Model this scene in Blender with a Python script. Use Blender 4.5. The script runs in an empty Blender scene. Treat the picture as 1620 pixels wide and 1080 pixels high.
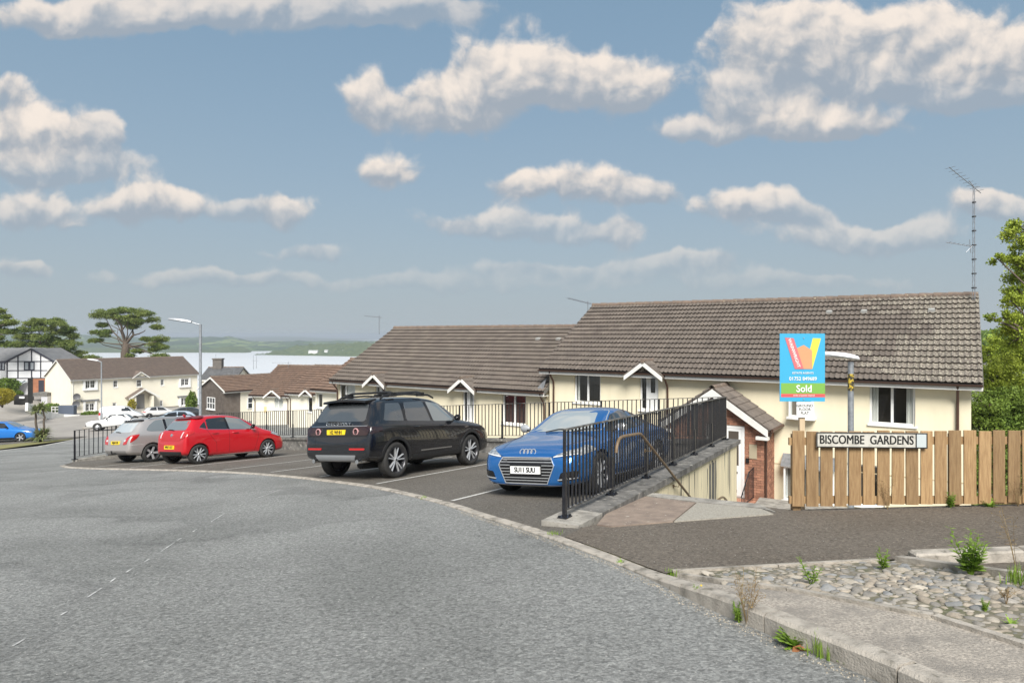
import bpy, bmesh, math, random
from mathutils import Vector, Matrix, noise
from mathutils.bvhtree import BVHTree

random.seed(7)
R = math.radians
SC = bpy.context.scene
COL = SC.collection

# ------------------------------------------------------------------ camera
F, HX, HY = 1030.0, 810.0, 530.0           # focal length and principal point in photo pixels
cam_d = bpy.data.cameras.new('camera')
cam = bpy.data.objects.new('camera', cam_d)
COL.objects.link(cam)
cam.location = (0, 0, 0)
cam.rotation_euler = (R(90), 0, 0)
cam_d.sensor_width = 36
cam_d.lens = 36 * F / 1620
cam_d.shift_y = -10 / 1620
cam_d.clip_start = 0.05
cam_d.clip_end = 60000
SC.camera = cam

# ------------------------------------------------------------------ world, sun, exposure
SUN_EL, SUN_AZ = R(45), R(180)            # azimuth clockwise from +Y
def build_world():
    w = bpy.data.worlds.new('World'); SC.world = w; w.use_nodes = True
    nt = w.node_tree; nt.nodes.clear()
    N, Lk = nt.nodes, nt.links
    def put(sock, v):
        if hasattr(v, 'is_output') or hasattr(v, 'links'): Lk.new(v, sock)
        else: sock.default_value = v
    def m(op, a, b=None, c=None, clamp=False):
        n = N.new('ShaderNodeMath'); n.operation = op; n.use_clamp = clamp
        put(n.inputs[0], a)
        if b is not None: put(n.inputs[1], b)
        if c is not None: put(n.inputs[2], c)
        return n.outputs[0]
    def sstep(v, a, b):
        n = N.new('ShaderNodeMapRange'); n.interpolation_type = 'SMOOTHSTEP'
        put(n.inputs[0], v); n.inputs[1].default_value = a; n.inputs[2].default_value = b
        return n.outputs[0]
    def mixc(f, a, b):
        n = N.new('ShaderNodeMix'); n.data_type = 'RGBA'
        put(n.inputs[0], f); put(n.inputs[6], a); put(n.inputs[7], b); return n.outputs[2]
    def mixf(f, a, b):
        n = N.new('ShaderNodeMix'); n.data_type = 'FLOAT'
        put(n.inputs[0], f); put(n.inputs[2], a); put(n.inputs[3], b); return n.outputs[0]
    def comb(x, y, z):
        n = N.new('ShaderNodeCombineXYZ'); put(n.inputs[0], x); put(n.inputs[1], y); put(n.inputs[2], z); return n.outputs[0]
    def noi(vec, scale, detail, rough=0.55):
        n = N.new('ShaderNodeTexNoise'); n.noise_dimensions = '2D'; Lk.new(vec, n.inputs['Vector'])
        n.inputs['Scale'].default_value = scale; n.inputs['Detail'].default_value = detail
        n.inputs['Roughness'].default_value = rough; return n
    tc = N.new('ShaderNodeTexCoord'); sp = N.new('ShaderNodeSeparateXYZ'); Lk.new(tc.outputs['Generated'], sp.inputs[0])
    X, Y, Z = sp.outputs
    sky = N.new('ShaderNodeTexSky'); sky.sky_type = 'NISHITA'; sky.sun_disc = False
    sky.sun_elevation = SUN_EL; sky.sun_rotation = SUN_AZ; sky.air_density = 1.0; sky.dust_density = 2.0; sky.ozone_density = 1.5
    # pale summer haze over the blue, thicker towards the horizon
    hz = m('POWER', m('SUBTRACT', 1.0, m('MAXIMUM', Z, 0.0), clamp=True), 2.7)
    base = mixc(mixf(hz, 0.55, 0.97), sky.outputs[0], mixc(hz, (2.3, 4.0, 5.5, 1), (4.3, 4.85, 5.2, 1)))
    yy = m('MAXIMUM', Y, 0.03)
    U = m('DIVIDE', X, yy); V = m('DIVIDE', Z, yy)
    P = comb(U, V, 0.0)
    def vm(op, *ins, out=0, **kw):
        n = N.new('ShaderNodeVectorMath'); n.operation = op
        for s_, v_ in zip(n.inputs, ins): put(s_, v_)
        if 'scale' in kw: put(n.inputs['Scale'], kw['scale'])
        return n.outputs[out]
    n0 = noi(P, 7.0, 4, 0.55)
    W = vm('ADD', P, vm('SCALE', vm('SUBTRACT', n0.outputs['Color'], (.5, .5, .5)), scale=0.05))
    def field(vec, det):
        f = noi(vec, 15, det, 0.62); v = N.new('ShaderNodeTexVoronoi'); v.feature = 'F1'; v.voronoi_dimensions = '2D'; Lk.new(vec, v.inputs['Vector'])
        v.inputs['Scale'].default_value = 17; v.inputs['Detail'].default_value = 1.0; v.inputs['Roughness'].default_value = .5
        return m('ADD', m('MULTIPLY', m('SUBTRACT', f.outputs[0], .5), 1.15), m('MULTIPLY', m('SUBTRACT', .42, v.outputs['Distance']), .48))
    e0 = field(W, 6); e1 = field(vm('ADD', W, (-.009, .014, 0)), 3)
    # cumulus banks: direction of the middle, half width, half height, weight
    clouds = [(130, 28, 190, 34, .95), (430, 18, 300, 38, .72), (640, 14, 150, 28, .5),
              (60, 218, 120, 58, 1.1), (20, 150, 45, 36, .9), (110, 265, 130, 26, .55), (165, 215, 36, 44, .7),
              (50, 336, 95, 36, .9), (190, 332, 44, 34, .95), (265, 322, 70, 36, 1), (445, 330, 55, 36, .9), (370, 340, 42, 22, .55),
              (40, 426, 60, 17, .7), (330, 440, 170, 18, .55), (495, 402, 75, 16, .5),
              (610, 272, 64, 36, 1.15), (575, 150, 40, 44, .95), (690, 172, 130, 46, 1.05), (800, 112, 105, 56, 1.05), (900, 118, 130, 52, 1.05), (985, 145, 80, 44, .95),
              (1155, 152, 58, 34, .8), (1230, 186, 125, 34, 1.05), (1340, 195, 100, 22, .9), (1110, 205, 70, 17, .75),
              (1235, 62, 115, 62, 1.1), (1400, 55, 180, 68, 1.1), (1575, 90, 115, 62, 1.1), (1380, 125, 190, 38, .8), (1540, 150, 130, 28, .6),
              (925, 285, 82, 46, 1.1), (815, 294, 46, 30, .95), (1030, 304, 60, 28, .8), (1185, 325, 95, 38, .95), (1270, 340, 55, 20, .6),
              (760, 358, 120, 28, .7), (880, 362, 80, 20, .5), (980, 374, 45, 26, .8), (1100, 415, 85, 17, .6),
              (1320, 378, 115, 30, .7), (1455, 374, 85, 28, .66), (1545, 322, 62, 28, .95), (1610, 335, 60, 22, .7),
              (700, 450, 280, 17, .32), (1250, 445, 220, 17, .36), (900, 425, 200, 17, .4)]
    G = None; HV = None
    for (cx, cy, rx, ry, wt) in clouds:
        u0, v0 = (cx - HX) / F, (HY - cy) / F; su, sv_ = F / rx * 1.08, F / ry * 1.08
        q = vm('MULTIPLY_ADD', W, (su, sv_, 0), (-u0 * su, -v0 * sv_, wt))
        g_ = m('MULTIPLY', m('POWER', .36, vm('DOT_PRODUCT', q, q, out=1)), .36 ** (-wt * wt))
        HV = vm('SCALE', q, scale=g_) if HV is None else vm('ADD', HV, vm('SCALE', q, scale=g_))
        G = g_ if G is None else m('ADD', G, g_)
    hs_ = N.new('ShaderNodeSeparateXYZ'); Lk.new(HV, hs_.inputs[0])
    H = m('DIVIDE', hs_.outputs[1], m('MAXIMUM', G, .02)); A_ = m('DIVIDE', hs_.outputs[2], m('MAXIMUM', G, .02))
    # clouds elsewhere in the sky, of the same size and cover
    g2 = m('ADD', m('MAXIMUM', Z, 0.0), 0.22)
    nq = noi(comb(m('DIVIDE', X, g2), m('DIVIDE', Y, g2), 0.0), 1.6, 3, 0.55)
    dq = m('MULTIPLY', m('SUBTRACT', nq.outputs[0], 0.44), 5.0, clamp=True)
    out = m('MAXIMUM', m('MAXIMUM', sstep(m('ABSOLUTE', U), 0.86, 1.05), sstep(V, 0.55, 0.72)), m('LESS_THAN', Y, 0.05))
    G = mixf(out, G, dq); H = mixf(out, H, 0.2); A_ = mixf(out, A_, .9)
    dens = m('ADD', m('MINIMUM', G, .95), m('MULTIPLY', e0, mixf(out, .62, 0.0)))
    alpha = m('MULTIPLY', sstep(dens, 0.28, 0.66), m('MINIMUM', A_, 1.0))
    alpha = m('MULTIPLY', alpha, m('ADD', 0.45, m('MULTIPLY', sstep(Z, 0.02, 0.24), 0.53)))
    relief = m('MULTIPLY', m('SUBTRACT', e0, e1), mixf(out, 1.0, 0.0))
    lit = sstep(m('ADD', m('MULTIPLY', H, .80), m('ADD', relief, m('MULTIPLY', e0, .35))), -0.58, 0.66)
    ccol = mixc(lit, (3.5, 4.0, 4.6, 1), (8.9, 7.95, 7.1, 1))
    col = mixc(alpha, base, ccol)
    bg = N.new('ShaderNodeBackground'); Lk.new(col, bg.inputs[0]); bg.inputs[1].default_value = 0.0552
    ow = N.new('ShaderNodeOutputWorld'); Lk.new(bg.outputs[0], ow.inputs[0])
    w.cycles.sampling_method = 'MANUAL'; w.cycles.sample_map_resolution = 512
build_world()
sd = bpy.data.lights.new('sun', 'SUN'); sd.energy = 3.1; sd.angle = R(30); sd.color = (1.0, 0.965, 0.91)
sun = bpy.data.objects.new('sun', sd); COL.objects.link(sun)
sun.location = (-20, -20, 40)
sv = Vector((math.sin(SUN_AZ) * math.cos(SUN_EL), math.cos(SUN_AZ) * math.cos(SUN_EL), math.sin(SUN_EL)))
sun.rotation_euler = sv.to_track_quat('Z', 'Y').to_euler()
SC.view_settings.view_transform = 'Standard'; SC.view_settings.look = 'None'
SC.view_settings.exposure = 0.93; SC.view_settings.gamma = 1.0
SC.view_settings.use_curve_mapping = False
SC.cycles.use_denoising = True; SC.cycles.denoising_prefilter = 'ACCURATE'
SC.cycles.max_bounces = 8; SC.cycles.diffuse_bounces = 3; SC.cycles.glossy_bounces = 3; SC.cycles.transparent_max_bounces = 12
SC.cycles.volume_bounces = 0

# ------------------------------------------------------------------ materials
MATS = {}
def mat(name, c, rough=0.6, metal=0.0, c2=None, scale=6.0, detail=5.0, lo=0.35, hi=0.65, bump=0.0, bscale=None,
        coat=0.0, spec=0.5, c3=None, s3=1.5, lo3=0.5, hi3=0.7, isl=0.0, stretch=None, coord='world', emit=None):
    if name in MATS: return MATS[name]
    M = bpy.data.materials.new(name); M.use_nodes = True
    nt = M.node_tree; N, Lk = nt.nodes, nt.links
    b = N['Principled BSDF']
    b.inputs['Roughness'].default_value = rough; b.inputs['Metallic'].default_value = metal
    b.inputs['Specular IOR Level'].default_value = spec
    if coat: b.inputs['Coat Weight'].default_value = coat; b.inputs['Coat Roughness'].default_value = 0.03
    b.inputs['Base Color'].default_value = (*c, 1)
    M.diffuse_color = (*c, 1)
    vec = None
    if c2 or bump or c3:
        if coord == 'object': g = N.new('ShaderNodeTexCoord'); vec = g.outputs['Object']
        else: g = N.new('ShaderNodeNewGeometry'); vec = g.outputs['Position']
        if stretch:
            mp = N.new('ShaderNodeMapping'); Lk.new(vec, mp.inputs[0]); mp.inputs['Scale'].default_value = stretch; vec = mp.outputs[0]
    def nz(s, d):
        n = N.new('ShaderNodeTexNoise'); Lk.new(vec, n.inputs['Vector']); n.inputs['Scale'].default_value = s
        n.inputs['Detail'].default_value = d; n.inputs['Roughness'].default_value = 0.6; return n.outputs[0]
    def mr(v, a, bb):
        n = N.new('ShaderNodeMapRange'); Lk.new(v, n.inputs[0]); n.inputs[1].default_value = a; n.inputs[2].default_value = bb; return n.outputs[0]
    def mx(f, a, bb):
        n = N.new('ShaderNodeMix'); n.data_type = 'RGBA'; Lk.new(f, n.inputs[0])
        for s, v in ((n.inputs[6], a), (n.inputs[7], bb)):
            if isinstance(v, tuple): s.default_value = (*v, 1)
            else: Lk.new(v, s)
        return n.outputs[2]
    out = c
    if c2: out = mx(mr(nz(scale, detail), lo, hi), out, c2)
    if c3: out = mx(mr(nz(s3, 4), lo3, hi3), out, c3)
    if isl:
        g = N.new('ShaderNodeNewGeometry'); oi = N.new('ShaderNodeObjectInfo')
        a = N.new('ShaderNodeMath'); a.operation = 'ADD'; Lk.new(g.outputs['Random Per Island'], a.inputs[0]); Lk.new(oi.outputs['Random'], a.inputs[1])
        fr = N.new('ShaderNodeMath'); fr.operation = 'FRACT'; Lk.new(a.outputs[0], fr.inputs[0])
        hs = N.new('ShaderNodeHueSaturation')
        v = N.new('ShaderNodeMapRange'); Lk.new(fr.outputs[0], v.inputs[0]); v.inputs[3].default_value = 1 - isl; v.inputs[4].default_value = 1 + isl
        Lk.new(v.outputs[0], hs.inputs['Value'])
        if isinstance(out, tuple): hs.inputs['Color'].default_value = (*out, 1)
        else: Lk.new(out, hs.inputs['Color'])
        out = hs.outputs[0]
    if not isinstance(out, tuple): Lk.new(out, b.inputs['Base Color'])
    if bump:
        bn = N.new('ShaderNodeBump'); bn.inputs['Strength'].default_value = bump; bn.inputs['Distance'].default_value = 0.02
        Lk.new(nz(bscale or scale * 3, 4), bn.inputs['Height']); Lk.new(bn.outputs[0], b.inputs['Normal'])
    if emit: b.inputs['Emission Color'].default_value = (*emit[:3], 1); b.inputs['Emission Strength'].default_value = emit[3]
    MATS[name] = M
    return M

def asphalt(name, dark, light, patch, grain=62, bump=0.85, tracks=None):
    """worn tarmac: stone chips, bitumen between them, broad worn patches"""
    M = bpy.data.materials.new(name); M.use_nodes = True
    nt = M.node_tree; N, Lk = nt.nodes, nt.links
    b = N['Principled BSDF']; b.inputs['Roughness'].default_value = 0.82; b.inputs['Specular IOR Level'].default_value = 0.35
    g = N.new('ShaderNodeNewGeometry')
    vo = N.new('ShaderNodeTexVoronoi'); Lk.new(g.outputs['Position'], vo.inputs['Vector']); vo.inputs['Scale'].default_value = grain
    n1 = N.new('ShaderNodeTexNoise'); Lk.new(g.outputs['Position'], n1.inputs['Vector']); n1.inputs['Scale'].default_value = 26; n1.inputs['Detail'].default_value = 6; n1.inputs['Roughness'].default_value = 0.75
    n2 = N.new('ShaderNodeTexNoise'); Lk.new(g.outputs['Position'], n2.inputs['Vector']); n2.inputs['Scale'].default_value = 0.55; n2.inputs['Detail'].default_value = 5
    hs = N.new('ShaderNodeSeparateColor'); Lk.new(vo.outputs['Color'], hs.inputs[0])
    pw = N.new('ShaderNodeMath'); pw.operation = 'POWER'; Lk.new(hs.outputs[0], pw.inputs[0]); pw.inputs[1].default_value = 1.8
    f1 = N.new('ShaderNodeMapRange'); Lk.new(n1.outputs[0], f1.inputs[0]); f1.inputs[1].default_value = 0.36; f1.inputs[2].default_value = 0.66
    md = N.new('ShaderNodeMix'); md.data_type = 'FLOAT'; md.inputs[0].default_value = 0.42; Lk.new(f1.outputs[0], md.inputs[2]); Lk.new(pw.outputs[0], md.inputs[3])
    c1 = N.new('ShaderNodeMix'); c1.data_type = 'RGBA'; Lk.new(md.outputs[0], c1.inputs[0]); c1.inputs[6].default_value = (*dark, 1); c1.inputs[7].default_value = (*light, 1)
    f2 = N.new('ShaderNodeMapRange'); Lk.new(n2.outputs[0], f2.inputs[0]); f2.inputs[1].default_value = 0.40; f2.inputs[2].default_value = 0.68; f2.inputs[4].default_value = 0.62
    c2 = N.new('ShaderNodeMix'); c2.data_type = 'RGBA'; c2.blend_type = 'MULTIPLY'; Lk.new(f2.outputs[0], c2.inputs[0]); Lk.new(c1.outputs[2], c2.inputs[6]); c2.inputs[7].default_value = (*patch, 1)
    if tracks:      # rubber-darkened turning tracks
        vd = N.new('ShaderNodeVectorMath'); vd.operation = 'DISTANCE'; Lk.new(g.outputs['Position'], vd.inputs[0]); vd.inputs[1].default_value = tracks
        wa = N.new('ShaderNodeMath'); wa.operation = 'MULTIPLY_ADD'; Lk.new(n2.outputs[0], wa.inputs[0]); wa.inputs[1].default_value = 9.0; Lk.new(vd.outputs['Value'], wa.inputs[2])
        sn = N.new('ShaderNodeMath'); sn.operation = 'SINE'; ml = N.new('ShaderNodeMath'); ml.operation = 'MULTIPLY'; Lk.new(wa.outputs[0], ml.inputs[0]); ml.inputs[1].default_value = 2.3; Lk.new(ml.outputs[0], sn.inputs[0])
        tr = N.new('ShaderNodeMapRange'); Lk.new(sn.outputs[0], tr.inputs[0]); tr.inputs[1].default_value = 0.45; tr.inputs[2].default_value = 1.0; tr.inputs[4].default_value = 0.42
        n3 = N.new('ShaderNodeTexNoise'); Lk.new(g.outputs['Position'], n3.inputs['Vector']); n3.inputs['Scale'].default_value = 0.3; t2 = N.new('ShaderNodeMapRange'); Lk.new(n3.outputs[0], t2.inputs[0]); t2.inputs[1].default_value = 0.40; t2.inputs[2].default_value = 0.60
        tm = N.new('ShaderNodeMath'); tm.operation = 'MULTIPLY'; Lk.new(tr.outputs[0], tm.inputs[0]); Lk.new(t2.outputs[0], tm.inputs[1])
        ct = N.new('ShaderNodeMix'); ct.data_type = 'RGBA'; ct.blend_type = 'MULTIPLY'; Lk.new(tm.outputs[0], ct.inputs[0]); Lk.new(c2.outputs[2], ct.inputs[6]); ct.inputs[7].default_value = (.42, .42, .43, 1); c2 = ct
    # single pale chips
    v2 = N.new('ShaderNodeTexVoronoi'); Lk.new(g.outputs['Position'], v2.inputs['Vector']); v2.inputs['Scale'].default_value = 38
    s2 = N.new('ShaderNodeSeparateColor'); Lk.new(v2.outputs['Color'], s2.inputs[0])
    gt = N.new('ShaderNodeMath'); gt.operation = 'GREATER_THAN'; Lk.new(s2.outputs[1], gt.inputs[0]); gt.inputs[1].default_value = 0.965
    dl = N.new('ShaderNodeMath'); dl.operation = 'LESS_THAN'; Lk.new(v2.outputs['Distance'], dl.inputs[0]); dl.inputs[1].default_value = 0.22
    mm = N.new('ShaderNodeMath'); mm.operation = 'MULTIPLY'; Lk.new(gt.outputs[0], mm.inputs[0]); Lk.new(dl.outputs[0], mm.inputs[1])
    c3 = N.new('ShaderNodeMix'); c3.data_type = 'RGBA'; Lk.new(mm.outputs[0], c3.inputs[0]); Lk.new(c2.outputs[2], c3.inputs[6]); c3.inputs[7].default_value = (0.62, 0.60, 0.56, 1)
    Lk.new(c3.outputs[2], b.inputs['Base Color'])
    bn = N.new('ShaderNodeBump'); bn.inputs['Strength'].default_value = bump; bn.inputs['Distance'].default_value = 0.02
    Lk.new(md.outputs[0], bn.inputs['Height']); Lk.new(bn.outputs[0], b.inputs['Normal'])
    MATS[name] = M
    return M

def thin_glass(name, tint=(0.8, 0.84, 0.84), refl=0.10, k=1.0):
    M = bpy.data.materials.new(name); M.use_nodes = True
    nt = M.node_tree; N, Lk = nt.nodes, nt.links; N.clear()
    o = N.new('ShaderNodeOutputMaterial'); t = N.new('ShaderNodeBsdfTransparent'); t.inputs[0].default_value = (*tint, 1)
    gl = N.new('ShaderNodeBsdfGlossy'); gl.inputs['Roughness'].default_value = 0.02; gl.inputs[0].default_value = (0.9, 0.93, 0.95, 1)
    ge = N.new('ShaderNodeNewGeometry'); dt = N.new('ShaderNodeVectorMath'); dt.operation = 'DOT_PRODUCT'; Lk.new(ge.outputs['Normal'], dt.inputs[0]); Lk.new(ge.outputs['Incoming'], dt.inputs[1])
    ab = N.new('ShaderNodeMath'); ab.operation = 'ABSOLUTE'; Lk.new(dt.outputs['Value'], ab.inputs[0]); iv = N.new('ShaderNodeMath'); iv.operation = 'SUBTRACT'; iv.inputs[0].default_value = 1.0; Lk.new(ab.outputs[0], iv.inputs[1])
    fr = N.new('ShaderNodeMath'); fr.operation = 'POWER'; Lk.new(iv.outputs[0], fr.inputs[0]); fr.inputs[1].default_value = 5.0     # Schlick, the same from both sides
    a = N.new('ShaderNodeMath'); a.operation = 'MULTIPLY_ADD'; Lk.new(fr.outputs[0], a.inputs[0]); a.inputs[1].default_value = k; a.inputs[2].default_value = refl; a.use_clamp = True
    mx = N.new('ShaderNodeMixShader'); Lk.new(a.outputs[0], mx.inputs[0]); Lk.new(t.outputs[0], mx.inputs[1]); Lk.new(gl.outputs[0], mx.inputs[2]); Lk.new(mx.outputs[0], o.inputs[0])
    MATS[name] = M
    return M

def tile_mat(name, c, c2, lichen, lich_lo, lich_hi, isl=0.11, right_end=False):
    M = mat(name, c, 0.85, c2=c2, scale=2.2, lo=0.3, hi=0.7, c3=lichen, s3=24.0, lo3=lich_lo, hi3=lich_hi, isl=isl, bump=0.35, bscale=40)
    return M

ROAD = asphalt('road_asphalt', (0.135, 0.137, 0.131), (0.490, 0.492, 0.470), (0.60, 0.61, 0.60), tracks=(-7.5, 3.0, -2.0))
PARK = asphalt('old_asphalt', (0.074, 0.067, 0.057), (0.280, 0.255, 0.220), (0.72, 0.70, 0.66), grain=75)
PAVE = asphalt('path_asphalt', (0.080, 0.067, 0.054), (0.310, 0.268, 0.218), (0.75, 0.72, 0.68), grain=80)
FORE = mat('forecourt_tarmac', (0.34, 0.315, 0.285), 0.9, c2=(0.27, 0.25, 0.225), scale=0.5, bump=0.3, bscale=60)
CONC = mat('weathered_concrete', (0.40, 0.375, 0.33), 0.9, c2=(0.22, 0.205, 0.18), scale=5, detail=9, lo=0.38, hi=0.62, c3=(0.12, 0.115, 0.10), s3=22, lo3=0.60, hi3=0.72, bump=0.5, bscale=60)
KERB = mat('kerb_concrete', (0.43, 0.39, 0.335), 0.9, c2=(0.22, 0.20, 0.17), scale=7, detail=9, lo=0.42, hi=0.66, c3=(0.13, 0.12, 0.09), s3=14, lo3=0.60, hi3=0.74, bump=0.5, bscale=70)
STRIP = mat('worn_concrete_strip', (0.50, 0.445, 0.375), 0.9, c2=(0.24, 0.215, 0.185), scale=60, detail=10, lo=0.36, hi=0.62, c3=(0.22, 0.20, 0.175), s3=5, lo3=0.42, hi3=0.72, bump=0.6, bscale=70, stretch=(1, 1.0, 1))
COPE = mat('dark_coping', (0.20, 0.19, 0.175), 0.9, c2=(0.08, 0.078, 0.072), scale=4, detail=8, c3=(0.36, 0.34, 0.30), s3=9, lo3=0.58, hi3=0.7, bump=0.4, bscale=50)
CREAM = mat('cream_render', (0.84, 0.76, 0.56), 0.85, c2=(0.81, 0.73, 0.53), scale=1.2, bump=0.10, bscale=130, c3=(0.74, 0.665, 0.48), s3=1.1, lo3=0.56, hi3=0.80, stretch=(2.2, 2.2, .6))
CREAM2 = mat('pale_cream_render', (0.84, 0.79, 0.66), 0.85, c2=(0.81, 0.76, 0.62), scale=1.2, bump=0.1, bscale=90)
WHITE = mat('white_upvc', (0.82, 0.82, 0.80), 0.35, spec=0.5)
WPAINT = mat('white_painted_timber', (0.80, 0.79, 0.75), 0.5, c2=(0.70, 0.69, 0.65), scale=3)
BROWNP = mat('brown_plastic', (0.085, 0.045, 0.032), 0.4)
TILE = tile_mat('grey_brown_roof_tile', (0.160, 0.133, 0.110), (0.104, 0.086, 0.072), (0.30, 0.27, 0.23), 0.60, 0.85)
TILEL = tile_mat('lichen_roof_tile', (0.178, 0.150, 0.126), (0.115, 0.096, 0.081), (0.43, 0.40, 0.31), 0.52, 0.62)
TILEB = tile_mat('brown_roof_tile', (0.185, 0.120, 0.085), (0.125, 0.085, 0.065), (0.26, 0.20, 0.15), 0.62, 0.8)
RIDGE = mat('ridge_tile_brown', (0.195, 0.140, 0.105), 0.85, c2=(0.12, 0.095, 0.078), scale=6, c3=(0.42, 0.36, 0.25), s3=12, lo3=0.6, hi3=0.72)
BRICK = mat('red_brick', (0.40, 0.20, 0.125), 0.85, c2=(0.30, 0.14, 0.09), scale=9, isl=0.28, bump=0.3, bscale=80)
MORTAR = mat('mortar', (0.46, 0.41, 0.34), 0.9, c2=(0.36, 0.32, 0.27), scale=20)
SLATE = mat('brown_hung_slate', (0.105, 0.085, 0.07), 0.8, c2=(0.15, 0.125, 0.105), scale=3, isl=0.25)
SLATEG = mat('grey_slate', (0.20, 0.20, 0.20), 0.7, c2=(0.14, 0.14, 0.145), scale=1.5, isl=0.15)
LEAD = mat('lead_flashing', (0.22, 0.225, 0.235), 0.55, c2=(0.14, 0.145, 0.15), scale=8)
DARKIN = mat('dark_interior', (0.26, 0.22, 0.18), 0.9)
CURT = mat('net_curtain', (0.90, 0.88, 0.83), 0.9, c2=(0.76, 0.74, 0.70), scale=9, stretch=(9, 9, 0.5))
CURTR = mat('dark_red_curtain', (0.13, 0.065, 0.055), 0.9, c2=(0.07, 0.04, 0.035), scale=9, stretch=(9, 9, 0.5))
PANE = thin_glass('window_pane', (0.86, 0.89, 0.89), 0.09, 0.9)
BLKM = mat('chipped_black_paint', (0.009, 0.0095, 0.013), 0.42, c2=(0.018, 0.019, 0.023), scale=14, c3=(0.34, 0.31, 0.29), s3=34, lo3=0.70, hi3=0.75, spec=0.5)
BLKTOP = mat('worn_black_rail', (0.05, 0.048, 0.045), 0.45, c2=(0.26, 0.24, 0.21), scale=10, lo=0.50, hi=0.66)
BRONZE = mat('brown_painted_handrail', (0.20, 0.135, 0.075), 0.5, c2=(0.12, 0.085, 0.05), scale=12)
GALV = mat('galvanised_steel', (0.40, 0.42, 0.44), 0.5, metal=0.55, c2=(0.28, 0.30, 0.32), scale=14)
WLAMP = mat('lamp_head_white', (0.78, 0.79, 0.80), 0.4)
LENS = mat('lamp_lens', (0.62, 0.64, 0.64), 0.15)
TIMBER = mat('treated_timber', (0.36, 0.235, 0.115), 0.75, c2=(0.255, 0.155, 0.072), scale=5, detail=6, stretch=(9, 9, 0.8), lo=0.38, hi=0.62, isl=0.23, c3=(0.22, 0.125, 0.055), s3=3.2, lo3=0.64, hi3=0.76, bump=0.25, bscale=30)
POSTW = mat('pale_sawn_timber', (0.62, 0.49, 0.33), 0.75, c2=(0.52, 0.40, 0.26), scale=6, stretch=(9, 9, 0.7))
LINE = mat('worn_white_paint', (0.62, 0.61, 0.57), 0.8, c2=(0.40, 0.385, 0.36), scale=22, detail=7, lo=0.44, hi=0.62)
EARTH = mat('earth', (0.13, 0.105, 0.075), 0.95, c2=(0.08, 0.075, 0.045), scale=5, bump=0.5)
MOSS = mat('mossy_soil', (0.17, 0.15, 0.11), 0.95, c2=(0.095, 0.10, 0.045), scale=2.2, lo=.45, hi=.65, c3=(0.22, 0.195, 0.15), s3=18, bump=0.6)
GRASSM = mat('grass_ground', (0.17, 0.17, 0.055), 0.95, c2=(0.25, 0.22, 0.09), scale=2.2, bump=0.4)
GREEN = mat('field_grass', (0.10, 0.13, 0.04), 0.95, c2=(0.07, 0.10, 0.03), scale=0.05)

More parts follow.
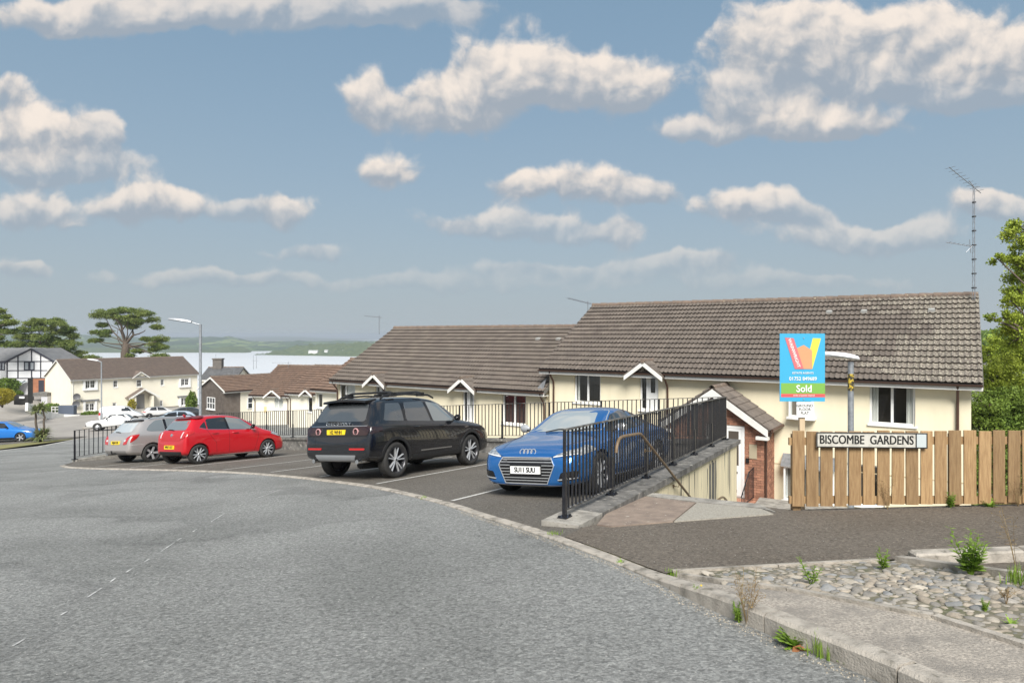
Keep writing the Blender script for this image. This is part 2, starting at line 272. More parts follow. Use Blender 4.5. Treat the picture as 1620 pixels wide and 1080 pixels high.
# ------------------------------------------------------------------ mesh helpers
class MB:
    """collects faces and links them as one mesh object"""
    def __init__(s): s.v = []; s.f = []; s.m = []; s.mi = 0
    def add(s, vs, fs):
        o = len(s.v); s.v += [tuple(p) for p in vs]
        for q in fs: s.f.append(tuple(i + o for i in q)); s.m.append(s.mi)
        return s
    def quad(s, a, b, c, d): return s.add([a, b, c, d], [(0, 1, 2, 3)])
    def box(s, x0, x1, y0, y1, z0, z1, M=None):
        vs = [Vector((x, y, z)) for z in (z0, z1) for y in (y0, y1) for x in (x0, x1)]
        if M is not None: vs = [M @ p for p in vs]
        return s.add(vs, [(0, 2, 3, 1), (4, 5, 7, 6), (0, 1, 5, 4), (2, 6, 7, 3), (0, 4, 6, 2), (1, 3, 7, 5)])
    def bevbox(s, x0, x1, y0, y1, z0, z1, b=0.01, M=None):
        """box with chamfered vertical and top edges"""
        ring = [(x0 + b, y0), (x1 - b, y0), (x1, y0 + b), (x1, y1 - b), (x1 - b, y1), (x0 + b, y1), (x0, y1 - b), (x0, y0 + b)]
        cx, cy = (x0 + x1) / 2, (y0 + y1) / 2
        def ins(p): return (p[0] + (b if p[0] < cx else -b), p[1] + (b if p[1] < cy else -b))
        vs = [Vector((*p, z0)) for p in ring] + [Vector((*p, z1 - b)) for p in ring] + [Vector((*ins(p), z1)) for p in ring]
        if M is not None: vs = [M @ p for p in vs]
        fs = [tuple(range(7, -1, -1)), tuple(range(16, 24))]
        for k in (0, 8):
            for i in range(8): j = (i + 1) % 8; fs.append((k + i, k + j, k + 8 + j, k + 8 + i))
        return s.add(vs, fs)
    def beam(s, a, b, w, h, up=Vector((0, 0, 1))):
        a, b = Vector(a), Vector(b); d = (b - a).normalized(); r = d.cross(up)
        if r.length < 1e-5: r = Vector((1, 0, 0))
        r.normalize(); u = r.cross(d)
        vs = [p + r * (w / 2 * i) + u * (h / 2 * j) for p in (a, b) for i, j in ((-1, -1), (1, -1), (1, 1), (-1, 1))]
        return s.add(vs, [(3, 2, 1, 0), (4, 5, 6, 7), (0, 1, 5, 4), (1, 2, 6, 5), (2, 3, 7, 6), (3, 0, 4, 7)])
    def tube(s, pts, r, n=8, cap=True):
        pts = [Vector(p) for p in pts]; rr = r if isinstance(r, (list, tuple)) else [r] * len(pts)
        vs = []; fs = []; ref = None
        for i, p in enumerate(pts):
            d = (pts[min(i + 1, len(pts) - 1)] - pts[max(i - 1, 0)]).normalized()
            if ref is None:
                ref = Vector((0, 0, 1)) if abs(d.z) < 0.9 else Vector((1, 0, 0))
            x = d.cross(ref).normalized(); y = x.cross(d).normalized(); ref = y
            for k in range(n):
                a = 2 * math.pi * k / n; vs.append(p + x * math.cos(a) * rr[i] + y * math.sin(a) * rr[i])
        for i in range(len(pts) - 1):
            for k in range(n): j = (k + 1) % n; fs.append((i * n + k, (i + 1) * n + k, (i + 1) * n + j, i * n + j))
        if cap: fs += [tuple(range(n)), tuple(range(len(vs) - 1, len(vs) - n - 1, -1))]
        return s.add(vs, fs)
    def lathe(s, prof, n=24, M=None):
        """prof: (radius, height along local y)"""
        vs = []; fs = []
        for r, h in prof:
            for k in range(n):
                a = 2 * math.pi * k / n; p = Vector((r * math.cos(a), h, r * math.sin(a))); vs.append(M @ p if M is not None else p)
        for i in range(len(prof) - 1):
            for k in range(n): j = (k + 1) % n; fs.append((i * n + k, (i + 1) * n + k, (i + 1) * n + j, i * n + j))
        return s.add(vs, fs)
    def prism(s, poly, z0, z1, M=None):
        n = len(poly); vs = [Vector((x, y, z0)) for x, y in poly] + [Vector((x, y, z1)) for x, y in poly]
        if M is not None: vs = [M @ p for p in vs]
        return s.add(vs, [tuple(range(n - 1, -1, -1)), tuple(range(n, 2 * n))] + [(i, (i + 1) % n, n + (i + 1) % n, n + i) for i in range(n)])
    def mesh(s, name, mats, smooth=None):
        me = bpy.data.meshes.new(name); me.from_pydata(s.v, [], s.f); 
        for mm in (mats if isinstance(mats, (list, tuple)) else [mats]): me.materials.append(mm)
        if any(s.m): me.polygons.foreach_set('material_index', s.m)
        if smooth is not None:
            me.polygons.foreach_set('use_smooth', [True] * len(me.polygons)); me.set_sharp_from_angle(angle=R(smooth))
        me.update(); return me
    def build(s, name, mats, parent=None, smooth=None, **kw):
        return link(name, s.mesh(name, mats, smooth), parent, **kw)

def link(name, me, parent=None, label=None, cat=None, group=None, kind=None, M=None):
    o = bpy.data.objects.new(name, me); COL.objects.link(o)
    if parent is not None: o.parent = parent
    if M is not None: o.matrix_local = M
    tag(o, label, cat, group, kind)
    return o
def tag(o, label=None, cat=None, group=None, kind=None):
    if label: o['label'] = label
    if cat: o['category'] = cat
    if group: o['group'] = group
    if kind: o['kind'] = kind
    return o
def root(name, loc, label, cat, rz=0.0, group=None, M=None):
    o = bpy.data.objects.new(name, None); COL.objects.link(o); o.empty_display_size = 0.2
    if M is not None: o.matrix_local = M
    else: o.location = loc; o.rotation_euler = (0, 0, rz)
    return tag(o, label, cat, group)
def text_mesh(body, size, mat_, extrude=0.002, bold=0.0, M=None, sx=1.0, spacing=1.0, heavy=0.0):
    cu = bpy.data.curves.new('t', 'FONT'); cu.body = body; cu.size = size; cu.extrude = extrude; cu.bevel_depth = bold * .55; cu.bevel_resolution = 0
    cu.align_x = 'CENTER'; cu.align_y = 'CENTER'; cu.resolution_u = 3; cu.space_character = spacing
    o = bpy.data.objects.new('t', cu); COL.objects.link(o)
    dg = bpy.context.evaluated_depsgraph_get(); me = bpy.data.meshes.new_from_object(o.evaluated_get(dg))
    bpy.data.objects.remove(o); bpy.data.curves.remove(cu)
    if heavy:       # heavier strokes: the same letters set three times side by side
        bm = bmesh.new()
        for k in (-1, 0, 1):
            c = me.copy(); c.transform(Matrix.Translation((heavy * k, 0, -.00012 * abs(k)))); bm.from_mesh(c); bpy.data.meshes.remove(c)
        bm.to_mesh(me); bm.free()
    T = Matrix.Diagonal((sx, 1, 1, 1))
    me.transform((M if M is not None else Matrix()) @ T)
    me.materials.clear(); me.materials.append(mat_)
    return me

# ------------------------------------------------------------------ the lie of the land (metres, camera eye at the origin)
def gp(x, y):
    """hillside the road and car park lie on: falls away from the camera and to the left, flatter beyond 40 m"""
    return -1.446 + 0.0367 * x - 0.1076 * min(y, 40) - 0.07 * max(y - 40, 0)
def on_ground(px, py, lift=0.0):
    a, b = (px - HX) / F, (py - HY) / F
    y = (1.446 - lift) / (b + 0.0367 * a - 0.1076)
    return Vector((a * y, y, gp(a * y, y)))
def at(px, py, y): return Vector(((px - HX) / F * y, y, -(py - HY) / F * y))
def sm(a, b, t):
    t = max(0.0, min(1.0, (t - a) / (b - a))); return t * t * (3 - 2 * t)
def raise_(y): return 0.03 + 0.085 * (1 - sm(4.3, 5.6, y))
def base_ground(x, y):
    z = -6.5 + 0.055 * min(x - 6, 0) - 0.05 * max(y - 25, 0)
    if y > 100: z -= 0.17 * (y - 100)
    z = max(z, -56)
    if y > 35: z += (-4.0 - 0.012 * y - z) * sm(.48, .64, x / y) * sm(35, 60, y)     # the hillside on the right
    return z
# ================================================================== SETTING
def sheet(name, poly, zf, m_, kind='structure', parent=None, cuts=(), xcuts=()):
    """a flat-lying sheet with its outline given in plan"""
    bm = bmesh.new(); vs = [bm.verts.new((p[0], p[1], 0)) for p in poly]
    f = bm.faces.new(vs); f.normal_update()
    if f.normal.z < 0: f.normal_flip()
    for c in cuts:
        bmesh.ops.bisect_plane(bm, geom=bm.verts[:] + bm.edges[:] + bm.faces[:], plane_co=(0, c, 0), plane_no=(0, 1, 0))
    for c in xcuts:
        bmesh.ops.bisect_plane(bm, geom=bm.verts[:] + bm.edges[:] + bm.faces[:], plane_co=(c, 0, 0), plane_no=(1, 0, 0))
    bmesh.ops.triangulate(bm, faces=bm.faces[:])
    for v in bm.verts: v.co.z = zf(v.co.x, v.co.y)
    me = bpy.data.meshes.new(name); bm.to_mesh(me); bm.free(); me.materials.append(m_)
    return link(name, me, parent, kind=kind)

# base terrain: courtyards behind the retaining wall, the slope to the river
def terrain():
    mb = MB(); xs = [-420 + 20 * i for i in range(43)]; ys = [-40 + 10 * j for j in range(15)] + [110 + 20 * j for j in range(15)]
    for y in ys:
        for x in xs: mb.v.append((x, y, base_ground(x, y)))
    n = len(xs)
    for j in range(len(ys) - 1):
        for i in range(n - 1): mb.f.append((j * n + i, j * n + i + 1, (j + 1) * n + i + 1, (j + 1) * n + i)); mb.m.append(0)
    mb.build('ground', mat('courtyard_ground', (0.30, 0.28, 0.25), 0.9, c2=(0.20, 0.19, 0.17), scale=0.6, c3=(0.10, 0.12, 0.05), s3=0.05, lo3=0.45, hi3=0.55), kind='structure', smooth=60)
terrain()

EDGE_PX = [(94.6, 737), (103, 740), (144, 742), (224, 743.5), (325, 746), (415, 751), (500, 759.5), (588, 771), (676, 791), (720, 804), (774, 822), (834, 840.5),
           (884, 857.5), (941, 879), (1000, 903), (1054, 928), (1090, 948), (1155, 978), (1199, 995), (1235, 1013), (1282, 1032), (1320, 1048), (1372, 1070), (1420, 1091), (1500, 1130)]
EDGE = [on_ground(*p) for p in EDGE_PX]
last = EDGE[-1]; dv = (EDGE[-1] - EDGE[-3]).normalized()
for k in (1.0, 3.0, 7.0):
    q = last + dv * k; q.z = gp(q.x, q.y); EDGE.append(q)
def resample(pts, step):
    out = [pts[0].copy()]; acc = 0.0
    for a, b in zip(pts[:-1], pts[1:]):
        L = (b - a).length; t = step - acc
        while t <= L: out.append(a.lerp(b, t / L)); t += step
        acc = (acc + L) % step
    return out
def smooth_line(pts, n=2):
    for _ in range(n):
        q = [pts[0]]
        for a, b in zip(pts[:-1], pts[1:]): q += [a.lerp(b, 0.25), a.lerp(b, 0.75)]
        pts = q + [pts[-1]]
    return pts
EDGE_S = smooth_line(EDGE)
def offset_xy(pts, d):
    out = []
    for i, p in enumerate(pts):
        t = pts[min(i + 1, len(pts) - 1)] - pts[max(i - 1, 0)]; t.z = 0; t.normalize()
        out.append(Vector((p.x - t.y * d, p.y + t.x * d, p.z)))
    return out
INNER = offset_xy(EDGE_S, 0.125)          # back edge of the kerb stones

# corners of the car park
NEAR_POST = Vector((0.63, 7.80, 0)); CORNER = Vector((5.26, 16.02, 0))
BACKDIR = Vector((-0.827, 0.563, 0)); BACKLEN = 21.7
LEFTC = CORNER + BACKDIR * BACKLEN
LEFT0 = Vector((-15.45, 23.0, 0))
BAY = Vector((0.505, 0.863, 0))
SIDE = (CORNER - NEAR_POST).normalized(); SIDEN = Vector((SIDE.y, -SIDE.x, 0))

# road
road_poly = [(p.x, p.y) for p in EDGE_S] + [(12, -9), (-60, -9), (-60, 33), (-28.4, 36), (-30, 45), (-27, 62), (-10, 62), (LEFTC.x + 0.1, LEFTC.y + 0.2), (LEFT0.x - 0.1, LEFT0.y)]
sheet('road', road_poly, lambda x, y: gp(x, y), ROAD, cuts=(40,))
# car park
k0 = min(range(len(INNER)), key=lambda i: (INNER[i] - Vector((NEAR_POST.x, NEAR_POST.y - .75, INNER[i].z))).length)
NP2 = NEAR_POST + SIDEN * 0.2
park_poly = [(p.x, p.y) for p in INNER[:k0 + 1]] + [(NP2.x, NP2.y - .3), (NP2.x, NP2.y), (CORNER.x + .2, CORNER.y), (CORNER.x + .1, CORNER.y + .25), (LEFTC.x - .1, LEFTC.y + .1), (LEFT0.x, LEFT0.y)]
carpark = sheet('car_park', park_poly, lambda x, y: gp(x, y) + 0.02, PARK)
# pavement and the path that passes the fence
FENCE0, FENCE1 = Vector((3.42, 7.94, 0)), Vector((9.6, 7.52, 0))
COB_A = on_ground(1064, 911); COB_B = on_ground(1432, 889)
k1 = min(range(len(INNER)), key=lambda i: (INNER[i] - COB_A).length)
pave_poly = [(p.x, p.y) for p in INNER[k0:k1 + 1]] + [(COB_A.x, COB_A.y), (COB_B.x, COB_B.y), (COB_B.x + 5.4, COB_B.y - 0.05), (FENCE1.x, FENCE1.y + 0.1), (FENCE0.x, FENCE0.y + 0.12), (3.2, 8.4), (1.9, 10.15), (NP2.x + .25, NP2.y - .1), (NP2.x, NP2.y - .3)]
sheet('pavement', pave_poly, lambda x, y: gp(x, y) + raise_(y), PAVE)
# edge of the pavement down to the courtyards
mb = MB(); lp = [Vector((1.9, 10.15, 0)), Vector((3.2, 8.4, 0)), FENCE0 + Vector((0, .12, 0)), FENCE1 + Vector((0, .1, 0)), Vector((14, 7.0, 0))]
for a, b in zip(lp[:-1], lp[1:]):
    za, zb = gp(a.x, a.y) + .028, gp(b.x, b.y) + .028
    mb.quad((a.x, a.y, za - 5), (b.x, b.y, zb - 5), (b.x, b.y, zb), (a.x, a.y, za))
mb.build('embankment', EARTH, kind='structure')
# forecourt in front of the far cream flats, grass verge, drive
sheet('forecourt', [(-140, 33), (-28.6, 35.9), (-30.2, 45), (-27.2, 62), (-10.2, 62), (-22, 108), (-60, 112), (-140, 112)], lambda x, y: gp(x, y) - 0.03 + 0.9 * sm(70, 92, y) + 2.6 * sm(62, 88, y) * sm(-60, -72, x), FORE, cuts=(38, 40, 45, 50, 56, 62, 66, 70, 75, 80, 85, 92, 100), xcuts=(-72, -69, -66, -63, -60, -50))
vg = [Vector(p) for p in ((-28.5, 36.1, 0), (-30.15, 44.9, 0), (-31.2, 45.0, 0), (-32.6, 41.8, 0), (-34, 38.5, 0), (-36, 36.0, 0))]
sheet('driveway', [(-32.6, 41.8), (-31.2, 45.0), (-31.2, 48), (-55, 47.6), (-55, 38.5), (-34, 38.5)], lambda x, y: gp(x, y) + 0.02, PARK, cuts=(40,))
sheet('verge', [(p.x, p.y) for p in vg], lambda x, y: gp(x, y) + 0.05, GRASSM)

# kerb: every stone its own piece
def kerb_h(y): return 0.022 + 0.095 * (1 - sm(4.2, 5.6, y))
def kerb(name, line, width, hf, m_, step=0.915, gap=0.006, drop=0.12):
    r = bpy.data.objects.new(name, None); COL.objects.link(r); r['kind'] = 'structure'
    L = smooth_line(line, 0); seg = resample(L, step)
    fine = resample(L, 0.05)
    for i in range(len(seg) - 1):
        k = 4; ring = []
        a, b = seg[i], seg[i + 1]
        i0 = min(range(len(fine)), key=lambda q: (fine[q] - a).length); i1 = min(range(len(fine)), key=lambda q: (fine[q] - b).length)
        pts = [fine[int(round(i0 + (i1 - i0) * t / k))] for t in range(k + 1)] if i1 - i0 > k else [a, b]
        d = (pts[-1] - pts[0]); 
        if d.length < 0.05: continue
        d.normalize(); pts[0] = pts[0] + d * gap; pts[-1] = pts[-1] - d * gap
        back = offset_xy(pts, width); c = a.copy(); jz = random.uniform(-0.003, 0.003)
        vs = []
        for p, q in zip(pts, back):
            h = hf(p.y) + jz; z = gp(p.x, p.y)
            bev = min(0.02, h * 0.5)
            t = (q - p)
            for (w, zz) in ((0, -drop), (0.0, h - bev), (bev / width, h), (1, h), (1, -drop)):
                s = p + t * w; vs.append((s.x - c.x, s.y - c.y, z + zz - c.z))
        n = len(pts); mb = MB(); fs = []
        for j in range(n - 1):
            for e in range(4): fs.append((j * 5 + e, (j + 1) * 5 + e, (j + 1) * 5 + e + 1, j * 5 + e + 1))
        fs += [(0, 1, 2, 3, 4), tuple((n - 1) * 5 + e for e in (4, 3, 2, 1, 0))]
        mb.add(vs, fs); o = mb.build('kerb_stone', m_, r); o.location = c
    return r
kerb('kerb', EDGE_S, 0.125, kerb_h, KERB)
# white bay lines
def strip(name, a, b, w, zoff, m_, parent, zf=gp, n=8):
    mb = MB(); d = Vector((b.x - a.x, b.y - a.y, 0)).normalized(); s = Vector((-d.y, d.x, 0)) * w / 2
    for i in range(n):
        p, q = a.lerp(b, i / n), a.lerp(b, (i + 1) / n)
        mb.quad(*[(v.x, v.y, zf(v.x, v.y) + zoff) for v in (p - s, q - s, q + s, p + s)])
    return mb.build(name, m_, parent)
for (px, py) in ((144, 741), (200, 742), (267, 743), (346, 746), (422, 750), (499, 757.5), (589, 769), (708, 797)):
    p = on_ground(px, py - 1); n_ = p.x * 0.564 + p.y * 0.826
    L = (15.6 - n_) / (BAY.x * 0.564 + BAY.y * 0.826)
    p = p + BAY * 0.12
    strip('bay_line', p, p + BAY * min(L, 5.0), 0.075, 0.026, LINE, carpark)
# the faded line across the road and the line along the far side
FADE = mat('faded_line', (0.30, 0.302, 0.292), 0.85, c2=(0.58, 0.58, 0.56), scale=14, detail=9, lo=0.42, hi=0.60)
for (xa, ya, xb, yb) in ((20, 1022, 40, 1010), (96, 973, 106, 967), (138, 945, 161, 930), (174, 921, 183, 914), (200, 905, 209, 899), (228, 889, 236, 884), (255, 872, 276, 858), (280, 855, 287, 851), (305, 841, 311, 837), (334, 825, 355, 812), (378, 800, 384, 797), (404, 789, 444, 774)):
    strip('faded_marking', on_ground(xa, ya), on_ground(xb, yb), 0.018, 0.004, FADE, bpy.data.objects['road'], n=2)
strip('edge_marking', on_ground(-6, 713.5), on_ground(113, 700), 0.22, 0.006, LINE, bpy.data.objects['road'])

# concrete strip between the kerb and the cobbles
def kstrip(w0, w1, zoff, name, m_, i0, i1):
    a = offset_xy(EDGE_S[i0:i1], w0); b = offset_xy(EDGE_S[i0:i1], w1); mb = MB()
    z = lambda p: gp(p.x, p.y) + raise_(p.y) + zoff
    for k in range(len(a) - 1):
        mb.quad(*[(p.x, p.y, z(p)) for p in (a[k], a[k + 1], b[k + 1], b[k])])
    return mb.build(name, m_, kind='structure')
iA = min(range(len(EDGE_S)), key=lambda i: (EDGE_S[i] - on_ground(1050, 926)).length)
COB_L0 = on_ground(1150, 905); COB_L1 = on_ground(1620, 1052)
def outside(p):      # how far a point lies right of the kerb line
    return min((Vector((q.x, q.y)) - Vector((p.x, p.y))).length for q in EDGE_S)
W1 = outside(COB_L1) * 0.97
mb = MB(); k = iA; a = EDGE_S[iA:]; bk = offset_xy(a, 0.130)
wid = [0.16 + (W1 - 0.16) * sm(0, 1.6, (a[i] - a[0]).length) for i in range(len(a))]
fr = [offset_xy(a, 1.0)[i] for i in range(len(a))]
outl = [a[i].lerp(fr[i], wid[i]) for i in range(len(a))]
zz = lambda p, o=0.0: (p.x, p.y, gp(p.x, p.y) + raise_(p.y) + o)
for i in range(len(a) - 1): mb.quad(zz(bk[i], -.006), zz(bk[i + 1], -.006), zz(outl[i + 1], -.012), zz(outl[i], -.012))
mb.build('concrete_strip', STRIP, kind='structure')
# thin edging between strip and cobbles, and behind the cobbles
def thin_edging(name, pts, w, h):
    r = bpy.data.objects.new(name, None); COL.objects.link(r); r['kind'] = 'structure'
    P = resample(pts, 0.9)
    for a, b in zip(P[:-1], P[1:]):
        d = (b - a); d.z = 0; d.normalize(); a = a + d * .004; b = b - d * .004; s = Vector((-d.y, d.x, 0)) * w; mb = MB()
        q = [a, b, b + s, a + s]
        mb.add([(p.x - a.x, p.y - a.y, gp(p.x, p.y) + raise_(p.y) + h - a.z) for p in q] + [(p.x - a.x, p.y - a.y, gp(p.x, p.y) + raise_(p.y) - .1 - a.z) for p in q], [(0, 1, 2, 3), (0, 4, 5, 1), (1, 5, 6, 2), (2, 6, 7, 3), (3, 7, 4, 0)])
        o = mb.build('edging_stone', KERB, r); o.location = a
thin_edging('edging', outl, 0.055, 0.012)
thin_edging('edging', [COB_A, COB_B], 0.05, 0.008)
COB_R = on_ground(1640, 936)
thin_edging('edging', [COB_B + Vector((-.03, 0, 0)), COB_R + (COB_R - COB_B) * 0.9], -0.09, 0.03)
# the lower entrance on the right with its own kerb
lw = lambda x, y: gp(x, y) + raise_(y) - 0.05
sheet('entrance', [(COB_B.x + .05, COB_B.y), (COB_B.x + 5.2, COB_B.y - .02), (COB_B.x + 5.2, COB_B.y - 3), (COB_R.x + 1.2, COB_R.y - 1.3), (COB_R.x, COB_R.y)], lw, PAVE)
r_ = bpy.data.objects.new('entrance_kerb', None); COL.objects.link(r_); r_['kind'] = 'structure'
for i in range(5):
    mb = MB(); x0 = COB_B.x + .06 + i * .92; z0 = gp(x0, COB_B.y) + raise_(COB_B.y)
    mb.bevbox(0, .91, -.09, .05, -.15, .055, .015)
    o = mb.build('kerb_stone', KERB, r_); o.location = (x0, COB_B.y + .02, z0); o.rotation_euler = (0, math.atan(-0.0367), R(-.3))

# cobbles
cob_poly = [COB_A.lerp(COB_B, .13), COB_B, COB_R, COB_R + (COB_R - COB_B) * .5] + [p for p in reversed(outl) if p.y > 1.2 and (p - outl[0]).length > 0.5]
def inside(p, poly):
    c = False; n = len(poly)
    for i in range(n):
        a, b = poly[i], poly[(i + 1) % n]
        if (a.y > p[1]) != (b.y > p[1]) and p[0] < (b.x - a.x) * (p[1] - a.y) / (b.y - a.y) + a.x: c = not c
    return c
soil = sheet('cobbled_verge', [(p.x, p.y) for p in cob_poly], lambda x, y: gp(x, y) + raise_(y) - 0.013, MOSS)
COBM = [mat('cobble_%s' % n_, c, 0.8, c2=c2, scale=14, detail=7, bump=0.35, bscale=60, isl=0.22, c3=(.17, .155, .125), s3=9, lo3=.6, hi3=.72) for n_, c, c2 in
        (('buff', (0.36, 0.31, 0.245), (0.25, 0.215, 0.17)), ('grey', (0.31, 0.285, 0.25), (0.21, 0.195, 0.17)), ('blue', (0.25, 0.25, 0.245), (0.17, 0.17, 0.165)), ('pale', (0.44, 0.395, 0.325), (0.31, 0.275, 0.225)))]
def stone_mesh(k):
    bm = bmesh.new(); bmesh.ops.create_icosphere(bm, subdivisions=2, radius=1)
    for v in bm.verts:
        d = v.co.normalized(); s = 1 + 0.42 * noise.noise(d * 1.3 + Vector((k * 7.1, 0, 0))) + .06 * noise.noise(d * 4 + Vector((0, k * 3.3, 0)))
        v.co = Vector((d.x * s, d.y * s, (abs(d.z) ** .8) * math.copysign(1, d.z) * s))
    bmesh.ops.delete(bm, geom=[v for v in bm.verts if v.co.z < -0.45], context='VERTS')
    me = bpy.data.meshes.new('cobble'); bm.to_mesh(me); bm.free()
    me.polygons.foreach_set('use_smooth', [True] * len(me.polygons)); return me
STONES = [[stone_mesh(k) for k in range(5)] for m_ in COBM]
for ms, m_ in zip(STONES, COBM):
    for me in ms: me.materials.append(m_)
spots = []; rnd = random.Random(3)
xs = [p.x for p in cob_poly]; ys = [p.y for p in cob_poly]
cell = {}
tries = 0
def try_put(rad_lo, rad_hi, n):
    for _ in range(n):
        x, y = rnd.uniform(min(xs), max(xs)), rnd.uniform(min(ys), max(ys))
        if not inside((x, y), cob_poly): continue
        r = rnd.uniform(rad_lo, rad_hi); ok = True
        for i in range(int(x * 8) - 2, int(x * 8) + 3):
            for j in range(int(y * 8) - 2, int(y * 8) + 3):
                for (a, b, c) in cell.get((i, j), ()):
                    if (a - x) ** 2 + (b - y) ** 2 < ((c + r) * .90) ** 2: ok = False; break
                if not ok: break
            if not ok: break
        if ok and (y < 0.8 and False): ok = False
        if ok:
            spots.append((x, y, r)); cell.setdefault((int(x * 8), int(y * 8)), []).append((x, y, r))
try_put(.038, .052, 500); try_put(.026, .038, 9000); try_put(.018, .027, 18000); try_put(.012, .018, 22000)
vis = [s for s in spots if s[1] > 1.9 and abs(s[0] / s[1]) < 0.84]
vis.sort(key=lambda s: -s[2] / s[1])
top = set(vis[:300])
restmb = MB()
for (x, y, r) in spots:
    z = gp(x, y) + raise_(y) - .022; k = rnd.choices((0, 1, 2, 3), (4, 5, 1.4, 2))[0]; me = rnd.choice(STONES[k])
    a = rnd.uniform(0, 6.28); e = rnd.uniform(.78, 1.0)
    Mx = Matrix.Translation((x, y, z + .001)) @ Matrix.Rotation(a, 4, 'Z') @ Matrix.Rotation(rnd.uniform(-.2, .2), 4, 'X') @ Matrix.Diagonal((r * 1.25, r * e, r * rnd.uniform(.38, .6), 1))
    if (x, y, r) in top: link('cobble', me, soil, M=Mx)
    else:
        restmb.mi = k; restmb.add([Mx @ v.co for v in me.vertices], [tuple(p.vertices) for p in me.polygons])
restmb.build('small_cobbles', COBM, soil, smooth=60, kind='stuff')

# stone slabs at the head of the steps
SLAB1 = mat('reddish_stone_slab', (0.30, 0.235, 0.185), 0.9, c2=(0.20, 0.155, 0.125), scale=5, detail=9, c3=(0.55, 0.50, 0.42), s3=17, lo3=0.66, hi3=0.70, bump=0.4, bscale=50)
SLAB2 = mat('pebbled_slab', (0.42, 0.39, 0.33), 0.9, c2=(0.27, 0.25, 0.21), scale=45, detail=6, bump=0.6, bscale=80)
slabs = bpy.data.objects.new('stone_paving', None); COL.objects.link(slabs); slabs['kind'] = 'structure'
def slab(pxs, m_):
    P = [on_ground(x, y, .03) for x, y in pxs]; c = sum(P, Vector()) / len(P); mb = MB(); n = len(P)
    P = [p + (c - p) * .008 for p in P]
    mb.add([(p.x - c.x, p.y - c.y, gp(p.x, p.y) + .045 - c.z) for p in P] + [(p.x - c.x, p.y - c.y, gp(p.x, p.y) - .1 - c.z) for p in P], [tuple(range(n))[::-1], ] + [(i, (i + 1) % n, n + (i + 1) % n, n + i) for i in range(n)])
    bm = bmesh.new(); me = mb.mesh('slab', m_); bm.from_mesh(me); bmesh.ops.recalc_face_normals(bm, faces=bm.faces); bm.to_mesh(me); bm.free()
    o = link('slab', me, slabs); o.location = c
slab([(944, 831), (966, 834), (1065, 826), (1101, 796), (1004, 784), (985, 797), (960, 812)], SLAB1)
slab([(1066, 826), (1224, 814), (1205, 806), (1103, 796)], SLAB2)
slab([(1004, 783), (1101, 795), (1205, 805), (1228, 811), (1200, 798), (1100, 788), (1010, 778)], CONC)
# ================================================================== RAILINGS, WALLS, STEPS
def vplane(px, py, P0, d):
    """where the sight line meets an upright plane through P0 along d"""
    k = (px - HX) / F; s = (k * P0.y - P0.x) / (d.x - k * d.y); y = P0.y + d.y * s
    return Vector((P0.x + d.x * s, y, -(py - HY) / F * y))

def railing(name, label, a, b, h, nbay, group=None, bal=0.115, foot=True, post=0.05, bs=0.02):
    """upright bar railing between two base points"""
    r = root(name, a, label, 'railing', group=group)
    d = b - a; L = Vector((d.x, d.y, 0)).length; e = Vector((d.x, d.y, 0)) / L; sl = d.z / L
    ang = math.atan2(e.y, e.x); Rm = Matrix.Rotation(ang, 4, 'Z')
    P = lambda s, z: e * s + Vector((0, 0, sl * s + z))
    MB().beam(P(-.03, h), P(L + .03, h), 0.055, 0.014).build('top_rail', BLKTOP, r)
    MB().beam(P(0, .09), P(L, .09), 0.042, 0.014).build('bottom_rail', BLKTOP, r)
    pm = MB(); pm.box(-post / 2, post / 2, -.012, .012, 0, h - .004); pm.box(-post / 2 - .002, post / 2 + .002, -.02, .02, 0.0, h * .5)
    if foot:
        pm.box(-.09, .09, -.06, .06, -.002, .012)
        for i in (-1, 1):
            for j in (-1, 1): pm.box(i * .065 - .012, i * .065 + .012, j * .04 - .012, j * .04 + .012, .012, .03)
    pme = pm.mesh('post', BLKM)
    bm_ = MB(); bm_.box(-bs / 2, bs / 2, -bs / 2, bs / 2, .10, h - .008); bme = bm_.mesh('baluster', BLKM)
    for i in range(nbay + 1):
        s = L * i / nbay; o = link('post', pme, r, M=Matrix.Translation(P(s, 0)) @ Rm)
        if i == nbay: break
        n = max(1, round(L / nbay / bal))
        for j in range(1, n):
            t = s + L / nbay * j / n
            link('baluster', bme, r, M=Matrix.Translation(P(t, 0)) @ Rm @ Matrix.Rotation(random.uniform(-.012, .012), 4, 'Y'))
    return r
ZN, ZC = -2.18, -2.57
A = Vector((NEAR_POST.x, NEAR_POST.y, ZN)); B = Vector((CORNER.x, CORNER.y, ZC))
railing('railing', 'black bar railing running beside the blue coupe above the steps', A, B, 1.05, 6, 'black bar railings of the car park')
C_ = CORNER + BACKDIR * BACKLEN; C = Vector((C_.x, C_.y, ZC - 0.085 * BACKLEN))
railing('railing', 'long black bar railing along the back of the car park behind the cars', B + BACKDIR * .06 + Vector((0, 0, -.004)), C, 1.05, 13, 'black bar railings of the car park', bal=.13)
D0 = Vector((LEFT0.x, LEFT0.y, gp(LEFT0.x, LEFT0.y) + .10))
railing('railing', 'dark bar railing at the far end of the car park left of the silver estate', D0, C + Vector((-.1, 0, 0)), 1.02, 4, 'black bar railings of the car park', bal=.16)
# left end kerb the railing stands on
mb = MB(); mb.beam((LEFT0.x, LEFT0.y, D0.z - .12), (C.x - .1, C.y, C.z - .12), .28, .24); mb.build('retaining_wall', CONC, label='low concrete plinth under the railing left of the silver estate', cat='wall')

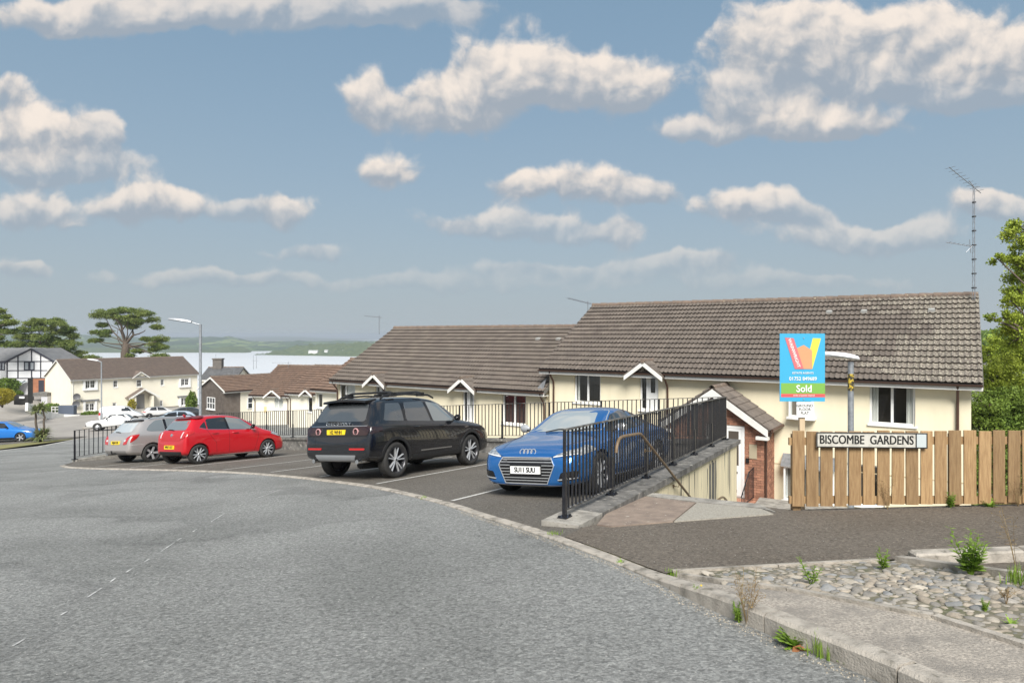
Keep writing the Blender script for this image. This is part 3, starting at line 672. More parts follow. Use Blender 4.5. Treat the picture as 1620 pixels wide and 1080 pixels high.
STAIN = mat('streaked_cream_render', (0.80, 0.71, 0.48), 0.88, c2=(0.64, 0.565, 0.39), scale=1.5, detail=6, stretch=(6, 6, 0.35), c3=(0.05, 0.05, 0.048), s3=1.25, lo3=0.62, hi3=0.68, bump=0.15, bscale=60)
rw = root('retaining_wall', (NEAR_POST.x, NEAR_POST.y, ZN), 'streaked cream retaining wall with dark coping under the railing by the steps', 'wall', rz=math.atan2(SIDE.y, SIDE.x))
LS = (CORNER - NEAR_POST).length; sl = (ZC - ZN) / LS
mb = MB()                                      # local x along the wall, -y towards the steps
def wslab(mb, x0, x1, y0, y1, t0, t1):
    v = [(x, y, sl * x + t) for t in (t0, t1) for y in (y0, y1) for x in (x0, x1)]
    mb.add(v, [(0, 2, 3, 1), (4, 5, 7, 6), (0, 1, 5, 4), (2, 6, 7, 3), (0, 4, 6, 2), (1, 3, 7, 5)])
wslab(mb, .9, LS + .1, -.24, .12, -4.4, -.10); mb.build('wall', STAIN, rw)
x = -.28; cn = 0
while x < LS + .3:
    L_ = min(1.02 if x > 0 else .75, LS + .3 - x); mb = MB(); wslab(mb, x, x + L_ - .008, -.30, .17, -.10 if x > 0 else -.16, 0.0)
    mb.build('coping_stone', CONC if x < 0 else COPE, rw); x += L_
# stains: dark runs of algae with a shape of their own
BLACKST = mat('black_algae', (0.075, 0.075, 0.072), 0.9, c2=(0.17, 0.16, 0.14), scale=4, stretch=(9, 9, .8), lo=.4, hi=.62)
for (x0, x1, top_, bot) in ((6.55, 6.72, -.14, -1.6), (6.78, 7.05, -.13, -1.75), (7.1, 7.22, -.13, -1.5), (8.45, 8.52, -.13, -1.0), (8.62, 8.72, -.13, -1.25), (6.35, 6.42, -.2, -.9), (4.9, 4.95, -.14, -.7), (5.3, 5.36, -.14, -.55)):
    mb = MB(); n = 7; up = []; lo_ = []
    for i in range(n + 1):
        xx = x0 + (x1 - x0) * i / n; up.append((xx, -.2425, sl * xx + top_ - random.uniform(0, .10))); lo_.append((xx, -.2425, sl * xx + bot + random.uniform(-.25, .3) + abs(i - n / 2) * .08))
    for i in range(n): mb.quad(lo_[i], lo_[i + 1], up[i + 1], up[i])
    mb.build('stain', BLACKST, rw)
# back retaining wall
bw = root('retaining_wall', (CORNER.x, CORNER.y, ZC), 'dark concrete upstand under the long railing at the back of the car park', 'wall', rz=math.atan2(BACKDIR.y, BACKDIR.x))
sl = -0.085
mb = MB(); wslab(mb, .14, BACKLEN, -.10, .14, -3.6, -.07); mb.build('wall', COPE, bw)
x = .14
while x < BACKLEN - .1:
    L_ = min(1.2, BACKLEN - x); mb = MB(); wslab(mb, x, x + L_ - .008, -.15, .19, -.07, 0); mb.build('coping_stone', COPE, bw); x += L_
# steps down to the flats
st = root('steps', (NEAR_POST.x + SIDE.x * 3.0, NEAR_POST.y + SIDE.y * 3.0, gp(2.1, 10.4)), 'concrete steps going down beside the streaked retaining wall', 'steps', rz=math.atan2(SIDE.y, SIDE.x))
for i in range(13):
    mb = MB(); mb.bevbox(i * .27, i * .27 + .29, -1.65, -.25, -.17 * (i + 1) - .2, -.17 * (i + 1) + .02, .012); mb.build('step', CONC, st)
mb = MB(); mb.box(13 * .27, 13 * .27 + 6.5, -2.6, -.25, -.17 * 13 - .2, -.17 * 13 - .03); mb.build('landing', CONC, st)
# handrails on the wall
P0 = NEAR_POST + SIDEN * 0.34
def handrail(label, pxs, br):
    pts = [vplane(x, y, P0, SIDE) for x, y in pxs]; o = pts[0].copy()
    r = root('handrail', o, label, 'handrail')
    sm_ = smooth_line([p - o for p in pts], 2)
    MB().tube(sm_, .021, 10).build('rail', BRONZE, r, smooth=50)
    for (x, y) in br:
        p = vplane(x, y, P0, SIDE) - o; q = p - SIDEN * .085
        MB().tube([p, p + Vector((0, 0, -.06)), q + Vector((0, 0, -.06))], .008, 6).tube([q + Vector((0, 0, -.06)), q + Vector((0, 0, -.06)) - SIDEN * .01], .03, 10).build('bracket', BRONZE, r)
handrail('brown tubular handrail bent over at the top of the steps', [(975, 716), (976, 704), (980, 692), (990, 689), (1004, 687), (1013, 685), (1020, 694), (1055, 739), (1096, 791), (1118, 820)], [(1030, 707), (1074, 764)])
handrail('short brown handrail lower down the steps by the brick porch', [(1128, 797), (1137, 789), (1144, 785), (1149, 790), (1160, 808)], [(1146, 788)])

# ================================================================== FENCE
fz = lambda x: -1.168 + .012 * (x - 3.42)
fence = root('fence', (FENCE0.x, FENCE0.y, -2.2), 'new timber board fence with gaps along the pavement', 'fence', rz=math.atan2(FENCE1.y - FENCE0.y, FENCE1.x - FENCE0.x))
rf = random.Random(5)
for i in range(36):
    x0 = i * .1672; w = .139 + rf.uniform(-.004, .005); t = -1.168 + 2.2 + .012 * x0 + rf.uniform(-.006, .006); bt = -2.09 + 2.2 + .037 * x0 + rf.uniform(-.008, .008)
    mb = MB(); mb.bevbox(0, w, 0, .02, bt, t, .003)
    mb.build('board', TIMBER, fence, M=Matrix.Translation((x0, rf.uniform(-.002, .002), 0)) @ Matrix.Rotation(rf.uniform(-.006, .006), 4, 'Y'))
for z_ in (.90, .185):
    mb = MB(); mb.add([(-.03, .0225, z_ - .045), (6.1, .0225, z_ - .045 + .1), (6.1, .06, z_ - .045 + .1), (-.03, .06, z_ - .045), (-.03, .0225, z_ + .045), (6.1, .0225, z_ + .045 + .1), (6.1, .06, z_ + .045 + .1), (-.03, .06, z_ + .045)], [(3, 2, 1, 0), (4, 5, 6, 7), (0, 1, 5, 4), (1, 2, 6, 5), (2, 3, 7, 6), (3, 0, 4, 7)])
    mb.build('rail', TIMBER, fence)
for x0 in (.03, 1.9, 3.75, 5.6):
    MB().box(x0, x0 + .09, .062, .152, -.6, .98 + .012 * x0).build('post', TIMBER, fence)

# street name plate
SIGNW = mat('sign_plate_white', (0.56, 0.545, 0.49), 0.5, c2=(0.38, 0.365, 0.32), scale=9, detail=8, lo=.45, hi=.7)
SIGNW2 = mat('sign_plate_blank', (0.50, 0.55, 0.55), 0.4)
BLACK = mat('black_lettering', (0.012, 0.012, 0.012), 0.5)
sg = root('street_sign', at(1378.5, 696, 7.84), 'long white street name plate reading BISCOMBE GARDENS on the fence', 'sign', rz=math.atan2(FENCE1.y - FENCE0.y, FENCE1.x - FENCE0.x))
MB().bevbox(-.645, .645, -.0075, .0075, -.0925, .0925, .004, Matrix.Identity(4)).build('plate', SIGNW, sg)
mb = MB()
for (a, b, c, d) in ((-.645, .645, .080, .0925), (-.645, .645, -.0925, -.080), (-.645, -.633, -.08, .08), (.633, .645, -.08, .08), (.508, .520, -.08, .08)): mb.box(a, b, -.011, -.0078, c, d)
mb.build('border', BLACK, sg)
MB().box(.522, .631, -.010, -.0078, -.078, .078).build('panel', SIGNW2, sg)
FACE = Matrix.Rotation(R(90), 4, 'X')     # lettering upright, read from -y
link('lettering', text_mesh('BISCOMBE  GARDENS', .150, BLACK, .0012, .0012, Matrix.Translation((-.062, -.0092, .0)) @ FACE, sx=.755, heavy=.0035), sg)

# estate agent's board
BLUEB = mat('board_blue', (0.05, 0.37, 0.60), 0.45); RED_ = mat('board_red', (0.72, 0.10, 0.10), 0.5); PINK = mat('logo_pink_red', (0.60, 0.16, 0.17), 0.5)
YEL = mat('logo_yellow', (0.74, 0.64, 0.08), 0.5); ORA = mat('logo_orange', (0.66, 0.31, 0.16), 0.5); GRN = mat('board_green', (0.19, 0.40, 0.075), 0.5); BWHITE = mat('board_white', (0.82, 0.82, 0.80), 0.5)
YB = 8.32
sb = root('sale_board', at(1271, 690, YB) + Vector((0, .03, -1.2)), "blue estate agent's sold board on a timber post behind the fence", 'sale board', rz=R(-1.2))
O_ = sb.location
zt = -(527.5 - HY) / F * YB - O_.z; zb_ = -(635 - HY) / F * YB - O_.z; xl = (1235 - HX) / F * YB - O_.x; xr_ = (1306 - HX) / F * YB - O_.x
MB().box(-.034, .034, 0, .045, 0, zt - .12).build('post', POSTW, sb)
MB().box(xl, xr_, -.010, -.003, zb_, zt).build('panel', BLUEB, sb)
MB().box(xl, xr_, -.0027, -.0005, zb_ + .002, zt - .002).build('backing', BWHITE, sb)
bx = lambda u: xl + (u - 128) / 367 * (xr_ - xl)
bz = lambda v: zt - (v - 92) / 548 * (zt - zb_)
def flat(name, poly, m_, y):
    mb = MB(); n = len(poly); P = [(bx(u), bz(v)) for u, v in poly]
    mb.add([(a, y, b) for a, b in P] + [(a, y + .0012, b) for a, b in P], [tuple(range(n)), tuple(range(2 * n - 1, n - 1, -1))] + [(i, n + i, n + (i + 1) % n, (i + 1) % n) for i in range(n)])
    mb.build(name, m_, sb)
flat('logo_yellow_bar', [(396, 129), (462, 131), (392, 376), (374, 215)], YEL, -.0118)
flat('logo_house', [(262, 212), (322, 184), (390, 228), (391, 378), (300, 378)], ORA, -.0132)
flat('logo_red_bar', [(168, 124), (240, 130), (322, 378), (250, 378)], PINK, -.0146)
flat('band', [(138, 492), (495, 492), (495, 578), (138, 578)], GRN, -.0118)
flat('band', [(138, 579), (495, 579), (495, 605), (138, 605)], RED_, -.0118)
def word(t, u, v, hpx, bold=0.0, m_=None, rot=0.0, sx=1.0, y=-.0155):
    s = hpx / 548 * (zt - zb_) / .70
    link('lettering', text_mesh(t, s, m_ or BWHITE, .0006, bold, Matrix.Translation((bx(u), y, bz(v))) @ Matrix.Rotation(rot, 4, 'Y') @ FACE, sx=sx), sb)
word('WAINWRIGHT', 243, 250, 24, .0015, rot=R(71), sx=1.06, y=-.0162)
word('ESTATE AGENTS', 315, 411, 15, .0008, sx=1.08)
word('01752 849689', 315, 458, 29, .0018, sx=.93)
word('Sold', 324, 540, 55, .005, sx=.93)
word('similar properties required', 322, 591, 11, .0006, sx=1.0)
mb = MB(); mb.box(bx(262), bx(398), -.02, -.0125, bz(768), bz(644)); mb.build('small_panel', BWHITE, sb)
for t, v in (('GROUND', 674), ('FLOOR', 704), ('FLAT', 734)): word(t, 328, v, 22, .0015, BLACK, sx=.95, y=-.0215)
for (u, v) in ((322, 128), (322, 622)): MB().box(bx(u - 4), bx(u + 4), -.019, -.0122, bz(v + 4), bz(v - 4)).build('screw', GALV, sb)

# ================================================================== STREET LAMPS
def street_lamp(label, base, h, side, arm, head_l, rz, white, r0=.075, r1=.045):
    r = root('street_lamp', base, label, 'street lamp', rz=rz, group='street lamps')
    MB().tube([(0, 0, 0), (0, 0, 1.3), (0, 0, 1.36), (0, 0, h)], [r0, r0, r1 + .008, r1], 14).build('column', GALV, r, smooth=40)
    if arm: MB().tube([(0, 0, h - .05), (side * .04, 0, h - .01), (side * .25, 0, h + .05), (side * arm, 0, h + .09)], [.03, .03, .028, .025], 8).build('arm', GALV, r, smooth=40)
    z = h + (.09 if arm else .06); x0 = side * arm
    mb = MB(); n = 7; vs = []; fs = []
    for i in range(n):
        t = i / (n - 1); x = x0 + side * head_l * t - (side * .12 if not arm else 0); w = .06 + .11 * math.sin(math.pi * min(1, .18 + t * .75)); zz = z + t * head_l * .14
        tk = .035 + .05 * math.sin(math.pi * min(1, .15 + t * .8))
        vs += [(x, -w, zz), (x, -w * .75, zz + tk), (x, w * .75, zz + tk), (x, w, zz), (x, w * .8, zz - .03), (x, -w * .8, zz - .03)]
    for i in range(n - 1):
        for k in range(6): j = (k + 1) % 6; fs.append((i * 6 + k, i * 6 + j, (i + 1) * 6 + j, (i + 1) * 6 + k))
    fs += [tuple(range(6)), tuple(range(6 * n - 1, 6 * n - 7, -1))]
    mb.add(vs, fs); hd = mb.build('lamp_head', WLAMP if white else GALV, r, smooth=50)
    xa, xb = x0 + side * head_l * .25, x0 + side * head_l * .85
    MB().add([(xa, -.09, z - .005 + .25 * head_l * .14 - .03), (xb, -.1, z + .85 * head_l * .14 - .035), (xb, .1, z + .85 * head_l * .14 - .035), (xa, .09, z - .005 + .25 * head_l * .14 - .03)], [(3, 2, 1, 0)]).build('lens', LENS, hd)
    return r
p = at(1346, 572, 14.0)
l3 = street_lamp('galvanised street lamp with white flat lantern behind the timber fence', Vector((p.x, p.y, -6.0)), p.z + 6.0, -1, 0, .80, R(12), True, .085, .058)
YELT = mat('yellow_label', (0.75, 0.55, 0.05), 0.5)
mb = MB(); zc = -(606 - HY) / F * 14 + 6.0; mb.tube([(0, 0, zc - .16), (0, 0, zc + .2)], .062, 14); mb.build('number_label', mat('dark_number_label', (.05, .045, .03), .5, c2=(.6, .43, .05), scale=16, lo=.5, hi=.56), l3)
p = at(317, 513, 28); street_lamp('tall street lamp with slim dark head behind the red hatchback', Vector((p.x, p.y, -7.3)), p.z + 7.3, -1, .35, .95, R(5), False, .085, .055)
p = at(160.5, 572, 60); street_lamp('slim street lamp with pale head in front of the far cream flats', Vector((p.x, p.y, gp(p.x, 60))), p.z - gp(p.x, 60), -1, .3, .95, R(0), True, .085, .055)
p = at(160.5, 672, 60); MB().prism([(math.cos(a * .5236) * 1.6, math.sin(a * .5236) * 1.2) for a in range(12)], 0, .12, Matrix.Translation((p.x, 60, gp(p.x, 60) - .02))).build('kerb_island', KERB, kind='structure')
# ================================================================== HOUSES
HA = math.atan2(-.564, .826)      # the terrace runs this way
def tile_mesh(w, ln, prof_n=2, m_=TILE, full=True):
    pr = []
    for k in range(prof_n):
        o = k * w / prof_n; W = w / prof_n
        pr += [(o, .002), (o + W * .22, 0), (o + W * .36, .022), (o + W * .5, .032), (o + W * .64, .022), (o + W * .78, 0)] if full else [(o, 0), (o + W * .25, 0), (o + W * .5, .034), (o + W * .75, 0)]
    pr.append((w, .002))
    mb = MB(); n = len(pr)
    lo = [(x, 0, z + .056) for x, z in pr]; hi = [(x, ln, z) for x, z in pr]; l2 = [(x, .003, z + .042) for x, z in pr]; fr = [(x, .07, z - .004) for x, z in pr]
    mb.add(lo + hi + l2 + fr, [(i, i + 1, n + i + 1, n + i) for i in range(n - 1)] + [(2 * n + i, 2 * n + i + 1, i + 1, i) for i in range(n - 1)] + [(3 * n + i, 3 * n + i + 1, 2 * n + i + 1, 2 * n + i) for i in range(n - 1)])
    return mb
def tiles(parent, x0, x1, y0, z0, y1, z1, m_, indiv=None, tw=.30, gauge=.32, full=True, lich=None, prof=2, jit=.004):
    """courses of pantiles from eave (y0,z0) to ridge (y1,z1)"""
    sl = math.hypot(y1 - y0, z1 - z0); cy, sy = (y1 - y0) / sl, (z1 - z0) / sl
    nr = max(1, round(sl / gauge)); g = sl / nr; nc = max(1, round((x1 - x0) / tw)); w = (x1 - x0) / nc
    T = tile_mesh(w, g + .05, prof, m_, full); me = T.mesh('tile', m_, 50); me2 = None
    if lich: me2 = me.copy(); me2.materials.clear(); me2.materials.append(lich[0])
    rest = MB(); B_ = Matrix(((1, 0, 0, 0), (0, cy, -sy, 0), (0, sy, cy, 0), (0, 0, 0, 1)))
    out = []
    for r in range(nr):
        for c in range(nc):
            p = Vector((x0 + c * w, y0 + cy * g * r, z0 + sy * g * r))
            Mx = Matrix.Translation(p + Vector((random.uniform(-jit, jit), 0, random.uniform(0, jit)))) @ B_ @ Matrix.Rotation(random.uniform(-.006, .006), 4, 'Z')
            out.append((r, c, Mx))
    chosen = set()
    if indiv:
        chosen = set((r, c) for r, c, _ in sorted(out, key=lambda t: indiv(t[0] / nr, t[1] / nc))[:300])
    for r, c, Mx in out:
        li = lich and random.random() < lich[1](r / nr, c / nc)
        if (r, c) in chosen: link('tile', me2 if li else me, parent, M=Mx)
        else:
            rest.mi = 1 if li else 0; rest.add([Mx @ Vector(v) for v in T.v], T.f)
    if rest.v: rest.build('tiles' if indiv else 'tile_courses', [m_, lich[0]] if lich else [m_], parent, smooth=50, kind='stuff')
def window(parent, x0, x1, z0, z1, y=.07, style='double', fm=WHITE, curtain=None, sill=True, ft=.055, glass=None, glaze=0):
    """upvc window set in its opening: frame, panes, sill, what hangs behind"""
    w = x1 - x0; mb = MB(); d0, d1 = y, y + .06
    mb.box(x0, x0 + ft, d0, d1, z0, z1); mb.box(x1 - ft, x1, d0, d1, z0, z1); mb.box(x0 + ft, x1 - ft, d0, d1, z1 - ft, z1); mb.box(x0 + ft, x1 - ft, d0, d1, z0, z0 + ft)
    cols = {'double': [0, .5, 1], 'single': [0, 1], 'third': [0, .36, 1], 'door': [0, .34, 1], 'triple': [0, .333, .667, 1]}[style]
    ix0, ix1 = x0 + ft, x1 - ft; iz0, iz1 = z0 + ft, z1 - ft
    for c in cols[1:-1]:
        xm = ix0 + (ix1 - ix0) * c; mb.box(xm - ft * .6, xm + ft * .6, d0 + .001, d1 - .001, iz0, iz1)
    if style == 'door':
        xm = ix0 + (ix1 - ix0) * .34 + ft * .6; mb.box(xm, ix1, d0 + .01, d1 - .01, iz0, iz0 + .55); mb.box(xm, xm + .09, d0 + .012, d1 - .012, iz0 + .55, iz1); mb.box(ix1 - .09, ix1, d0 + .012, d1 - .012, iz0 + .55, iz1)
    if glaze:       # glazing bars
        for a, b in zip(cols[:-1], cols[1:]):
            xa, xb = ix0 + (ix1 - ix0) * a, ix0 + (ix1 - ix0) * b
            mb.box((xa + xb) / 2 - .014, (xa + xb) / 2 + .014, d0 + .02, d1 - .02, iz0, iz1)
        for k in range(1, glaze): zz_ = iz0 + (iz1 - iz0) * k / glaze; mb.box(ix0, ix1, d0 + .018, d1 - .022, zz_ - .014, zz_ + .014)
    o = mb.build('window' if style != 'door' else 'door', fm, parent)
    for a, b in zip(cols[:-1], cols[1:]):
        xa, xb = ix0 + (ix1 - ix0) * a, ix0 + (ix1 - ix0) * b
        MB().quad((xa, y + .035, iz0), (xb, y + .035, iz0), (xb, y + .035, iz1), (xa, y + .035, iz1)).build('pane', glass or PANE, o)
    if sill: MB().bevbox(x0 - .05, x1 + .05, -.05, y, z0 - .055, z0 - .002, .006).build('sill', WHITE, o)
    # the dark room behind
    mb = MB(); e = .9
    mb.quad((x0 - .3, y + e, z0 - .3), (x1 + .3, y + e, z0 - .3), (x1 + .3, y + e, z1 + .3), (x0 - .3, y + e, z1 + .3))
    for (xa, xb) in ((x0 - .3, x0 - .3), (x1 + .3, x1 + .3)): mb.quad((xa, y + .08, z0 - .3), (xa, y + e, z0 - .3), (xa, y + e, z1 + .3), (xa, y + .08, z1 + .3))
    mb.quad((x0 - .3, y + .08, z1 + .3), (x1 + .3, y + .08, z1 + .3), (x1 + .3, y + e, z1 + .3), (x0 - .3, y + e, z1 + .3)); mb.quad((x0 - .3, y + .08, z0 - .3), (x1 + .3, y + .08, z0 - .3), (x1 + .3, y + e, z0 - .3), (x0 - .3, y + e, z0 - .3))
    mb.build('room', DARKIN, o)
    if curtain:
        cm, spans = curtain
        for (a, b) in spans:
            mb = MB(); n = 10; vs = []
            for i in range(n + 1):
                x = ix0 + (ix1 - ix0) * (a + (b - a) * i / n); yy = y + .075 + .02 * math.sin(i * 2.4); vs += [(x, yy, z0 - .1), (x, yy, z1 + .05)]
            mb.add(vs, [(2 * i, 2 * i + 2, 2 * i + 3, 2 * i + 1) for i in range(n)]); mb.build('curtain', cm, o, smooth=80)
    return o
def wall_holes(mb, L, z0, z1, rects, depth=.13):
    xs = sorted({0, L, *[r[0] for r in rects], *[r[1] for r in rects]}); zs = sorted({z0, z1, *[r[2] for r in rects], *[r[3] for r in rects]})
    for xa, xb in zip(xs[:-1], xs[1:]):
        for za, zb in zip(zs[:-1], zs[1:]):
            xm, zm = (xa + xb) / 2, (za + zb) / 2
            if any(r[0] < xm < r[1] and r[2] < zm < r[3] for r in rects): continue
            mb.quad((xa, 0, za), (xb, 0, za), (xb, 0, zb), (xa, 0, zb))
    for a, b, c, d in [r[:4] for r in rects]:
        mb.quad((a, 0, c), (a, 0, d), (a, depth, d), (a, depth, c)); mb.quad((b, 0, c), (b, depth, c), (b, depth, d), (b, 0, d))
        mb.quad((a, 0, d), (b, 0, d), (b, depth, d), (a, depth, d)); mb.quad((a, 0, c), (a, depth, c), (b, depth, c), (b, 0, c))
def gablet(h, xc, w, eave, ov, tan, m_, wallm):
    """small gable over an upper window, breaking the eaves"""
    rise = w / 2 * .72; zb = eave - .10; zp = zb + rise; yf = -ov - .15
    yb = -ov + (zp - eave) / tan + .25
    mb = MB(); mb.add([(xc - w / 2 + .08, -ov + .04, zb - .02), (xc + w / 2 - .08, -ov + .04, zb - .02), (xc, -ov + .04, zp - .06)], [(0, 1, 2)])
    mb.box(xc - w / 2 + .08, xc + w / 2 - .08, -ov + .05, -.001, zb - .06, zb - .02)
    g = mb.build('gablet', wallm, h)
    for s in (-1, 1):
        mb = MB(); a = Vector((xc + s * (w / 2 + .10), 0, zb - .085)); b = Vector((xc, 0, zp)); n = 5
        # slope slab
        mb.add([(a.x, yf, a.z), (b.x, yf, b.z), (b.x, yb, b.z), (a.x, yb, a.z), (a.x, yf, a.z + .05), (b.x, yf, b.z + .05), (b.x, yb, b.z + .05), (a.x, yb, a.z + .05)], [(0, 1, 2, 3), (7, 6, 5, 4), (0, 4, 5, 1), (3, 2, 6, 7), (0, 3, 7, 4)])
        for i in range(3):
            t = i / 3; p = a.lerp(b, t); q = a.lerp(b, t + .36)
            for k in range(int((yb - yf) / .15)):
                y0 = yf + k * .15; mb.add([(p.x, y0, p.z + .085), (q.x, y0, q.z + .055), (q.x, y0 + .14, q.z + .055), (p.x, y0 + .14, p.z + .085), (p.x, y0, p.z + .05), (p.x, y0 + .14, p.z + .05), ((p.x + q.x) / 2, y0 + .07, (p.z + q.z) / 2 + .105)], [(0, 1, 6), (1, 2, 6), (2, 3, 6), (3, 0, 6), (4, 0, 3, 5), (4, 1, 0)])
        mb.build('slope', m_, g)
        mb = MB(); c = Vector((xc + s * (w / 2 + .07), yf + .0, zb - .09)); d = Vector((xc, yf, zp - .005))
        mb.add([(c.x, yf - .03, c.z - .10), (c.x, yf - .03, c.z + .05), (d.x, yf - .03, d.z + .03), (d.x, yf - .03, d.z - .13), (c.x, yf - .002, c.z - .10), (c.x, yf - .002, c.z + .05), (d.x, yf - .002, d.z + .03), (d.x, yf - .002, d.z - .13)], [(0, 1, 2, 3), (7, 6, 5, 4), (0, 3, 7, 4), (1, 5, 6, 2), (0, 4, 5, 1)])
        mb.build('bargeboard', WPAINT, g)
    mb = MB(); k = 0; y = yf - .05
    while y < yb - .15:
        mb.lathe([(.075, 0), (.08, .28)], 10, Matrix.Translation((xc, y, zp + .03))); y += .29
    mb.lathe([(0, 0), (.078, 0)], 10, Matrix.Translation((xc, yf - .051, zp + .03)))
    mb.build('ridge_tile', RIDGE, g)
def downpipe(h, x, z0, z1, ov=.35, m_=BROWNP, y=-.06):
    MB().tube([(x, -ov - .02, z1), (x, -ov + .02, z1 - .14), (x, y - .02, z1 - .42), (x, y, z1 - .55), (x, y, z0)], .036, 8).build('downpipe', m_, h, smooth=50)
def house(label, O, ang, L, D, eave, rise, wins, cat='house', wallm=CREAM, tm=TILE, ov=.35, gov=.25, gablets=(), pipes=(), indiv=None, full=True, gutm=BROWNP, lich=None, verge_white=False, name='terraced_house', sidewall=None, gutter=True, prof=2, tw=.30, ridge_n=None, group=None):
    h = root(name, O, label, cat, rz=ang, group=group); tan = rise / (D / 2 + ov)
    mb = MB(); wall_holes(mb, L, 0, eave - .02, wins); MB().quad((L, D, 0), (0, D, 0), (0, D, eave), (L, D, eave)).build('rear_wall', wallm, h)
    mb.build('wall', wallm, h)
    zr = eave + rise - .05
    for x, nm in ((0, 0), (L, 1)):
        mb = MB(); pts = [(x, 0, 0), (x, D, 0), (x, D, eave - .02 + ov * tan), (x, D / 2, zr), (x, 0, eave - .02 + ov * tan)]
        mb.add(pts, [(0, 1, 2, 3, 4)]); mb.build('gable_wall', (sidewall or wallm), h)
    # roof
    sl = math.hypot(D / 2 + ov, rise); cy, sy = (D / 2 + ov) / sl, rise / sl; th = .05
    mb = MB()
    def pl(y, z): return [(-gov, y, z), (L + gov, y, z)]
    e0, r0, e1 = pl(-ov, eave), pl(D / 2, eave + rise), pl(D + ov, eave)
    mb.quad(e0[0], e0[1], r0[1], r0[0]); mb.quad(r0[0], r0[1], e1[1], e1[0])
    lw = lambda p: (p[0], p[1], p[2] - th)
    mb.quad(lw(e0[0]), lw(r0[0]), lw(r0[1]), lw(e0[1])); mb.quad(lw(r0[0]), lw(e1[0]), lw(e1[1]), lw(r0[1]))
    for a, b in ((e0, r0), (r0, e1)):
        for i in (0, 1): mb.quad(a[i], b[i], lw(b[i]), lw(a[i]))
    mb.quad(e0[0], e0[1], lw(e0[1]), lw(e0[0]))
    roof = mb.build('roof', tm, h)
    tiles(roof, -gov, L + gov, -ov - .05, eave + .006 - .05 * tan, D / 2 + .0, eave + rise + .006, tm, indiv, tw=tw, full=full, lich=lich, prof=prof)
    n = ridge_n or max(1, round((L + 2 * gov) / .40)); w = (L + 2 * gov) / n
    rm = MB(); rm.lathe([(.09, 0), (.105, w * .5), (.112, w - .004)], 14); rme = rm.mesh('ridge_tile', RIDGE, 50)
    for i in range(n):
        link('ridge_tile', rme, roof, M=Matrix.Translation((-gov + w * (i + 1), D / 2, eave + rise + .012 + random.uniform(-.004, .006))) @ Matrix.Rotation(R(90), 4, 'Z'))
    # fascia, soffit, gutter
    MB().box(-gov, L + gov, -ov - .02, -ov + .002, eave - .19, eave - .055).build('fascia', WPAINT, h)
    MB().box(-gov, L + gov, -ov + .004, -.003, eave - .19, eave - .165).build('soffit', WPAINT, h)
    if gutter:
        mb = MB(); vs = []; n = 8
        for x in (-gov, L + gov):
            for k in range(n + 1): a = math.pi * k / n; vs.append((x, -ov - .075 + .055 * math.cos(a), eave - .035 - .055 * math.sin(a)))
        mb.add(vs, [(k, k + 1, n + 2 + k, n + 1 + k) for k in range(n)]); mb.build('gutter', gutm, h, smooth=60)
    for x in (-gov, L + gov):      # verges
        s = -1 if x < 0 else 1
        for ya, yb in ((-ov, D / 2), (D + ov, D / 2)):
            a, b = Vector((x + s * .012, ya, eave)), Vector((x + s * .012, yb, eave + rise)); mb = MB()
            mb.add([(a.x, a.y, a.z + .02), (b.x, b.y, b.z + .02), (b.x, b.y, b.z - .15), (a.x, a.y, a.z - .15), (a.x - s * .03, a.y, a.z + .02), (b.x - s * .03, b.y, b.z + .02), (b.x - s * .03, b.y, b.z - .15), (a.x - s * .03, a.y, a.z - .15)], [(0, 1, 2, 3), (7, 6, 5, 4), (0, 4, 5, 1), (3, 2, 6, 7), (0, 3, 7, 4)])
            mb.build('bargeboard', WPAINT if verge_white else COPE, h)
    for (xc, w) in gablets: gablet(h, xc, w, eave, ov, tan, tm, wallm)
    for x in pipes: downpipe(h, x, 0, eave - .06, ov, gutm)
    return h
def upx(O, ang, px):
    k = (px - HX) / F; ux, uy = math.cos(ang), math.sin(ang)
    return (k * O.y - O.x) / (ux - k * uy)
def wrect(O, ang, a, b, yt, yb, style='double', **kw):
    """opening seen between these sight lines, as wall coordinates"""
    x0, x1 = upx(O, ang, a), upx(O, ang, b); ym = O.y + math.sin(ang) * (x0 + x1) / 2
    return (x0, x1, -(yb - HY) / F * ym - O.z, -(yt - HY) / F * ym - O.z, style, kw)

# ---- near block of flats on the right
OV = .35; nrm = Vector((.564, .826, 0)); Uv = Vector((.826, -.564, 0))
OM = Vector((1.03, 24.7, 0)) + nrm * OV + Uv * .25; OM.z = -6.35
LM = 13.65 - .5; EV = -1.27 + 6.35
wm = [wrect(OM, HA, 908.5, 950, 591.5, 637, 'double', glaze=0, curtain=(CURT, [(.02, .12)])), wrect(OM, HA, 1012, 1041.5, 594, 649, 'door'), wrect(OM, HA, 1375.5, 1448, 607.5, 672, 'double', curtain=(CURT, [(.0, .16), (.84, 1.0)]))]
wm_low = [wrect(OM, HA, 1340, 1400, 735, 800, 'double'), wrect(OM, HA, 900, 950, 720, 765, 'double')]
xg = upx(OM, HA, 1026); xp1, xp2, xp3 = upx(OM, HA, 877), upx(OM, HA, 1057), upx(OM, HA, 1515)
mainh = house('near cream flats with big grey tiled roof, brick porch and white windows', OM, HA, LM, 8.1, EV, 2.54, wm + wm_low, gablets=((xg, 1.25),), pipes=(xp1, xp2, xp3), name='block_of_flats', cat='house',
              indiv=lambda r, c: (r * .35 - c), lich=(TILEL, lambda r, c: 1.6 * sm(.74, 1.0, c + .05 * math.sin(r * 9))), group='cream terrace of flats')
for w in wm + wm_low: window(mainh, *w[:4], style=w[4], **w[5])
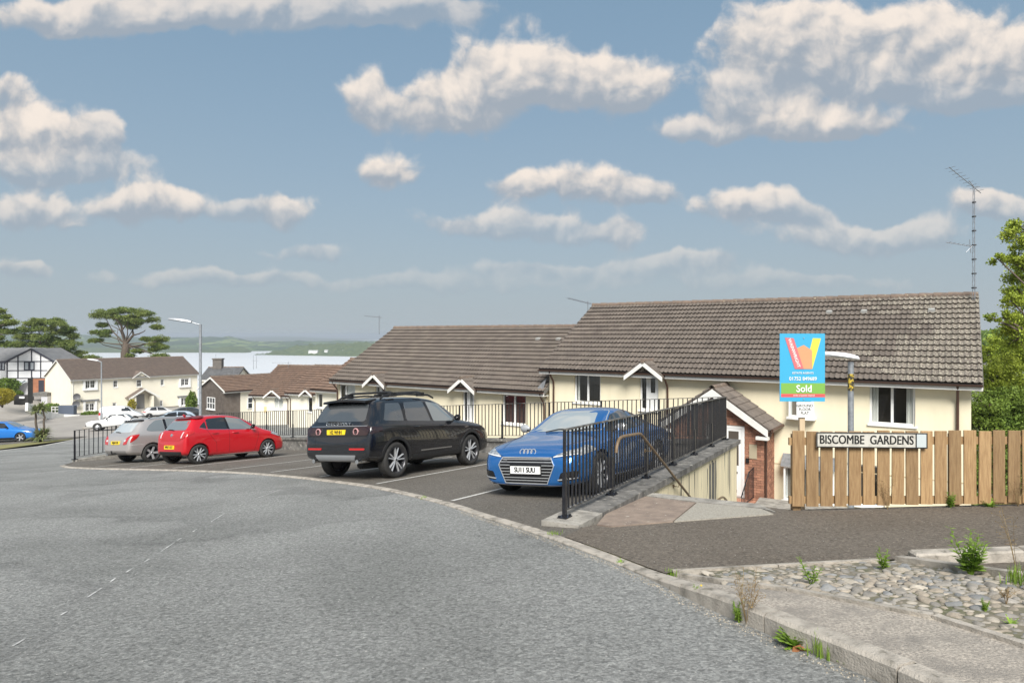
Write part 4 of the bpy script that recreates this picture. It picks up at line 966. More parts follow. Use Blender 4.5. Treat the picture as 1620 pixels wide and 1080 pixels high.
# roof vents
for px, py in ((1148, 498), (1201, 496.5), (1305, 491)):
    x = upx(OM, HA, px) + 2.6; MB().add([(x - .1, 0, 0), (x + .1, 0, 0), (x + .08, .22, .02), (x - .08, .22, .02), (x - .09, .02, .09), (x + .09, .02, .09)], [(0, 1, 5, 4), (4, 5, 2, 3), (0, 4, 3), (1, 2, 5)]).build('roof_vent', mat('vent_grey', (.4, .4, .38), .7), mainh, M=Matrix.Translation((0, 3.0, EV + .06 + 2.54 * 3.35 / 4.4)) @ Matrix.Rotation(math.atan(2.54 / 4.4), 4, 'X'))
# floor band joint, in its own darker cream
MB().box(.0, LM, -.012, -.001, 2.36, 2.385).build('render_joint', mat('joint_line', (.55, .46, .29), .9), mainh)
# oriel upstairs and bay downstairs beside the porch
def bay(h, x0, x1, z0, z1, dep, top, group_):
    mb = MB(); ft = .05
    for xa in (x0, (x0 + x1) / 2 - ft / 2, x1 - ft): mb.box(xa, xa + ft, -dep, -dep + .06, z0, z1)
    mb.box(x0 + ft, x1 - ft, -dep + .001, -dep + .059, z1 - ft, z1); mb.box(x0 + ft, x1 - ft, -dep + .001, -dep + .059, z0, z0 + ft)
    for xa in (x0, x1 - .06): mb.box(xa, xa + .06, -dep + .061, -.002, z1 - ft, z1); mb.box(xa, xa + .06, -dep + .061, -.002, z0, z0 + ft); mb.box(xa, xa + .06, -.06, -.002, z0 + ft, z1 - ft)
    o = mb.build('bay_window', WHITE, h)
    MB().quad((x0 + ft, -dep + .03, z0 + ft), (x1 - ft, -dep + .03, z0 + ft), (x1 - ft, -dep + .03, z1 - ft), (x0 + ft, -dep + .03, z1 - ft)).build('pane', PANE, o)
    for xa in (x0 + .03, x1 - .03): MB().quad((xa, -dep + .06, z0 + ft), (xa, -.06, z0 + ft), (xa, -.06, z1 - ft), (xa, -dep + .06, z1 - ft)).build('pane', PANE, o)
    MB().box(x0 + .05, x1 - .05, -.02, -.004, z0, z1).build('room', DARKIN, o)
    n = 8; arc = [(x0 - .06 + (x1 - x0 + .12) * i / n, -dep - .04 - .07 * math.sin(math.pi * i / n)) for i in range(n + 1)]
    MB().prism([(x0 - .06, -.003)] + arc + [(x1 + .06, -.003)], z0 - .07, z0 - .004).build('sill', WHITE, o)
    if top:
        zt = z1 + .02; mb = MB(); mb.add([(x0 - .08, -dep - .08, zt), (x1 + .08, -dep - .08, zt), (x1 + .08, -.003, zt + .32), (x0 - .08, -.003, zt + .32), (x0 - .08, -.003, zt), (x1 + .08, -.003, zt)], [(0, 1, 2, 3), (0, 4, 5, 1), (0, 3, 4), (1, 5, 2)]); mb.build('lead_roof', LEAD, o)
        MB().box(x0 - .07, x1 + .07, -dep - .07, -.004, zt - .018, zt - .001).build('soffit', WHITE, o)
    return o
xo0, xo1 = upx(OM, HA, 1250), upx(OM, HA, 1288)
bay(mainh, xo0, xo1, 6.35 - 660 / 660 * 0 + (-(660 - HY) / F * 19.6), 6.35 + (-(612 - HY) / F * 19.6), .22, False, 0)
bay(mainh, xo0 - .12, xo1 + .55, 6.35 + (-(795 - HY) / F * 19.4), 6.35 + (-(741 - HY) / F * 19.4), .34, True, 0)
# brick porch: gable end towards the steps
def porch():
    # local: x along the wall, front wall at y=-PJ
    PJ = 1.35; xr = upx(OM, HA, 1217) + .15; W = 2.9; xl = xr - W; xc = xr - W / 2
    Yf = 19.3; f_ = lambda py, px: -(py - HY) / F * (OM.y + math.sin(HA) * 0) 
    zp = 6.35 - 1.66; ze = zp - (W / 2) * .70; z0 = 6.35 - 4.86
    pr = MB(); pr.box(xl + .02, xr - .02, -PJ + .02, -.002, z0 - .6, ze + .1)
    pr.add([(xl + .02, -PJ + .02, ze + .09), (xr - .02, -PJ + .02, ze + .09), (xc, -PJ + .02, zp - .02)], [(0, 1, 2)])
    p = pr.build('porch', MORTAR, mainh)
    # bricks: front, with the door opening left free, and the right-hand return
    bw, bh, j = .215, .065, .010; bk = MB(); dx0, dx1, dz1 = xr - 1.72, xr - .55, z0 + 2.12
    z = z0 - .55; row = 0
    while z < zp - .12:
        lim = W / 2 if z < ze else max(0, (zp - .05 - z) / .70)
        x = xl - (0 if row % 2 else .1125)
        while x < xr:
            a, b = max(x, xc - lim, xl), min(x + bw, xc + lim, xr)
            segs = [(a, b)]
            if z + bh > z0 and z < dz1: segs = [(a, min(b, dx0)), (max(a, dx1), b)]
            for (q, w) in segs:
                if w - q > .03: bk.box(q, w, -PJ - .002 + random.uniform(-.001, .001), -PJ + .05, z, z + bh)
            x += bw + j
        if z < ze:
            y = -PJ + (.002 if row % 2 else .11)
            while y < -.05: bk.box(xr - .05, xr + .002, y + .052, min(y + bw, -.01), z, z + bh); y += bw + j
        z += bh + j; row += 1
    bk.build('bricks', BRICK, p, kind='stuff')
    # door
    MB().box(dx0 + .002, dx1 - .002, -PJ + .015, -PJ + .0185, z0, dz1).build('door_recess', WHITE, p)
    mb = MB(); mb.box(dx0, dx0 + .07, -PJ - .01, -PJ + .05, z0, dz1); mb.box(dx1 - .07, dx1, -PJ - .01, -PJ + .05, z0, dz1); mb.box(dx0 + .07, dx1 - .07, -PJ - .009, -PJ + .05, dz1 - .07, dz1)
    mb.box(dx0 + .08, dx1 - .08, -PJ + .0, -PJ + .04, z0 + .03, dz1 - .08); mb.box(dx0 + .3, dx0 + .36, -PJ - .008, -PJ - .0005, z0 + .05, dz1 - .1)
    mb.build('front_door', WHITE, p)
    GLD = mat('door_glass', (.10, .085, .07), .06, spec=.8)
    MB().box(dx1 - .47, dx1 - .17, -PJ - .006, -PJ - .0005, z0 + .95, dz1 - .15).build('door_pane', GLD, p)
    MB().box(dx1 - .44, dx1 - .20, -PJ - .012, -PJ - .0005, z0 + .70, z0 + .76).build('letterbox', BLACK, p)
    MB().box(dx1 - .44, dx1 - .22, -PJ - .010, -PJ - .0005, z0 + .14, z0 + .22).build('door_plate', BLACK, p)
    MB().box(dx1 + .14, dx1 + .36, -PJ - .016, -PJ - .003, z0 + 1.2, z0 + 1.62).build('notice', mat('buff_plaque', (.42, .36, .25), .6), p)
    MB().box(dx1 + .05, dx1 + .14, -PJ - .05, -PJ - .003, z0 + 1.07, z0 + 1.2).build('entry_phone', BLACK, p)
    # roof with tiles on both slopes, white bargeboards
    for s in (-1, 1):
        mb = MB(); a = Vector((xc + s * (W / 2 + .20), 0, ze - .14)); b = Vector((xc, 0, zp)); yf = -PJ - .22
        mb.add([(a.x, yf, a.z), (b.x, yf, b.z), (b.x, -.004, b.z), (a.x, -.004, a.z), (a.x, yf, a.z + .05), (b.x, yf, b.z + .05), (b.x, -.004, b.z + .05), (a.x, -.004, a.z + .05)], [(0, 1, 2, 3), (7, 6, 5, 4), (0, 4, 5, 1), (3, 2, 6, 7), (0, 3, 7, 4)])
        d = b - a; n = 7
        for i in range(n):
            p0, p1 = a + d * (i / n), a + d * ((i + 1.15) / n if i < n - 1 else 1)
            k = 0; y = yf - .02
            while y < -.1:
                nv = Vector((-d.z, 0, d.x)).normalized() * (1 if d.x > 0 else -1); nv = nv if nv.z > 0 else -nv
                q = [p0 + nv * .10, p1 + nv * .07]; w_ = .145
                mb.add([(q[0].x, y, q[0].z), (q[1].x, y, q[1].z), (q[1].x, y + w_, q[1].z), (q[0].x, y + w_, q[0].z), (p0.x, y, p0.z + .05), (p0.x, y + w_, p0.z + .05), (q[0].x + nv.x * .03, y + .07, q[0].z + nv.z * .03), (q[1].x + nv.x * .03, y + .07, q[1].z + nv.z * .03)], [(0, 1, 7, 6), (6, 7, 2, 3), (4, 0, 6, 3, 5), (4, 1, 0)])
                y += .15
        mb.build('roof_slope', TILE, p)
        mb = MB(); c = Vector((xc + s * (W / 2 + .17), yf, ze - .14)); e = Vector((xc, yf, zp - .02)); h0 = .20
        mb.add([(c.x, yf - .03, c.z - h0 + .05), (c.x, yf - .03, c.z + .06), (e.x, yf - .03, e.z + .04), (e.x, yf - .03, e.z - h0), (c.x, yf - .004, c.z - h0 + .05), (c.x, yf - .004, c.z + .06), (e.x, yf - .004, e.z + .04), (e.x, yf - .004, e.z - h0)], [(0, 1, 2, 3), (7, 6, 5, 4), (0, 3, 7, 4), (1, 5, 6, 2), (0, 4, 5, 1)])
        mb.box(min(c.x, c.x - s * .34), max(c.x, c.x - s * .34), yf - .026, -PJ, c.z - .24, c.z - h0 + .052)
        mb.build('bargeboard', WPAINT, p)
    mb = MB(); y = -PJ - .25
    while y < -.3: mb.lathe([(.09, 0), (.1, .38)], 10, Matrix.Translation((xc, y, zp + .05))); y += .39
    mb.build('ridge_tile', RIDGE, p)
    mb = MB(); mb.tube([(xr + .26, -PJ - .15, ze - .10), (xr + .26, -.05, ze - .10)], .05, 8); mb.tube([(xr + .24, -PJ - .1, ze - .12), (xr + .16, -PJ + .0, ze - .30), (xr + .05, -PJ + .06, ze - .42), (xr + .05, -PJ + .06, z0 - .6)], .036, 8)
    mb.build('gutter', BROWNP, p, smooth=50)
    # entrance steps with a small black rail
    MB().bevbox(dx0 - .25, dx1 + .35, -PJ - 1.1, -PJ - .05, z0 - .6, z0 - .02, .012).bevbox(dx0 - .25, dx1 + .35, -PJ - 1.4, -PJ - 1.101, z0 - .6, z0 - .2, .012).build('doorstep', BRICK, p)
    mb = MB(); xr2 = dx1 + .28
    mb.tube([(xr2, -PJ - .05, z0 + .95), (xr2, -PJ - .6, z0 + .9), (xr2, -PJ - 1.4, z0 + .35)], .018, 6); mb.tube([(xr2, -PJ - .05, z0 + .08), (xr2, -PJ - 1.05, z0 + .08), (xr2, -PJ - 1.4, z0 - .15)], .014, 6)
    for k in range(10):
        t = k / 9; y = -PJ - .05 - 1.3 * t; mb.tube([(xr2, y, z0 + (.08 if t < .75 else .08 - (t - .75) * .9)), (xr2, y, z0 + .95 - (.05 * t if t < .42 else .05 + (t - .42) * .98))], .009, 6)
    mb.build('step_railing', BLKM, p)
porch()

# ---- second block, stepped down
O2 = OM - Uv * (11.95 + .1) + Vector((0, 0, 0)); O2.z = -7.2
E2 = -2.13 + 7.2
w2 = [wrect(O2, HA, 536, 562, 608, 640, 'third', curtain=(CURT, [(.4, 1.0)])), wrect(O2, HA, 593.5, 610, 611, 655, 'door'), wrect(O2, HA, 731.5, 750, 617, 668, 'door', curtain=(CURT, [(.45, .7)])), wrect(O2, HA, 794.5, 832, 624, 671, 'double', curtain=(CURTR, [(.05, .45), (.55, .97)]))]
h2 = house('middle cream flats with grey tiled roof stepped below the near block', O2, HA, 11.9, 8.1, E2, 2.5, w2, gablets=((upx(O2, HA, 603), 1.25), (upx(O2, HA, 741), 1.25)), pipes=(upx(O2, HA, 612), upx(O2, HA, 862), .12), name='block_of_flats', group='cream terrace of flats', gov=.12,
           indiv=lambda r, c: (r * .3 - c))
for w in w2: window(h2, *w[:4], style=w[4], **w[5])
# lead valley at its right end
MB().add([(11.55, -.30, E2 - .02), (11.95, -.30, E2 + .05), (11.95, -.05, E2 + .50), (11.75, -.1, E2 + .3)], [(0, 1, 2, 3)]).build('flashing', LEAD, h2)
for px, py in ((722, 538), (753, 538)):
    x = upx(O2, HA, px) + 2.2; MB().add([(x - .1, 0, 0), (x + .1, 0, 0), (x + .08, .22, .02), (x - .08, .22, .02), (x - .09, .02, .09), (x + .09, .02, .09)], [(0, 1, 5, 4), (4, 5, 2, 3), (0, 4, 3), (1, 2, 5)]).build('roof_vent', MATS['vent_grey'], h2, M=Matrix.Translation((0, 2.9, E2 + .06 + 2.5 * 3.25 / 4.4)) @ Matrix.Rotation(math.atan(2.5 / 4.4), 4, 'X'))

# ---- far end of the terrace
def far_house(label, px, y, eave_y, ang, L, D, rise, wins, wallm=CREAM2, gablets=(), pipes=(), H=5.1, **kw):
    O = at(px, eave_y, y); e = O.z; O = Vector((O.x, O.y, e - H))
    ws = [wrect(O, ang, *w[:4], w[4], **(w[5] if len(w) > 5 else {})) for w in wins]
    h = house(label, O, ang, L, D, H, rise, ws, wallm=wallm, tm=kw.pop('tm', TILEB), gablets=[(upx(O, ang, g), w) for g, w in gablets], pipes=[upx(O, ang, p) for p in pipes], full=False, **kw)
    for w in ws: window(h, *w[:4], style=w[4], **w[5])
    return h, O
far_house('cream flats with brown roof showing behind the roof rack of the black car', 499, 41, 614, HA, 7, 6.0, 1.75, [(502, 510, 622, 645, 'single')], group='cream terrace of flats', gov=.1)
hc, OC = far_house('cream house with brown roof and one gablet beside the tall drainpipe', 457, 50, 620, math.atan2(-.40, .92), 5.6, 6.2, 1.9, [(486.5, 494, 628, 652, 'single')], gablets=((490, 1.1),), pipes=(460,), group='cream terrace of flats', gov=.1)
hd, OD = far_house('cream house with wide brown roof, gablet and pair of tall windows', 399, 55, 623.5, math.atan2(-.25, .97), 5.2, 7.6, 2.25, [(433.5, 447.5, 627.5, 648, 'double', dict(curtain=(CURT, [(0, .45), (.55, 1)])))], gablets=((435.5, 1.5),), pipes=(404, 456), group='cream terrace of flats', gov=.1)
MB().box(1.15, 1.4, -.03, -.002, 3.6, 4.1).build('alarm_box', mat('alarm_box_buff', (.7, .55, .3), .5), hd)
AE = math.atan2(.785, .62)
he, OE = far_house('brown slate hung house end with white bargeboards and three light window', 355, 62, 618.5, AE, 6.2, 4.75, 1.25, [], wallm=SLATE, verge_white=True, group='cream terrace of flats', gov=.18)
# its gable window and front window
def side_window(h, y0, y1, z0, z1, panes, nm='window', fm=WHITE, x=0):
    mb = MB(); ft = .06; n = panes
    for i in range(n + 1): yy = y0 + (y1 - y0) * i / n; mb.box(x - .05, x - .004, yy - ft / 2, yy + ft / 2, z0, z1)
    for z in (z0, (z0 + z1) / 2, z1): mb.box(x - .049, x - .005, y0 + .01, y1 - .01, z - ft / 2, z + ft / 2)
    o = mb.build(nm, fm, h); MB().box(x - .02, x - .006, y0, y1, z0, z1).build('pane', mat('far_window_glass', (.035, .04, .045), .05, spec=.8), o)
    MB().box(x - .12, x - .006, y0 - .08, y1 + .08, z0 - .12, z0 - .03).build('sill', WHITE, o)
side_window(he, 1.75, 3.25, 3.25, 4.35, 3)
mb = MB()
for i in range(26):     # slate courses on the gable
    z = i * .2 + .1; 
    if z > 6.1: break
    hw = 2.375 if z < 5.1 else 2.375 * (6.25 - z) / 1.2
    if hw > .1: mb.box(-.018, -.003, 2.375 - hw + .02, 2.375 + hw - .02, z, z + .012)
mb.build('slate_courses', SLATE, he, kind='stuff')
MB().box(1.6, 6.2, -.03, -.002, 0, 4.9).build('render_panel', CREAM2, he)
mb = MB(); mb.box(2.3, 3.5, -.09, -.032, 3.2, 4.35); wq = mb.build('window', WHITE, he)
for i in (0, 1):
    for j in (0, 1): MB().box(2.38 + i * .56, 2.86 + i * .56, -.1, -.0905, 3.28 + j * .54, 3.74 + j * .54).build('pane', MATS['far_window_glass'], wq)
# lean-to porch roof at its foot
MB().add([(-.9, .6, 1.9), (-.9, 2.6, 1.9), (-.05, 2.6, 2.7), (-.05, .6, 2.7), (-.95, .6, 1.75), (-.95, 2.6, 1.75)], [(0, 3, 2, 1), (0, 1, 5, 4)]).build('porch_roof', TILEB, he)
# grey slated house behind with a stone chimney
gO = at(319, 600, 82); hg = house('grey slated house behind the slate hung gable with stone chimney', Vector((gO.x, gO.y, gO.z - 5)), math.atan2(.1, .99), 4.0, 6, 5, 1.35, [], wallm=CREAM2, tm=SLATEG, name='cottage', full=False, gutter=False, group='far houses')
MB().box(.5, 1.6, 2.4, 3.3, 5.5, 7.4).box(.42, 1.68, 2.32, 3.38, 7.4, 7.55).build('chimney', mat('chimney_stone', (.17, .15, .13), .9, c2=(.11, .10, .09), scale=4), hg)

# ---- far cream flats on the left
AF = math.atan2(.785, .62); OFp = at(112.4, 600.5, 88); OF = Vector((OFp.x, OFp.y, OFp.z - 4.65)); EF = 4.65
k_ = lambda a, b, t, bo, st='double', **kw: wrect(OF, AF, a, b, t, bo, st, **kw)
wf = [k_(134, 151, 601, 614.5, 'double', glaze=2), k_(179, 186.5, 601, 613, 'single', glaze=2), k_(216, 224.5, 600, 612, 'single', glaze=2), k_(254, 260, 599.5, 610, 'single', glaze=2), k_(285.5, 299, 598.5, 610, 'double', glaze=2),
      k_(133, 150, 637.5, 650, 'double', glaze=2), k_(178, 184.5, 636.5, 647, 'single', glaze=2), k_(253, 258, 633, 642.5, 'single', glaze=2), k_(284, 298.5, 629, 641, 'double', glaze=2)]
hf = house('large cream two storey flats with brown roof across the forecourt', OF, AF, 17.1, 10.3, EF, 2.55, wf, wallm=CREAM2, tm=tile_mat('far_roof_tile', (.165, .125, .10), (.12, .095, .08), (.2, .16, .13), .6, .8), verge_white=True, name='block_of_flats', full=False, gutm=WHITE, gablets=((upx(OF, AF, 221), 2.3),), pipes=(.2,), prof=1, gov=.2, group='far houses')
FG = mat('far_pane', (.05, .055, .06), .05, spec=.8)
for w in wf: window(hf, *w[:4], style=w[4], ft=.11, **w[5])
for a, b, t, bo in ((131, 154, 599.5, 616.5), (283, 301, 598, 612), (131, 153, 634, 652), (283, 300.5, 627.5, 643)):   # projecting white surrounds
    x0, x1, z0, z1, _, _ = k_(a, b, t, bo); MB().box(x0, x1, -.20, -.003, z0 - .05, z0 + .12).build('sill', WHITE, hf)
    for xa in (x0, x1 - .28): MB().box(xa, xa + .28, -.16, -.004, z0 + .12, z1).build('window_surround', WHITE, hf)
    if t > 620: MB().box(x0 - .25, x1 + .25, -.25, -.003, z1, z1 + .2).build('lead_roof', LEAD, hf)
xd = upx(OF, AF, 222); pr = MB(); tz = 2.45
pr.add([(xd - 2.1, -1.5, tz - .75), (xd, -1.5, tz + .55), (xd, -.02, tz + .55), (xd - 2.1, -.02, tz - .75), (xd + 2.1, -1.5, tz - .75), (xd + 2.1, -.02, tz - .75), (xd - 2.1, -1.5, tz - .9), (xd, -1.5, tz + .4), (xd + 2.1, -1.5, tz - .9)], [(0, 1, 2, 3), (1, 4, 5, 2), (6, 7, 1, 0), (7, 8, 4, 1)])
pq = pr.build('porch_roof', MATS['far_roof_tile'], hf)
for s in (-1, 1): MB().beam((xd + s * 2.1, -1.54, tz - .88), (xd, -1.54, tz + .45), .04, .22).build('bargeboard', WPAINT, pq)
MB().box(xd - .55, xd + .55, -.06, -.003, 0, 2.05).build('front_door', mat('grey_door', (.30, .30, .30), .5), hf)
for x_ in (xd - 1.3, xd + 1.1): MB().box(x_, x_ + .2, -1.4, -.02, 0, tz - .6).build('porch_post', CREAM2, pq)
# satellite dishes
for i, (px, py) in enumerate(((120, 627), (119, 638.5))):
    x = upx(OF, AF, px); z = -(py - HY) / F * (OF.y + .785 * x) - OF.z
    r = root('satellite_dish', hf.matrix_basis @ Vector((x, -.3, z)) if False else Vector((OF.x + .62 * x + .785 * .35, OF.y + .785 * x - .62 * .35, OF.z + z)), ('upper' if i == 0 else 'lower') + ' grey satellite dish on the far cream flats', 'satellite dish', rz=AF - R(25), group='satellite dishes')
    MB().lathe([(.001, .10), (.2, .075), (.34, .03), (.44, -.03)], 16).build('dish', mat('dish_grey', (.12, .12, .125), .5), r, smooth=50)
    MB().tube([(0, .1, 0), (0, .35, -.05)], .025, 6).tube([(0, .05, -.35), (0, -.5, -.05)], .015, 6).build('arm', GALV, r)
# curved white wall and bins by its corner
mb = MB(); wp = [at(x, y, d) for x, y, d in ((42, 639, 72), (50, 642, 74), (57, 646, 76), (66, 650, 78), (80, 654, 80), (100, 657, 82), (125, 658, 83))]
for a, b in zip(wp[:-1], wp[1:]): mb.beam(a + Vector((0, 0, -.3)), b + Vector((0, 0, -.3)), .25, .9)
mb.build('garden_wall', WPAINT, label='low curved white wall beside the far forecourt', cat='wall')
p = at(107, 655, 84); MB().bevbox(-1, 1, -.35, .35, 0, 1.15, .05, Matrix.Translation((p.x, p.y, p.z))).build('wheelie_bin_store', mat('bin_blue_grey', (.09, .11, .15), .5), label='blue grey bin store by the corner of the far flats', cat='bin store')
mb = MB(); p = at(93, 655, 84)
for k in range(5): mb.beam((p.x - .9 + k * .45, p.y, p.z - .2), (p.x - .9 + k * .45, p.y, p.z + 1.0), .09, .09)
for z in (.2, .6, .95): mb.beam((p.x - .95, p.y - .03, p.z + z), (p.x + .95, p.y - .03, p.z + z), .05, .1)
mb.build('gate', WPAINT, label='white slatted gate beside the blue grey bin store', cat='gate')

# ---- half-timbered house, far left
HTO = at(11, 598.5, 104); hW = 69 / F * 104
ht = root('half_timbered_house', Vector((HTO.x, HTO.y, HTO.z)), 'white half timbered house with black beams behind the yellow bush', 'house', rz=R(6), group='far houses')
WR = mat('white_render', (.86, .86, .86), .8); BB = mat('black_beam', (.03, .03, .045), .6)
e = 2.7; r_ = 4.62
mb = MB(); mb.add([(0, 0, 0), (hW, 0, 0), (hW, 0, e), (hW / 2 + .2, 0, r_), (0, 0, e)], [(0, 1, 2, 3, 4)]); mb.box(-5, hW, .01, 8, -3.2, e); mb.box(-5, -.01, -.02 + .03, .2, 0, e); mb.build('wall', WR, ht)
mb = MB()
for x in (.05, 1.65, hW / 2 + .2, 5.05, hW - .1): 
    zt = e if x in (.05, hW - .1) else min(r_, e + (r_ - e) * (1 - abs(x - hW / 2 - .2) / (hW / 2)))
    mb.box(x - .09, x + .09, -.04, -.002, 0, zt)
for z in (.02, 1.25, e): mb.box(0, hW, -.045, -.003, z - .07, z + .07)
mb.box(-5, -.2, -.045, .0, e - .1, e + .1); mb.box(-1.5, -1.35, -.04, -.0, 0, e)
for s in (0, hW): mb.beam((s + (-.35 if s == 0 else .35), -.15, e - .15), (hW / 2 + .2, -.15, r_ + .08), .16, .22)
mb.build('timber_frame', BB, ht)
mb = MB(); mb.add([(-.4, -.25, e - .1), (hW / 2 + .2, -.25, r_ + .15), (hW / 2 + .2, 8, r_ + .15), (-.4, 8, e - .1), (hW + .4, -.25, e - .1), (hW + .4, 8, e - .1)], [(0, 1, 2, 3), (1, 4, 5, 2)]); mb.add([(-6, -.1, e), (.2, -.1, e), (hW / 2 + .2, 4, r_ + .2), (-6, 4, r_ + .2)], [(0, 1, 2, 3)]); mb.build('roof', SLATEG, ht)
for (a, b, c, d) in ((2.55, 4.15, 1.3, 2.65), (-1.3, -.3, 1.3, 2.6)):
    o = MB().box(a, b, -.06, -.046, c, d).build('window', BB, ht); n = 2
    for i in range(n): w = (b - a) / n; MB().box(a + i * w + .2, a + (i + 1) * w - .15, -.07, -.0605, c + .15, d - .15).build('pane', mat('pale_blind', (.42, .45, .47), .1), o)
mb = MB(); mb.box(3.6, hW, -.3, -.01, -3.2, -.05); mb.build('brick_base', mat('orange_brick', (.40, .17, .09), .85, c2=(.3, .13, .07), scale=3, bump=.3, bscale=12), ht)
MB().box(4.9, 5.7, -.34, -.302, -3.0, -.3).build('side_door', BB, ht)
mb = MB(); cz = -1.0                     # conservatory
mb.add([(-5, -2.6, cz - .6), (2.2, -2.6, cz - .6), (3.4, -.31, cz + .65), (-5, -.31, cz + .65)], [(0, 1, 2, 3)]); mb.build('conservatory_roof', mat('conservatory_glass', (.42, .47, .48), .15), ht)
mb = MB(); mb.box(-5, 3.2, -2.55, -2.5, cz - 2.2, cz - .62); mb.build('conservatory', mat('dark_glazing', (.05, .055, .06), .1), ht)
mb = MB()
for k in range(6): x = -4.5 + k * 1.4; mb.beam((x, -2.62, cz - .56), (min(x + .4, 3.3), -.33, cz + .69), .09, .06); mb.box(x - .05, x + .05, -2.62, -2.555, cz - 2.2, cz - .62)
mb.beam((-5, -2.65, cz - .6), (3.2, -2.65, cz - .6), .1, .12); mb.build('conservatory_frame', BB, ht)
# dark garden fence, gate and car port
def panel_fence(label, a, b, h, m_, n):
    r = root('garden_fence', a, label, 'fence', group='dark garden fences'); d = b - a
    for i in range(n):
        p, q = d * (i / n), d * ((i + .94) / n); mb = MB(); mb.beam(p + Vector((0, 0, h / 2)), q + Vector((0, 0, h / 2)), .03, h + random.uniform(-.05, .05)); mb.build('board', m_, r)
DKF = mat('dark_stained_timber', (.035, .033, .033), .7)
panel_fence('dark timber gate with a white plate under the green bushes', at(22, 640, 78), at(44, 640, 78), 1.2, DKF, 9)
panel_fence('tall dark timber fence left of the far cream flats', at(44, 640, 79), at(52, 637, 81), 3.2, DKF, 5)
p = at(34.5, 628.5, 77.8); MB().box(-.32, .32, -.02, 0, -.12, .12, Matrix.Translation(p)).build('house_name_plate', BWHITE, label='small white plate on the dark timber gate', cat='plate')
p = at(52, 618, 92); mb = MB(); mb.box(0, 2.1, 0, 3, -.4, 0, Matrix.Translation(p)); o = root('car_port', Vector((p.x, p.y, p.z - 3)), 'flat roofed grey car port against the far cream flats', 'car port')
MB().box(-.2, 2.0, 0, 3, 2.2, 2.7).build('roof', COPE, o); MB().box(1.15, 2.0, .05, 2.9, -.4, 2.199).build('wall', mat('grey_door2', (.5, .5, .52), .6), o); MB().box(-.15, -.0, .05, .2, -.4, 2.199).build('post', DKF, o)

# ---- aerials
ALU = mat('aerial_alloy', (.30, .31, .33), .45, metal=.6)
def yagi(r, c, d, L, n, el):
    """boom with cross elements"""
    d = Vector(d).normalized(); s = d.cross(Vector((0, 0, 1))).normalized(); mb = MB(); c = Vector(c)
    mb.tube([c, c + d * L], .011, 5)
    for i in range(n): p = c + d * (L * (i + .3) / n); mb.tube([p - s * el / 2 + Vector((0, 0, .015)), p + s * el / 2 + Vector((0, 0, .015))], .006, 4)
    mb.build('aerial', ALU, r)
ry = 20.4; pb = at(1541, 524, ry)
mast = root('aerial_mast', pb, 'tall lattice aerial mast with two aerials on the right hand gable', 'aerial')
hgt = (524 - 296) / F * ry; mb = MB(); cs = [Vector((math.cos(a), math.sin(a), 0)) * .05 for a in (.3, 2.4, 4.5)]
for c in cs: mb.tube([c, c * .55 + Vector((0, 0, hgt))], .007, 5)
z = 0; k = 0
while z < hgt - .3:
    for i in range(3): a, b = cs[i] * (1 - .45 * z / hgt), cs[(i + 1) % 3] * (1 - .45 * z / hgt); mb.tube([a + Vector((0, 0, z)), b + Vector((0, 0, z + .3))], .0035, 4)
    z += .3
mb.build('mast', ALU, mast)
mb = MB()
for i in range(9): z = .45 + i * (hgt - .5) / 9; mb.box(-.055 + i * .002, .055 - i * .002, -.055 + i * .002, .055 - i * .002, z, z + .04)
mb.build('collar', mat('dark_collar', (.05, .05, .055), .6), mast)
MB().beam((0, 0, .12), (-.35, .2, .10), .03, .03).beam((0, 0, .72), (-.45, .2, .70), .03, .03).build('bracket', COPE, mast)
yagi(mast, Vector((-.78, 0, hgt + .62)), (.86, .25, -.50), 1.5, 9, .34)
MB().tube([(0, 0, hgt), (-.16, 0, hgt + .20)], .012, 5).tube([(0, 0, hgt), (.2, .1, hgt + .05)], .01, 5).build('stay', ALU, mast)
zz2 = (524 - 390) / F * ry; yagi(mast, Vector((-.05, 0, zz2)), (-.93, .2, .20), .75, 6, .3); MB().tube([(-.1, 0, zz2 - .2), (-.14, 0, zz2 + .22)], .01, 5).tube([(-.25, 0, zz2 - .18), (-.05, 0, zz2 + .02)], .008, 5).build('stay', ALU, mast)
def roof_aerial(label, px, py_top, py_bot, y, d, L, n=10, el=.35):
    b = at(px, py_bot, y); t = at(px, py_top, y); r = root('aerial', b, label, 'aerial', group='roof aerials')
    MB().tube([(0, 0, -.3), (0, 0, t.z - b.z)], .016, 6).build('pole', ALU, r)
    yagi(r, Vector((0, 0, t.z - b.z - .1)) - Vector(d).normalized() * (L * .85), d, L, n, el)
roof_aerial('small roof aerial at the left end of the middle tiled roof', 600, 499, 520, 35.6, (.85, .4, -.08), .95)
roof_aerial('long thin roof aerial at the left end of the near tiled roof', 930, 476, 485, 28.4, (.8, .5, -.16), 1.3)
roof_aerial('thin roof aerial above the wide brown roof of the far terrace', 456, 572, 583, 58, (.9, .3, -.02), 1.6, 12, .5)
roof_aerial('thin roof aerial in front of the estuary near the grey slated roof', 370, 580, 590, 64, (.9, .3, -.02), 1.1, 8, .5)
